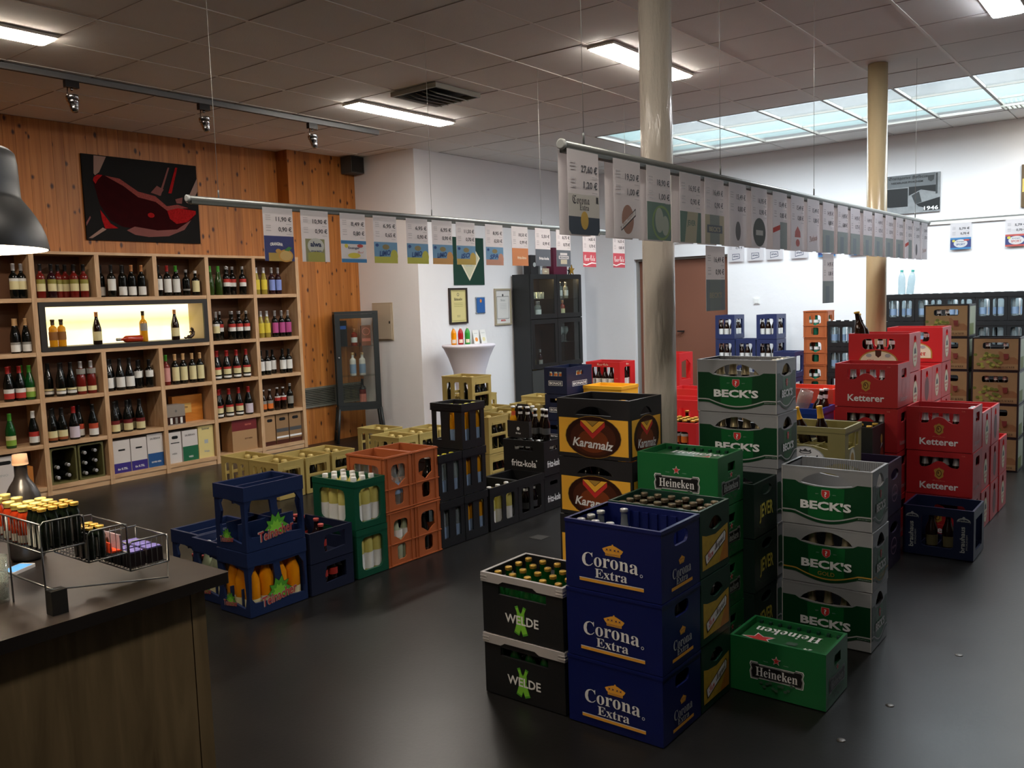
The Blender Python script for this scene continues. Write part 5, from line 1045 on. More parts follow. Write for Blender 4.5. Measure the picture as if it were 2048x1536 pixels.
# boxes on the lower shelves
def card(y0, y1, z, h, dep, label, base, bands=(), name='wine_carton', hole=False, texts=(), grp='wine cartons on the bottom row'):
    t = thing(name, (SX1-.03-dep/2, (y0+y1)/2, z+.0005), label, 'box', grp); w2 = (y1-y0)/2
    obj('box', MB().box(-dep/2, dep/2, -w2, w2, 0, h, base), t)
    q = MB(); P = lambda u, v, o: (dep/2+o, u, v); it = [('rect', -w2, a*h, w2, b_*h, m_) for a, b_, m_ in bands]
    for s in texts: it.append(('text', s[0], 'bold', s[1]*w2, s[2]*h, s[3]*w2, s[4]*h, s[5]))
    if hole: it.append(('poly', rrect(-w2*.5, h*.78, w2*.5, h*.88, h*.045), k_black))
    if it: decals(q, it, P); obj('print', q, t)
bw = mat('carton_white', '#cfc9c6', .6); bcard = mat('carton_brown', '#8f6f4d', .7); btan = mat('carton_tan', '#a8835c', .7); bcream = mat('carton_cream', '#d8c786', .6); pur = mat('carton_purple', '#35277a', .55); bblu = mat('carton_blue', '#1f4f86', .55); bgrn = mat('carton_green_print', '#17603f', .55)
z0 = SZ[0]
card(3.0, 3.30, z0, .32, .2, 'white wine carton with hand hole, first compartment of the bottom row', bw, hole=True, texts=[('VINO', 0, .5, .6, .06, k_grey)]); card(3.31, 3.40, z0, .2, .15, 'small orange carton beside the white one, first compartment', mat('carton_orange', '#b5702c', .6))
for k, (a, b_) in enumerate(((4.13, 4.295), (4.305, 4.465))):
    card(a, b_, z0, .31, .2, ('first' if k == 0 else 'second')+' white and purple wine carton in the third bottom compartment', bw, [(0, .3, pur), (.82, .9, bw)], texts=[('6x 0.75L', 0, .12, 1.2, .07, k_white), ('▬', 0, .7, .8, .05, k_black)])
    if k == 0: pass
card(4.475, 4.638, z0, .325, .2, 'white and blue wine carton in the third bottom compartment', bw, [(0, .42, bblu)], texts=[('SAUBERAN', 0, .86, 1.3, .06, k_dkgr), ('ECHTER WEIN', 0, .15, 1.2, .05, k_white)])
card(4.70, 4.835, z0, .31, .2, 'narrow white wine carton with hand hole, fourth bottom compartment', bw, hole=True, texts=[('▬', 0, .65, 1.4, .03, k_black), ('WEIN', -.2, .3, .8, .05, k_dkgr)])
card(4.85, 5.02, z0, .31, .2, 'white and green wine carton, fourth bottom compartment', bw, [(0, .48, bgrn)], texts=[('SAUBERAN', 0, .84, 1.3, .06, k_dkgr), ('WEISS', 0, .13, .6, .06, k_white)])
card(5.03, 5.205, z0, .335, .2, 'pale cream wine carton, fourth bottom compartment', bcream, [], texts=[('Sommer', 0, .9, 1., .07, k_dkgr), ('■', 0, .5, .5, .12, k_grey), ('Wein', 0, .2, .7, .07, k_grey)])
card(5.43, 5.74, z0, .335, .2, 'brown carton with dark red top, fifth bottom compartment', btan, [(.66, 1, mat('carton_red', '#6e1d20', .6))], texts=[('SELECTION', .3, .83, .5, .05, k_pink), ('ROT WEIN', .3, .38, .6, .05, k_brown)])
for k, (a, b_) in enumerate(((5.845, 5.985), (6.0, 6.165), (6.18, 6.345))):
    card(a, b_, z0, .335, .2, ['first', 'second', 'third'][k]+' brown wine carton with hand hole, sixth bottom compartment', bcard if k else btan, [(0, .14, k_brown)]+([(.4, .52, k_dkgr), (.2, .26, k_white)] if k else []), hole=True)
z3 = SZ[1]
card(4.70, 4.90, z3, .2, .14, 'grey three bottle gift pack, fourth row', mat('gift_grey', '#8b8178', .6), [(.05, .42, k_brown2)], 'gift_box', texts=[('o', 0, .7, .25, .12, k_dkgr), ('▮', -.55, .22, .25, .3, p_white), ('▮', 0, .22, .25, .3, p_grey), ('▮', .55, .22, .25, .3, p_white)], grp='gift boxes')
t = thing('wooden_gift_box', (-8.15, 5.02, z3+.0005), 'orange lacquered wooden gift box behind the grey gift pack', 'box')
ow = wood('gift_wood', '#b06a22', '#c67d30', '#d18e42', (1, .3, 2), 8., .35)
obj('box', MB().box(-.04, .03, -.17, .17, 0, .27, ow), t); q = MB(); decals(q, [('rect', -.09, .09, .04, .19, mat('gift_label', '#c9a25a', .5)), ('text', 'WEIN', 'bold', -.025, .15, .05, .02, k_brown)], lambda u, v, o: (.03+o, u, v)); obj('print', q, t)
# crates lying on their side with bottle ends showing
for k, (a, b_) in enumerate(((3.55, 3.79), (3.80, 4.04))):
    t = thing('wine_bottle_crate', (-8.09, (a+b_)/2, z0+.0005), ['olive crate on its side with bottles, near the first upright', 'olive crate on its side with bottles, near the white cartons'][k], 'crate', 'olive crates on the bottom row')
    w2 = (b_-a)/2-.003; q = MB(); q.slab([(-w2, 0), (w2, 0), (w2, .325), (-w2, .325)], [rrect(-w2+.014, .014, w2-.014, .311, .02)], lambda u, v, o: (.11+o, u, v), .02, mat('crate_lying_olive', '#5f5c36', .5)); q.box(-.12, .09, -w2, -w2+.01, 0, .325, MATS['crate_lying_olive']); q.box(-.12, .09, w2-.01, w2, 0, .325, MATS['crate_lying_olive']); q.box(-.12, .09, -w2, w2, 0, .008, MATS['crate_lying_olive']); q.box(-.12, -.11, -w2, w2, 0, .325, mat('crate_inner_dark', '#14130f', .8)); obj('shell', q, t)
    bottle_type('lying%d' % k, 'burg', .21, .036, g_dark, (.8, cp_silver, 1.1, 0), seg=12)
    n = 0
    for i in range(2):
        for j in range(3):
            if k == 0 and j == 2: continue
            n += 1; bottle('lying%d' % k, (-8.2, (a+b_)/2-.05+.095*i, z0+.055+.095*j+(.01 if i else 0)), '%s silver capped bottle lying in the olive crate near the %s' % (('first', 'second', 'third', 'fourth', 'fifth', 'sixth')[n-1], 'first upright' if k == 0 else 'white cartons'), 'bottles lying in olive crate %s' % ('one' if k == 0 else 'two'), rot=(0, math.pi/2, 0))
# ------------------------------------------------------------------ pictures on the walls
pw = thing('wine_picture', (-8.249, 4.766, 2.295), 'large canvas of red wine swirling in a glass', 'picture')
W_, H_ = 1.2, .8
obj('canvas', MB().box(0, .02, -W_/2, W_/2, 0, H_, mat('canvas_black', '#0d0b0b', .7, spec=.2)), pw)
pk = lambda n, c, v=.25, s=25: mat(n, c, .8, spec=.05, var=v, vscale=s)
wine = pk('pic_wine', '#2e090c', .35, 12); wineb = pk('pic_wine_bright', '#9a1a1c', .6, 60); foam = pk('pic_foam', '#8a4440', .6, 90); gl_ = pk('pic_glass', '#94796f', .15, 4); gp = pk('pic_pink', '#7d4f4c', .2, 6)
S = lambda pts: [((a-.5)*W_, b_*H_) for a, b_ in pts]
q = MB(); decals(q, [('poly', S([(.1, .99), (.2, .99), (.135, .8), (.1, .76), (.09, .78)]), gl_), ('poly', S([(.08, .70), (.1, .76), (.15, .77), (.3, .74), (.45, .6), (.6, .56), (.7, .45), (.8, .48), (.97, .42), (.97, .38), (.9, .26), (.78, .17), (.62, .14), (.45, .15), (.3, .17), (.2, .24), (.12, .42)]), wine),
   ('poly', S([(.08, .70), (.09, .74), (.12, .77), (.16, .77), (.12, .71), (.1, .66)]), wineb), ('poly', S([(.18, .765), (.3, .745), (.45, .61), (.6, .57), (.7, .455), (.8, .485), (.9, .45), (.8, .43), (.7, .40), (.6, .50), (.45, .54), (.33, .66)]), foam),
   ('poly', S([(.7, .40), (.8, .44), (.97, .42), (.97, .38), (.88, .27), (.78, .24), (.72, .3)]), wineb), ('poly', S([(.33, .13), (.4, .18), (.6, .145), (.78, .17), (.92, .3), (.85, .17), (.7, .08), (.52, .06), (.4, .08)]), gp), ('poly', S([(.12, .36), (.2, .2), (.26, .15), (.15, .14), (.13, .24)]), wineb), ('poly', S([(.01, .02), (.04, .02), (.16, .13), (.13, .15)]), gl_), ('poly', S([(.0, .16), (.04, .26), (.035, .28), (0, .2)]), gp),
   ('poly', S([(.63, .58), (.65, .58), (.745, .94), (.73, .94)]), gp), ('poly', S([(.72, .62), (.75, .62), (.82, .95), (.8, .95)]), wineb), ('poly', S([(.88, .52), (.93, .50), (1, .68), (1, .84)]), gl_), ('poly', S([(.56, .61), (.62, .7), (.68, .66), (.64, .58)]), gp), ('ell', .05*W_, .33*H_, .03*W_, .03*H_, wineb), ('poly', S([(.78, .55), (.85, .58), (.84, .5), (.79, .5)]), gp)],
   lambda u, v, o: (.02+o, u, v)); obj('printed_image', q, pw)
ph = thing('old_photograph', (-2.56, YB-.001, 2.45), 'black and white photograph of a snowy brewery front dated below', 'picture')
bwm = lambda n, c, v=.3, s=20: mat(n, c, .5, var=v, vscale=s)
obj('board', MB().box(-.3, .3, -.02, 0, 0, .44, mat('photo_grey', '#8f9294', .5)), ph)
q = MB(); decals(q, [('rect', -.3, 0, .3, .44, bwm('photo_snow', '#85888a', .3)), ('rect', -.3, .30, .25, .44, bwm('photo_board', '#666a6d', .1)), ('rect', -.3, .08, -.04, .29, bwm('photo_dark', '#14171a', .2)), ('poly', [(-.03, .3), (.26, .3), (.26, .22), (.1, .26), (-.03, .2)], MATS['photo_dark']), ('poly', [(.0, .2), (.08, .24), (.11, .12), (.04, .1)], bwm('photo_mid', '#34383a', .4)), ('poly', [(.05, .1), (.3, .16), (.3, .02), (.13, .02)], MATS['photo_dark']), ('poly', [(-.3, .0), (.1, .0), (.15, .05), (.05, .08), (-.1, .06), (-.3, .09)], MATS['photo_snow']), ('rect', .255, .2, .275, .43, MATS['photo_mid']),
  ('text', 'Stuttgarter Hofbräu', 'frak', -.04, .405, .42, .045, k_black), ('text', 'NIEDERLAGE PFORZHEIM', 'bold', -.05, .355, .34, .02, k_black), ('poly', [(.17, .41), (.24, .41), (.235, .36), (.205, .34), (.175, .36)], MATS['photo_mid']), ('text', '1946', 'bold', .21, .045, .15, .045, k_white)], lambda u, v, o: (u, -.02-o, v)); obj('printed_image', q, ph)
p2 = thing('brown_photograph', (-1.18, YB-.001, 2.42), 'brown toned picture cut by the picture edge on the back wall', 'picture'); obj('board', MB().box(-.28, .28, -.025, 0, 0, .45, mat('photo_brown', '#5d4a30', .5, var=.2, vscale=6)), p2); q = MB(); decals(q, [('rect', -.27, .16, -.2, .3, mat('photo_ochre', '#c2ad5a', .5)), ('rect', -.25, .02, .25, .12, MATS['photo_dark'])], lambda u, v, o: (u, -.025-o, v)); obj('printed_image', q, p2)
# round brewery sign behind the pillar
sg = thing('round_sign', (-5.49, YB-.001, 2.64), 'round white brewery sign half hidden by the cream pillar', 'sign')
fy = lambda d: (lambda u, v, o: (u, -d-o, v))
obj('disc', MB().slab(ell(0, 0, .165, .165, 32), [], fy(.02), .019, mat('sign_white', '#d9d5c8', .5)), sg)
q = MB(); decals(q, [('slab', ell(0, 0, .155, .155, 32), [ell(0, 0, .148, .148, 32)], k_gold2), ('poly', [(-.06, .05), (-.03, .07), (0, .05), (.03, .07), (.06, .05), (.05, -.03), (.02, -.06), (0, -.05), (-.02, -.06), (-.05, -.03)], k_brown), ('ell', 0, .0, .025, .03, k_orange), ('text', 'SEIT', 'bold', 0, .12, .06, .015, k_black), ('text', 'JAHRE', 'bold', 0.02, .095, .08, .016, k_black), ('text', 'Brauhaus', 'frak', 0.02, -.1, .14, .03, k_black)], fy(.0203)); obj('print', q, sg)
# framed certificates, plaque, pennant on the white wall (x = -7.05)
fx = lambda d: (lambda u, v, o: (d+o, u, v))
def frame(y0, y1, z0_, z1_, label, fm, pm_, items, name='framed_certificate', d=.025):
    t = thing(name, (-7.0495, (y0+y1)/2, z0_), label, 'picture'); w2, h = (y1-y0)/2, z1_-z0_
    q = MB(); q.slab([(-w2, 0), (w2, 0), (w2, h), (-w2, h)], [[(-w2+.022, .022), (w2-.022, .022), (w2-.022, h-.022), (-w2+.022, h-.022)]], fx(d), d, fm); obj('frame', q, t)
    q = MB(); q.box(0, .012, -w2+.02, w2-.02, .02, h-.02, pm_); obj('sheet', q, t)
    q = MB(); decals(q, items, fx(.0122)); obj('print', q, t)
lines = lambda zs, wd, m_: [('rect', -wd/2, z, wd/2, z+.003, m_) for z in zs]
frame(7.90, 8.23, 1.335, 1.77, 'yellowed certificate in a dark frame over the white table', mat('frame_dark', '#2c211c', .5), mat('sheet_yellow', '#d8cc8c', .6), [('slab', ell(0, .355, .02, .02), [ell(0, .355, .014, .014)], k_dkgr), ('text', 'Urkunde', 'frak', 0, .30, .15, .035, k_black)]+lines((.25, .23, .21), .16, k_olive)+lines((.1, .085), .06, k_dkgr)+[('slab', [(-.13, .04), (.13, .04), (.13, .395), (-.13, .395)], [[(-.127, .043), (.127, .043), (.127, .392), (-.127, .392)]], k_olive)])
frame(8.775, 9.11, 1.285, 1.755, 'white certificate with red stamp in a pale wooden frame', mat('frame_pale', '#a99f88', .5), mat('sheet_white', '#d8d6d2', .6), [('slab', [(-.125, .08), (.125, .08), (.125, .37), (-.125, .37)], [[(-.12, .085), (.12, .085), (.12, .365), (-.12, .365)]], k_dkgr), ('ell', 0, .385, .016, .016, k_dkgr), ('text', 'Meister', 'frak', 0, .32, .1, .03, k_grey)]+lines((.27, .25, .23, .21), .14, k_grey)+[('text', 'BREZEL', 'bold', 0, .06, .1, .02, k_red)])
pq = thing('blue_plaque', (-7.0495, 8.488, 1.445), 'small blue acrylic plaque between the two certificates', 'plaque'); obj('backing', MB().box(.006, .012, -.09, .09, 0, .21, glassy('acrylic', '#dfe8ee', .2)), pq); obj('blue_panel', MB().box(.0125, .018, -.075, .08, .012, .2, mat('plaque_blue', '#2d63a8', .35)), pq)
for s in (-1, 1):
    for h in (.01, .2): obj('stud', MB().box(0, .02, s*.082-.006, s*.082+.006, h-.006, h+.006, cp_silver), pq)
obj('emblem', MB().slab(ell(0, .16, .018, .022), [], fx(.0195), .001, k_orange), pq)
pn = thing('green_pennant', (-7.0495, 8.30, 1.805), 'dark green hanging banner with a yellow edged diamond', 'banner'); obj('cloth', MB().box(.002, .008, -.29, .29, 0, .58, mat('banner_green', '#123a2c', .8, var=.1, vscale=20)), pn)
q = MB(); decals(q, [('poly', [(0, .05), (.21, .33), (0, .6-.03), (-.21, .33)], k_cream), ('poly', [(0, .085), (.18, .33), (0, .545), (-.18, .33)], mat('banner_pale', '#cdc9a8', .7)), ('text', 'Bräu', 'frak', 0, .25, .12, .05, k_grey)], fx(.009)); obj('diamond', q, pn)
# ------------------------------------------------------------------ hanging price rails and signs
sheet = paper('sign_sheet', '#e6e3e5', .5); alu = mat('rail_aluminium', '#8e9291', .35, .6); k_txt = mat('sign_ink', '#3a3a40', .6); k_faint = mat('sign_ink_faint', '#b3b1b5', .6)
def art(kind):
    """small printed picture in the lower part of a sign: list of decals in sign coordinates (u -.1..-.1, v 0...13)"""
    A = lambda n, c: paper('art_'+n, c, .3)
    if kind == 'orangina': return [('rect', -.1, 0, .1, .137, A('indigo', '#27306e')), ('rect', -.075, .0, .08, .045, A('gold', '#c9a040')), ('ell', .04, .03, .05, .035, A('orange', '#e0a03a')), ('ell', .04, .03, .04, .027, A('peach', '#e8bf6a')), ('poly', [(.03, .06), (.06, .055), (.085, .075), (.06, .08)], A('leaf', '#3f8a3a')), ('text', 'ORANGINA', 'black', -.02, .09, .085, .018, k_white, .004), ('ell', -.01, .055, .018, .012, A('orange', '#e0a03a'))]
    if kind == 'alwa': return [('rect', -.075, 0, .065, .13, A('moss', '#8a8a5c')), ('ell', 0, .09, .06, .045, A('pale', '#d5d7cf')), ('poly', [(-.06, 0), (.06, 0), (.06, .05), (0, .06), (-.06, .05)], A('mossy', '#a8a444')), ('text', 'alwa', 'black', 0, .1, .08, .03, A('inkblue', '#1f2a4a')), ('text', 'zitrus leicht', 'bold', 0, .062, .08, .012, A('inkblue', '#1f2a4a'))]
    if kind == 'ensinger': return [('rect', -.1, 0, .1, .13, A('paperwhite', '#e2dfe0')), ('rect', -.1, 0, .1, .022, A('skyb', '#2e78b8')), ('rect', -.1, .11, .1, .13, A('skyb', '#2e78b8')), ('text', 'Ensinger', 'bold', 0, .085, .09, .018, A('inkblue', '#1f2a4a')), ('ell', -.06, .098, .014, .012, A('sun', '#e0cf3a')), ('ell', .05, .1, .024, .01, A('redart', '#c04038')), ('ell', .0, .042, .05, .016, A('sun', '#e0cf3a')), ('text', 'Sport', 'script', .05, .06, .05, .02, A('redart', '#c04038'))]
    if kind in ('limo_l', 'limo_o', 'iso', 'spa'):
        fr = {'limo_l': '#c2c040', 'limo_o': '#d89a50', 'iso': '#c9a848', 'spa': '#c98a70'}[kind]
        return [('rect', -.1, 0, .1, .13, A('cyan', '#5f93bd')), ('rect', -.1, 0, .1, .04, A(kind, fr)), ('ell', .07, .045, .032, .04, A(kind, fr)), ('ell', .07, .045, .024, .032, A('paperwhite', '#e2dfe0') if False else A(kind+'2', fr)), ('ell', -.0, .1, .03, .016, A('bronzy', '#8a7a4a')), ('text', {'limo_l': 'LiMO', 'limo_o': 'LiMO', 'iso': 'iSO', 'spa': 'SPA'}[kind], 'black-italic', -.01, .062, .1, .034, A('navyart', '#22407e'), 0, .12), ('ell', -.075, .11, .014, .01, A('navyart', '#22407e'))]
    if kind == 'fritz_o': return [('rect', -.1, 0, .1, .13, A('tang', '#d27a45')), ('text', 'fritz-limo', 'bold', .02, .06, .11, .02, k_cream)]
    if kind == 'fritz_k': return [('rect', -.1, 0, .1, .13, A('slate', '#4a5460')), ('text', 'fritz-kola', 'bold', .01, .06, .13, .022, k_white)]
    if kind == 'bionade': return [('rect', -.1, 0, .1, .13, A('slate', '#4a5460')), ('rect', -.05, .09, .05, .108, A('paperwhite', '#e2dfe0')), ('rect', -.07, .06, .07, .085, A('paperwhite', '#e2dfe0')), ('text', 'BIONADE', 'black', 0, .0725, .12, .016, A('slate', '#4a5460')), ('rect', -.045, .02, .045, .055, A('sandart', '#c9c2a4'))]
    if kind == 'cola': return [('rect', -.1, 0, .1, .125, A('colared', '#cc3a4a')), ('text', 'Coca-Cola', 'script', .0, .075, .165, .05, k_white), ('poly', [(-.1, .03), (-.05, .022), (.03, .04), (.1, .035), (.1, .028), (.03, .03), (-.05, .012), (-.1, .02)], k_white)]
    if kind == 'corona': return [('rect', -.1, .0, .1, .14, A('pearl', '#c9c8c2')), ('poly', [(-.085, 0), (.085, 0), (.1, .015), (.1, .062), (-.1, .062), (-.1, .015)], A('darkslate', '#2c3848')), ('text', 'Corona', 'frak', -.02, .12, .11, .03, A('inkdark', '#2a2a30')), ('text', 'Extra', 'serif', 0, .095, .06, .02, A('inkdark', '#2a2a30')), ('ell', 0, .05, .025, .032, A('gold', '#c9a040')), ('text', '▮', 'sans', .085, .125, .015, .022, A('inkdark', '#2a2a30'))]
    if kind == 'sanmiguel': return [('ell', 0, .07, .045, .055, A('dustyred', '#9a6f60')), ('poly', [(-.055, .04), (-.05, .025), (.06, .085), (.06, .115)], A('inkdark', '#2a2a30')), ('poly', [(-.052, .046), (-.05, .03), (.058, .09), (.057, .108)], A('paperwhite', '#e2dfe0')), ('text', 'San Miguel', 'script', .002, .07, .095, .024, A('dustyred', '#9a6f60'), 0, .55)]
    if kind == 'foliage': return [('rect', -.1, 0, .1, .15, A('seagreen', '#5c7a72')), ('ell', .02, .07, .08, .07, A('reed', '#7a9a62')), ('ell', .02, .07, .068, .06, A('seagreen', '#5c7a72')), ('ell', .0, .08, .035, .05, A('mist', '#a6b2a6')), ('ell', .05, .06, .03, .04, A('mist', '#a6b2a6'))]
    if kind == 'jever': return [('rect', -.1, 0, .1, .13, A('seagreen', '#5c7a72')), ('poly', [(-.06, 0), (.05, 0), (.07, .13), (-.03, .13)], A('oatmeal', '#b9b49a')), ('text', 'JEVER', 'bold', .005, .08, .08, .03, A('seagreen', '#5c7a72'))]
    if kind == 'becks': return [('rect', -.1, 0, .1, .13, A('oatmeal', '#b9b49a')), ('rect', -.05, 0, .05, .13, A('fog', '#8f9a98')), ('rect', -.08, .05, .08, .085, A('slate2', '#66707c')), ('text', "BECK'S", 'black', 0, .067, .12, .022, A('oatmeal', '#b9b49a'))]
    if kind == 'becks2': return [('rect', -.1, 0, .1, .14, A('fog2', '#7d8a90')), ('rect', -.06, 0, .06, .14, A('fog', '#8f9a98')), ('text', "BECK'S", 'black', 0, .07, .13, .026, A('oatmeal', '#b9b49a'))]
    if kind == 'dot': return [('ell', .0, .07, .03, .045, A('ash', '#6a6a6c'))]
    if kind == 'disc': return [('ell', 0, .075, .08, .07, A('ash2', '#565c5a')), ('rect', -.045, .06, .045, .085, A('pearl', '#c9c8c2'))]
    if kind == 'flag': return [('rect', .0, .0, .1, .14, A('fog', '#8f9a98')), ('poly', [(-.1, .08), (.0, .1), (.0, .125), (-.1, .105)], A('redart', '#c04038'))]
    if kind == 'rose': return [('poly', [(0, .13), (.04, .1), (.045, .07), (-.045, .07), (-.04, .1)], A('redart2', '#c06a66')), ('ell', 0, .04, .03, .02, A('redart2', '#c06a66'))]
    if kind == 'script': return [('text', 'Rothaus', 'frak', 0, .07, .13, .04, A('dustyred', '#9a6f60'), 0, .12)]
    if kind == 'grey': return [('rect', -.1, 0, .1, .13, A('fog', '#8f9a98')), ('rect', -.05, .0, .02, .1, A('fog2', '#7d8a90'))]
    if kind == 'sportb': return [('rect', -.105, 0, .105, .13, A('skyb', '#2e78b8')), ('rect', -.105, .02, .105, .11, A('indigo', '#27306e')), ('ell', 0, .065, .07, .045, A('paperwhite', '#e2dfe0')), ('text', 'SPORT', 'bold', 0, .055, .09, .022, A('navyart', '#22407e')), ('text', 'Ensinger', 'bold', 0, .085, .08, .012, A('inkblue', '#1f2a4a')), ('ell', -.07, .095, .016, .013, A('sun', '#e0cf3a')), ('ell', .06, .1, .03, .01, A('redart', '#c04038'))]
    if kind == 'sportr': return [('rect', -.105, 0, .105, .13, A('redart', '#c04038')), ('rect', -.105, .02, .105, .11, A('indigo', '#27306e')), ('ell', 0, .065, .075, .045, A('paperwhite', '#e2dfe0')), ('text', 'SPORT', 'bold', 0, .055, .1, .024, A('redart', '#c04038')), ('text', 'Ensinger', 'bold', 0, .085, .08, .012, A('inkblue', '#1f2a4a')), ('ell', -.07, .095, .018, .014, A('sun', '#e0cf3a'))]
    if kind == 'alwaw': return [('slab', [(-.05, .02), (.055, .04), (.05, .1), (-.05, .1)], [[(-.045, .028), (.048, .046), (.044, .094), (-.044, .094)]], A('inkblue', '#1f2a4a')), ('text', 'alwa', 'bold', 0, .07, .07, .026, A('inkblue', '#1f2a4a'))]
    return []
def sign(loc, axis, p1, p2, kind, label, group, two=True, ht=.29, wd=.2):
    """sheet hanging below loc; axis 'y' faces +X, axis 'x' faces -Y"""
    P = (lambda u, v, o: (o, u, v)) if axis == 'y' else (lambda u, v, o: (u, -o, v))
    t = thing('price_sign', loc, label, 'price sign', group)
    q = MB(); q.slab([(-wd/2, -ht), (wd/2, -ht), (wd/2, 0), (-wd/2, 0)], [], P, .0015, sheet); obj('sheet', q, t)
    if two:
        q = MB(); q.slab([(-wd/2, -ht), (wd/2, -ht), (wd/2, 0), (-wd/2, 0)], [], lambda u, v, o: P(u, v, o-.038), .0015, sheet); obj('rear_sheet', q, t)
    it = []
    for a in art(kind):
        a = list(a)
        if a[0] in ('poly',): a[1] = [(x, y_-ht) for x, y_ in a[1]]
        elif a[0] == 'rect': a[2] -= ht; a[4] -= ht
        elif a[0] == 'ell': a[2] -= ht
        elif a[0] == 'slab': a[1] = [(x, y_-ht) for x, y_ in a[1]]; a[2] = [[(x, y_-ht) for x, y_ in h] for h in a[2]]
        elif a[0] == 'text': a[4] -= ht
        it.append(tuple(a))
    q = MB()
    if p1:
        it += [('text', p1, 'bold', .036, -.062, .105, .03, k_txt), ('text', p2, 'bold', .043, -.117, .09, .03, k_txt)]
        for z in (-.045, -.056, -.067, -.1, -.111, -.127): it.append(('rect', -.085, z, -.052, z+.0035, k_faint))
        it += [('rect', .05, -.088, .085, -.0855, k_faint), ('rect', .05, -.143, .085, -.1405, k_faint)]
    decals(q, it, P, .0004, .0002); obj('print', q, t)
    return t
def rail(x, y0, y1, z, label, wires):
    t = thing('price_rail', (x, y0, z), label, 'sign rail'); L = y1-y0
    obj('tube', MB().tube([(0, 0, 0), (0, L/2, 0), (0, L, 0)], .015, alu, 14), t); obj('clamp_profile', MB().box(-.017, .017, .012, L-.012, -.026, -.012, mat('rail_dark', '#4d504c', .5, .3)), t)
    for yy in (0, L): obj('end_cap', MB().lathe([(.018, 0), (.018, .012), (.014, .014)], 16, mat('cap_light', '#b5b8b6', .4)), t, (0, yy+(.002 if yy else .006), 0), (math.pi/2 if yy == 0 else -math.pi/2, 0, 0))
    for yy in wires: obj('wire', MB().tube([(0, yy-y0, .016), (0, yy-y0, (CZ-z))], .0013, mat('wire_steel', '#a9a7a2', .4, .4), 5).lathe([(.004, 0), (.004, .04), (.001, .045)], 8, alu, (0, yy-y0, .012)), t)
RZ1, RZ2 = 2.162, 2.128
rail(-4.0, 2.55, 7.15, RZ1, 'long aluminium price rail hanging before the wine shelf', (2.73, 4.35, 5.6, 6.9))
rail(-1.72, 2.54, 7.88, RZ2, 'long aluminium price rail hanging over the crate island', (2.68, 3.83, 5.1, 7.45))
R1 = [(3.083, '11,90 €', '0,90 €', 'orangina'), (3.339, '10,90 €', '0,90 €', 'alwa'), (3.629, '8,49 €', '0,80 €', 'ensinger'), (3.895, '6,95 €', '0,65 €', 'limo_l'), (4.182, '6,95 €', '0,90 €', 'limo_l'), (4.424, '6,95 €', '0,90 €', 'limo_o'), (4.666, '11,50 €', '0,70 €', 'iso'), (4.982, '8,95 €', '0,50 €', 'spa'), (5.288, '18,50 €', '0,99 €', 'fritz_o'), (5.584, '5,50 €', '0,99 €', 'fritz_k'), (5.866, '8,75 €', '0,75 €', 'bionade'), (6.251, '14,85 €', '0,70 €', 'cola'), (6.731, '16,35 €', '0,85 €', 'cola')]
D1 = ['with indigo orange fruit picture', 'with moss green label picture', 'with blue bands and lemons', 'first of the blue lemon limo signs', 'second of the blue lemon limo signs', 'with blue picture and orange slice', 'blue one with short slanted word', 'blue one with salmon base', 'with plain orange picture', 'with plain slate picture', 'slate one with pale blocks', 'red one nearer the slate signs', 'red one last on the rail']
for (yy, a, b_, k), d_ in zip(R1, D1): sign((-3.98, yy, RZ1-.016), 'y', a, b_, k, 'price sign on the wine side rail, '+d_, 'price signs on the wine side rail', False)
R2 = [(2.642, '27,60 €', '1,20 €', 'corona'), (2.946, '19,50 €', '1,00 €', 'sanmiguel'), (3.197, '18,90 €', '1,00 €', 'foliage'), (3.48, '16,95 €', '0,90 €', 'jever'), (3.72, '16,49 €', '0,90 €', 'becks'), (3.979, '15,49 €', '0,80 €', 'dot'), (4.24, '16,95 €', '0,90 €', 'disc'), (4.519, '15,49 €', '0,85 €', 'flag'), (4.779, '15,49 €', '0,80 €', 'rose'), (5.033, '15,49 €', '0,80 €', 'script'), (5.295, '14,95 €', '0,80 €', 'grey'), (5.567, '14,95 €', '0,80 €', 'grey'), (5.824, '14,95 €', '0,75 €', 'grey'), (6.099, '14,49 €', '0,75 €', 'grey'), (6.358, '14,49 €', '0,75 €', 'grey'), (6.629, '13,95 €', '0,70 €', 'grey'), (6.909, '13,95 €', '0,70 €', 'grey'), (7.169, '13,95 €', '0,70 €', 'flag'), (7.415, '13,49 €', '0,70 €', 'dot'), (7.676, '13,49 €', '0,70 €', 'script')]
NUM = ['first', 'second', 'third', 'fourth', 'fifth', 'sixth', 'seventh', 'eighth', 'ninth', 'tenth', 'eleventh', 'twelfth', 'thirteenth', 'fourteenth', 'fifteenth', 'sixteenth', 'seventeenth', 'eighteenth', 'nineteenth', 'twentieth']
for k, (yy, a, b_, kd) in enumerate(R2): sign((-1.70, yy, RZ2-.016), 'y', a, b_, kd, '%s pale price sign along the rail over the crate island' % NUM[k], 'price signs over the crate island')
sign((-1.70, 3.725, RZ2-.016-.298), 'y', '16,49 €', '0,90 €', 'becks2', 'lower price sign hanging under the fifth one', 'lower hanging price signs', False)
sign((-1.70, 5.295, RZ2-.016-.298), 'y', '14,95 €', '0,80 €', 'grey', 'lower price sign hanging under the eleventh one', 'lower hanging price signs', False)
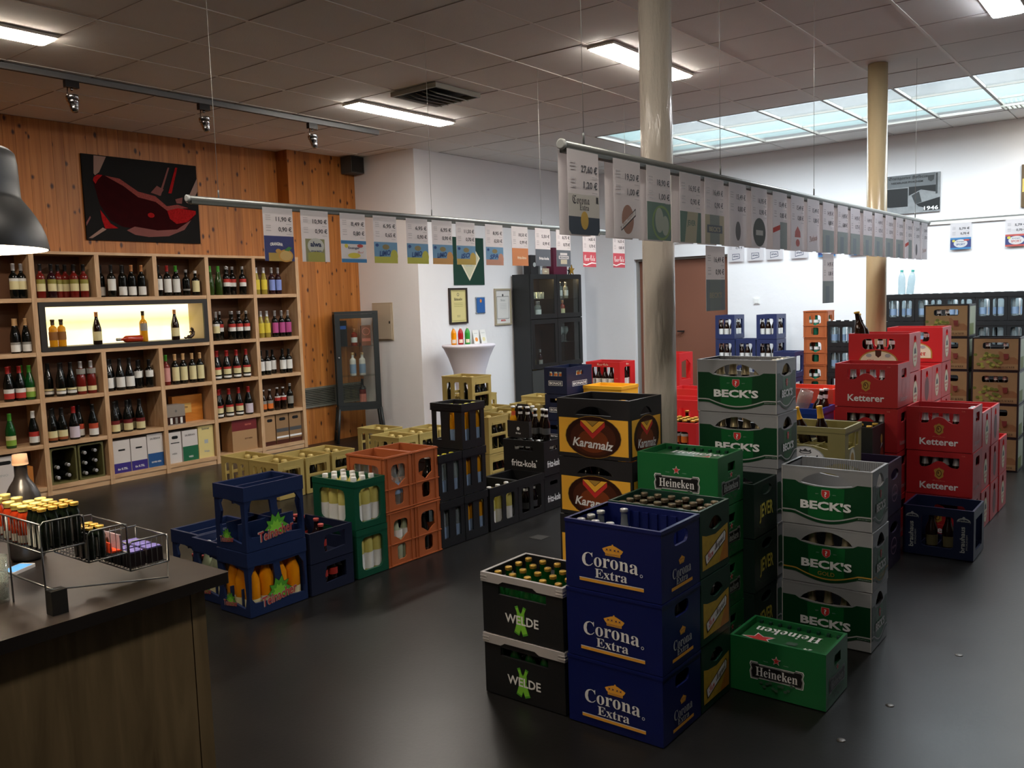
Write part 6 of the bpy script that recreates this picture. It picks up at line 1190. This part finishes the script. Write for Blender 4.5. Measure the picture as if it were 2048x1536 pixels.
# rail and signs on the back wall
wr = thing('wall_sign_rail', (0, YB-.001, 2.30), 'white sign rail running along the back wall', 'sign rail')
obj('profile', MB().box(-5.6, 1.5, -.02, 0, 0, .05, mat('rail_white', '#d5d3d0', .45)).box(-5.6, 1.5, -.024, -.02, .036, .05, alu), wr)
for k, (x, kd) in enumerate(((-4.69, 'alwaw'), (-4.43, 'alwaw'), (-4.18, 'alwaw'), (-3.86, 'alwaw'), (-3.52, 'sportb'), (-3.15, 'sportb'), (-2.75, 'sportr'), (-2.04, 'sportb'), (-1.495, 'sportr'))):
    sign((x, YB-.028, 2.298), 'x', '5,79 €', '0,70 €', kd, '%s price sign along the back wall rail from the door' % NUM[k], 'price signs on the back wall', False, wd=.212)
# ------------------------------------------------------------------ metal display cabinet
dm = mat('cabinet_gunmetal', '#33383a', .45, .4); cg_ = glassy('cabinet_glass', '#f2f6f5', .008, .02, mx=.16)
gc = thing('metal_display_cabinet', (-7.74, 7.02, 0), 'gunmetal glass display cabinet on splayed legs by the pine wall', 'display cabinet', rz=math.radians(54))
GC = lambda u, v, z: (-7.74+u*math.cos(math.radians(54))-v*math.sin(math.radians(54)), 7.02+u*math.sin(math.radians(54))+v*math.cos(math.radians(54)), z)
w2, d2, zb, zt = .25, .135, .40, 1.53
for sx in (-1, 1):
    for sy in (-1, 1):
        q = MB(); q.tube([(sx*(w2+.03), sy*(d2+.02), 0), (sx*(w2-.01), sy*(d2-.01), zb)], .018, dm, 6); obj('leg', q, gc)
obj('lower_brace', MB().tube([(-w2-.02, -d2, .12), (-w2-.02, d2, .12)], .01, dm).tube([(w2+.02, -d2, .12), (w2+.02, d2, .12)], .01, dm), gc)
obj('body_frame', MB().box(-w2, w2, -d2, d2, zb-.02, zb+.03, dm).box(-w2, w2, -d2, d2, zt-.03, zt, dm).box(-w2, -w2+.03, d2-.03, d2, zb+.03, zt-.03, dm).box(w2-.03, w2, d2-.03, d2, zb+.03, zt-.03, dm), gc)
dr = obj('door', MB().slab([(-w2, zb+.031), (w2, zb+.031), (w2, zt-.031), (-w2, zt-.031)], [[(-w2+.06, zb+.07), (w2-.06, zb+.07), (w2-.06, zt-.08), (-w2+.06, zt-.08)]], lambda u, v, o: (u, -d2-o, v), .03, dm), gc)
obj('door_glass', MB().box(-w2+.06, w2-.06, -d2+.012, -d2+.016, zb+.07, zt-.08, cg_), dr); obj('knob', MB().lathe([(.004, 0), (.004, .012), (.01, .016), (.008, .024), (.001, .025)], 10, cp_silver), dr, (-w2+.03, -d2, 1.0), (math.pi/2, 0, 0))
obj('side_glass', MB().box(-w2+.004, -w2+.008, -d2+.03, d2-.03, zb+.03, zt-.03, cg_), gc); obj('side_glass', MB().box(w2-.008, w2-.004, -d2+.03, d2-.03, zb+.03, zt-.03, cg_), gc)
for z in (.77, 1.12): obj('glass_shelf', MB().box(-w2+.012, w2-.012, -d2+.025, d2-.02, z, z+.006, cg_), gc)
bottle_type('whisky_white', 'square', .27, .038, mat('bottle_white', '#d6d2cc', .3), (.9, cp_cork, 1.05, 0), [(.1, .5, p_sky)], face=FC, seg=10); bottle_type('whisky', 'square', .2, .036, g_amber, (.82, cp_copper, 1.1, 0), [(.2, .5, p_white)], face=FC); bottle_type('rose_tall', 'bord', .30, .04, mat('glass_blush', '#6e2a2a', .15), (.6, cp_black, 1.05, 0), [(.05, .42, mat('paper_blush', '#c9776a', .6))], face=FC, spread=120)
bottle('whisky_white', GC(-.05, .0, .7765), 'white spirit bottle with blue figure on the cabinet glass shelf, first', 'white spirit bottles', 'spirits_bottle'); bottle('whisky_white', GC(.06, .0, .7765), 'white spirit bottle with blue figure on the cabinet glass shelf, second', 'white spirit bottles', 'spirits_bottle')
bottle('whisky', GC(-.02, 0, 1.1265), 'amber spirit bottle on the top shelf of the metal cabinet', None, 'spirits_bottle'); bottle('rose_tall', GC(.05, 0, zb+.0305), 'tall rose bottle standing at the bottom of the metal cabinet', None)
t = thing('gift_carton', GC(.115, 0, 1.1265), 'copper brown gift carton on the top shelf of the metal cabinet', 'box', rz=math.radians(54)); obj('box', MB().box(-.055, .055, -.05, .05, 0, .235, mat('carton_copper', '#8a5038', .5, var=.1, vscale=10)), t); q = MB(); decals(q, [('slab', ell(0, .165, .045, .045), [ell(0, .165, .038, .038)], k_pink), ('rect', -.05, .05, .05, .085, k_pink)], lambda u, v, o: (u, -.05-o, v)); obj('print', q, t)
t = thing('gift_carton', GC(-.15, 0, 1.1265), 'tall black gift carton on the top shelf of the metal cabinet', 'box', rz=math.radians(54)); obj('box', MB().box(-.045, .045, -.045, .045, 0, .3, mat('carton_black', '#15161c', .4)), t); obj('print', MB().box(-.035, .035, -.0458, -.0452, .2, .24, k_blue), t)
# ------------------------------------------------------------------ white standing table
tb = thing('standing_table', (-6.60, 7.72, 0), 'round standing table under a white stretch cover', 'table')
wc = mat('stretch_white', '#dcd8e2', .75)
obj('cover', MB().lathe([(.30, 0), (.27, .06), (.22, .2), (.17, .45), (.165, .6), (.19, .8), (.24, .95), (.29, 1.06), (.31, 1.085), (.312, 1.1), (.305, 1.106), (.0, 1.107)], 40, wc, cap=False), tb); obj('foot', MB().lathe([(.29, 0), (.29, .01), (.0, .011)], 24, dm, cap=False), tb)
for k, (c1, c2, nm) in enumerate((('#e0891c', '#d8a43a', 'orange'), ('#a81c22', '#b03a3a', 'red'), ('#2f9a3a', '#4fa84a', 'green'))):
    bottle_type('jb%d' % k, 'pet', .2, .032, mat('juice_%s' % nm, c1, .25), (.93, cp_white, 1.2, 0), [(.1, .3, mat('juice_print_%s' % nm, '#e6d9c8', .5))], face=FC, spread=40)
    bottle('jb%d' % k, (-6.72+.04*k, 7.60+.075*k, 1.1075), '%s plastic juice bottle on the white standing table' % nm, 'juice bottles on the standing table', 'juice_bottle')
for k in range(2):
    t = thing('leaflet_stand', (-6.60+.02*k, 7.84+.11*k, 1.1075), ['white leaflet with orange fruit picture on the standing table', 'white leaflet with pale picture on the standing table'][k], 'leaflet'); q = MB(); q.add([(.03, -.05, 0), (.03, .05, 0), (0, .05, .16), (0, -.05, .16), (-.02, -.05, 0), (-.02, .05, 0)], [(0, 1, 2, 3), (4, 3, 2, 5)], mat('leaflet_white', '#d8d8d4', .6)); obj('card', q, t)
    q = MB(); decals(q, [('ell', 0, .05, .026, .024, k_orange if k == 0 else p_cream), ('rect', -.03, .12, .03, .125, k_grey)], lambda u, v, o: (.0305+o-.1875*v, u, v)); obj('print', q, t)
# ------------------------------------------------------------------ black glass cabinet in the corner
bc_ = mat('cabinet_black', '#1d1f20', .4); X1 = -6.75; Y0, Y1 = 9.14, 10.34
kc = thing('black_glass_cabinet', (X1, Y0, 0), 'tall black cabinet with four glass doors in the corner', 'cabinet'); Dp = .275; Lc = Y1-Y0
obj('carcass', MB().box(-Dp, 0, 0, .03, 0, 1.93, bc_).box(-Dp, 0, Lc-.03, Lc, 0, 1.93, bc_).box(-Dp, 0, .03, Lc-.03, 1.90, 1.93, bc_).box(-Dp, 0, .03, Lc-.03, .0, .68, bc_).box(-Dp, -Dp+.01, .03, Lc-.03, .68, 1.90, mat('cabinet_back', '#1a1614', .6)).box(-Dp, -.02, .6-.012, .6+.012, .68, 1.9, bc_).box(-Dp, -.02, .03, Lc-.03, 1.325, 1.355, bc_), kc)
for i in range(2):
    obj('drawer_front', MB().box(.001, .018, .005+.6*i, .595+.6*i, .02, .67, mat('drawer_slate', '#3c3e3d', .5)), kc)
    for (za, zb_) in ((.69, 1.335), (1.345, 1.925)):
        dd = obj('door', MB().slab([(.004+.6*i, za), (.597+.6*i, za), (.597+.6*i, zb_), (.004+.6*i, zb_)], [[(.07+.6*i, za+.06), (.53+.6*i, za+.06), (.53+.6*i, zb_-.06), (.07+.6*i, zb_-.06)]], lambda u, v, o: (.019+o, u, v), .018, bc_), kc)
        obj('door_glass', MB().box(.008, .011, .07+.6*i, .53+.6*i, za+.06, zb_-.06, cg_), dd)
for z in (1.6, 1.0):
    for i in range(2):
        if z == 1.0 and i == 0: continue
        obj('glass_shelf', MB().box(-Dp+.012, -.02, .04+.585*i, .585+.575*i, z, z+.006, cg_), kc)
# warm strip lights under the cabinet top: part of the cabinet
for i in range(2): obj('cabinet_lamp', MB().box(-.16, -.1, .25+.6*i, .35+.6*i, 1.885, 1.899, mat('cabinet_glow', '#ffd79a', .5, emit=45)), kc)
bottle_type('liqueur', 'square', .22, .035, g_clear, (.85, cp_silver, 1.1, 0), [(.15, .5, p_white)], face=0); bottle_type('liqueur_g', 'bord', .27, .036, mat('glass_honey', '#a8862a', .12), (.85, cp_white, 1.1, 0), [(.15, .45, p_yel)], face=0); bottle_type('liqueur_p', 'bord', .25, .034, g_plum, (.85, cp_silver, 1.1, 0), [(.15, .45, p_grey)], face=0); bottle_type('liqueur_a', 'square', .22, .035, g_amber, (.85, cp_copper, 1.1, 0), [(.15, .5, p_cream)], face=0)
UD = 'upper'; cabl = lambda a, b_: '%s in the black cabinet, %s' % (a, b_)
for k, yy in enumerate((9.22, 9.32, 9.43, 9.54)): bottle('liqueur', (X1-.1-.05*(k % 2), yy, 1.3555), cabl(NUM[k]+' clear spirit bottle', 'first upper door'), 'spirit bottles in the black cabinet', 'spirits_bottle')
for k, yy in enumerate((9.80, 9.92, 10.03)): bottle('liqueur_a', (X1-.1, yy, 1.3555), cabl(NUM[k]+' amber spirit bottle', 'second upper door'), 'spirit bottles in the black cabinet', 'spirits_bottle')
for k, yy in enumerate((9.85, 9.98, 10.12)): bottle('liqueur', (X1-.1, yy, 1.6065), cabl(NUM[k]+' clear spirit bottle', 'second upper door shelf'), 'spirit bottles in the black cabinet', 'spirits_bottle')
for k, yy in enumerate((9.24, 9.34, 9.5)): bottle(('liqueur_g', 'liqueur_g', 'liqueur_p')[k], (X1-.12, yy, .6805), cabl(('first honey coloured bottle', 'second honey coloured bottle', 'plum coloured bottle')[k], 'first lower door'), 'bottles behind the lower glass door', 'spirits_bottle')
wg = MB().lathe([(.032, 0), (.03, .002), (.004, .006), (.004, .09), (.02, .105), (.04, .14), (.041, .17), (.032, .21), (.031, .21), (.04, .17), (.038, .14), (.0, .1)], 16, g_clear, cap=False).mesh('wine_glass')
for k, (yy, z) in enumerate(((9.80, .6805), (9.93, .6805), (9.85, 1.0065), (10.0, 1.0065), (10.12, 1.0065))):
    tag(obj('wine_glass', wg, None, (X1-.12, yy, z)), cabl(NUM[k]+' stemmed wine glass', 'second lower door'), 'glass', 'wine glasses in the black cabinet')
tg_ = MB().lathe([(.028, 0), (.03, .09), (.029, .09), (.027, .004), (0, .004)], 14, g_clear, cap=False).mesh('tumbler')
for k in range(6): tag(obj('tumbler', tg_, None, (X1-.1, 9.23+.065*k, 1.6065)), cabl(NUM[k]+' clear tumbler glass', 'first upper door shelf'), 'glass', 'tumblers in the black cabinet')
# boxes on top of the cabinet
for k, (yy, w_, h_, c_, nm) in enumerate(((9.35, .16, .25, '#1a1a1c', 'black patterned spirits tin'), (9.60, .16, .08, '#b8a48c', 'flat beige carton'), (9.95, .32, .36, '#5c1230', 'large crimson gift carton'), (9.5, .05, .14, '#9aa0a4', 'slim grey box'))):
    t = thing('gift_carton', (X1-.12, yy, 1.9305), '%s on top of the black glass cabinet' % nm, 'box'); obj('box', MB().box(-.06, .06, -w_/2, w_/2, 0, h_, mat('topbox%d' % k, c_, .5, var=.2, vscale=14)), t); q = MB(); decals(q, [('ell', 0, h_*.5, w_*.2, h_*.12, [k_grey, k_cream, k_red, k_white][k])], lambda u, v, o: (.06+o, u, v)); obj('print', q, t)
tag(obj('gold_star', MB().slab(star(0, .06, .075), [], lambda u, v, o: (o, u, v), .012, mat('star_gold', '#b58a2a', .35, .5)), None, (X1-.04, 10.2, 1.9305)), 'gold star ornament on the black glass cabinet', 'ornament'); tag(obj('dark_star', MB().slab(star(0, .05, .06), [], lambda u, v, o: (o, u, v), .012, mat('star_dark', '#2e2c2a', .4, .5)), None, (X1-.12, 10.27, 1.9305)), 'dark star ornament on the black glass cabinet', 'ornament')
# ------------------------------------------------------------------ counter
ctop = mat('counter_slate', '#241f1d', .38, var=.35, vscale=5)
cw = wood('counter_wood', '#6d5c40', '#7d6a4b', '#8c7857', (6, 6, .6), 3., .5, (2.2, (1, 2, .5), '#5d4c34'))
ct = thing('shop_counter', (-2.4, .4, 0), 'shop counter with dark slate top and greyed wood front', 'counter')
q = MB(); q.slab(rrect(-.42, -1.4, .442, .897, .006), [], lambda u, v, o: (u, v, .92+o), .03, ctop); obj('worktop', q, ct)
obj('front_panel', MB().box(.36, .41, -1.4, .80, 0, .889, cw), ct); obj('end_panel', MB().box(-.38, .41, .803, .842, 0, .889, cw), ct); obj('joint_strip', MB().box(.35, .402, .80, .803, 0, .889, mat('joint_dark', '#3a2a18', .7)), ct)
# wire rack with three stepped baskets
wm = mat('wire_grey', '#6f7173', .35, .7)
rk = thing('wire_rack', (-2.03, 1.02, .92), 'stepped grey wire rack with three baskets on the counter', 'rack')
BXS = (-.36, -.17, -.15)
BX = -.36
for k, (ya, yb, za, zb_) in enumerate(((.868, .966, 1.066, 1.135), (.972, 1.068, 1.017, 1.09), (1.071, 1.173, .970, 1.041))):
    BX = BXS[k]; a, b_ = ya-1.02, yb-1.02; z0_, z1_ = za-.92, zb_-.92; q = MB()
    q.tube([(0, a, z0_), (0, a, z1_-.008), (0, a+.008, z1_), (0, b_-.008, z1_), (0, b_, z1_-.008), (0, b_, z0_)], .0022, wm); q.tube([(0, a, z0_), (0, b_, z0_)], .002, wm)
    for yy in (a, b_): q.tube([(0, yy, z1_-.004), (BX, yy, z1_-.004)], .0022, wm); q.tube([(0, yy, z0_), (BX, yy, z0_)], .0018, wm)
    q.tube([(BX, a, z0_), (BX, a, z1_), (BX, b_, z1_), (BX, b_, z0_)], .0022, wm)
    for j in range(1, 7): yy = a+(b_-a)*j/7; q.tube([(0, yy, z1_), (0, yy, z0_), (BX, yy, z0_)], .0009, wm, 5)
    nb = round(-BX/.015)
    for j in range(1, nb): xx = BX*j/nb; q.tube([(xx, a, z1_-.004), (xx, a, z0_), (xx, b_, z0_)], .0009, wm, 5)
    obj('basket', q, rk)
BX = -.17; q = MB(); q.tube([(0, -.153, .21), (0, -.15, .06), (0, -.13, .056), (0, .148, .008), (0, .152, .12)], .0022, wm); q.tube([(0, -.135, .057), (-.36, -.135, .057)], .0024, wm); q.tube([(BX, -.153, .21), (BX, -.152, .0)], .0022, wm); q.tube([(BX+.02, .152, .003), (BX+.02, .152, .12)], .0022, wm); obj('stand', q, rk)
obj('foot_block', MB().box(-.014, .016, -.146, -.11, 0, .056, mat('foot_black', '#131313', .6)), rk)
bottle_type('mini_dark', 'mini', .096, .0118, mat('glass_forest', '#10180f', .15, spec=.6), (.93, cp_gold, 1.05, 0), [(.06, .66, p_white)], face=math.radians(-100), spread=45, seg=12)
bottle_type('mini_amber', 'mini', .1, .0155, g_amber, (.86, mat('cap_straw', '#cdbb6a', .35, .3), 1.1, 0), [(.05, .25, p_grey)], face=FC, seg=14)
for i in range(4):
    for j in range(3): bottle('mini_dark', (-2.045-.0255*j, .882+.0245*i, 1.0682), 'miniature dark bottle with gold lid, highest wire basket, row %s, place %s' % (NUM[j], NUM[i]), 'miniature bottles in the highest basket', 'miniature_bottle')
for i in range(3):
    for j in range(2): bottle('mini_amber', (-2.145-.036*j-.008*i, .885+.031*i, 1.0682), 'amber miniature bottle with straw coloured lid, highest basket, row %s, place %s' % (NUM[j], NUM[i]), 'amber miniature bottles', 'miniature_bottle', hs=.9)
for j in range(5): bottle('mini_amber', (-2.225-.034*j, .886+.033*(j % 2), 1.0682), '%s amber miniature bottle farther back in the highest basket' % NUM[j], 'amber miniature bottles', 'miniature_bottle', hs=.9)
for i in range(2):
    for j in range(3): bottle('mini_dark', (-2.046-.026*j, .985+.026*i, 1.0195), 'miniature dark bottle with gold lid, middle wire basket, row %s, place %s' % (NUM[j], NUM[i]), 'miniature bottles in the middle basket', 'miniature_bottle', hs=.8)
t = thing('sweets_box', (-2.14, 1.050, 1.0195), 'orange and grey open sweets box in the middle basket', 'box'); obj('tray', MB().box(-.08, .09, -.014, .014, 0, .004, mat('tray_orange', '#e0481c', .5)).box(-.08, .09, .01, .014, .004, .04, mat('tray_mauve', '#8a7a86', .5)).box(-.08, .09, -.014, -.011, .004, .025, MATS['tray_orange']), t)
for k in range(2): tag(obj('gold_wrapped_sweet', MB().lathe([(.003, 0), (.011, .006), (.012, .014), (.006, .022), (.009, .03), (.001, .03)], 10, mat('foil_gold', '#d9982a', .25, .8)), None, (-2.11-.035*k, 1.048, 1.0245)), ['gold wrapped sweet at the front of the orange tray', 'gold wrapped sweet at the back of the orange tray'][k], 'sweet', 'gold wrapped sweets')
chm = mat('wrapper_lilac', '#7d76c4', .25, .3, var=.5, vscale=60); chd = mat('wrapper_dark', '#1c1216', .35)
for k in range(6):
    t = thing('chocolate_bar', (-2.06-.045*(k % 3), 1.097+.047*(k//3), .9725+.0), '%s wrapped chocolate bar in the lowest wire basket' % NUM[k], 'chocolate bar', 'chocolate bars in the lowest basket'); obj('bar', MB().box(-.019, .019, -.02, .02, 0, .036, chd), t); obj('wrapper_top', MB().slab(rrect(-.018, -.019, .018, .019, .004), [], lambda u, v, o: (u, v, .0395+o), .0034, chm), t)
bottle_type('stone_jug', 'jug', .29, .046, mat('stoneware', '#2e2b2a', .3, spec=.6), (.925, mat('cork_wood', '#d0a684', .6), 1.03, .006), seg=24)
bottle('stone_jug', (-2.56, 1.058, .9205), 'dark stoneware bottle with pale wooden stopper behind the wire rack', None, 'stoneware_bottle', hs=1.0)
t = thing('coaster_board', (-2.6, .78, .9205), 'dark green printed mat lying under the highest basket', 'mat'); obj('sheet', MB().box(-.2, .2, -.15, .13, 0, .006, mat('mat_green', '#2c3a2c', .6)), t); q = MB(); decals(q, [('text', 'HANSI', 'serif', .05, .05, .12, .02, k_dkgr)], XY(.006)); obj('print', q, t)
t = thing('smartphone', (-2.46, .985, .9205), 'smartphone with blue lit screen lying on the counter', 'phone', rz=.5); t.scale = (.7, .7, 1); obj('body', MB().slab(rrect(-.033, -.066, .033, .066, .009), [], lambda u, v, o: (u, v, .009+o), .009, mat('phone_white', '#c9c9cc', .3)), t); obj('screen', MB().slab(rrect(-.029, -.05, .029, .052, .002), [], lambda u, v, o: (u, v, .0096+o), .0005, mat('phone_screen', '#5f9fd8', .2, emit=.4)), t)
gl = thing('drinking_glass', (-2.235, .845, .9205), 'tall clear drinking glass at the counter edge', 'glass'); obj('glass', MB().lathe([(.027, 0), (.03, .11), (.029, .11), (.0255, .008), (0, .008)], 24, g_clear, cap=False), gl); obj('dark_drink', MB().lathe([(.0245, .009), (.0262, .04), (0, .04)], 20, mat('drink_plum', '#1c1020', .2)), gl)
bottle('mini_amber', (-2.62, .93, .9205), 'small bottle with blue lid behind the amber miniatures', None, 'miniature_bottle', hs=2.0)
# ------------------------------------------------------------------ pendant lamp over the counter
LX, LY, LZ = -2.082, .730, 1.746
pd = thing('pendant_lamp', (LX, LY, LZ), 'black bell shaped pendant lamp glowing over the counter', 'lamp')
lb = mat('lamp_black', '#191a1a', .42); li = mat('lamp_inside', '#f4f1e8', .5)
ol = [(.214, -.004), (.213, .006), (.209, .028), (.202, .048), (.193, .066), (.182, .084), (.172, .098), (.168, .104), (.166, .11), (.165, .14), (.164, .18), (.161, .2), (.153, .208), (.03, .212), (.0, .212)]
obj('shade', MB().lathe(ol, 48, lb, cap=False), pd); obj('shade_inside', MB().lathe([(r*.985 if r > 0 else 0, z-.003 if z > .02 else z+.0005) for r, z in ol], 48, li, cap=False), pd)
obj('bulb', MB().lathe([(.001, .07), (.03, .075), (.045, .1), (.04, .13), (.02, .16), (.018, .2), (.0, .2)], 20, mat('bulb_glow', '#ffe2bd', .5, emit=30), cap=False), pd)
obj('cable', MB().tube([(0, 0, .21), (0, 0, 1.0), (0, 0, CZ-LZ)], .004, blk), pd)
o = lamp('pendant_bulb_light', 'POINT', (LX, LY, LZ+.045), 11, (1, .86, .68), radius=.04)
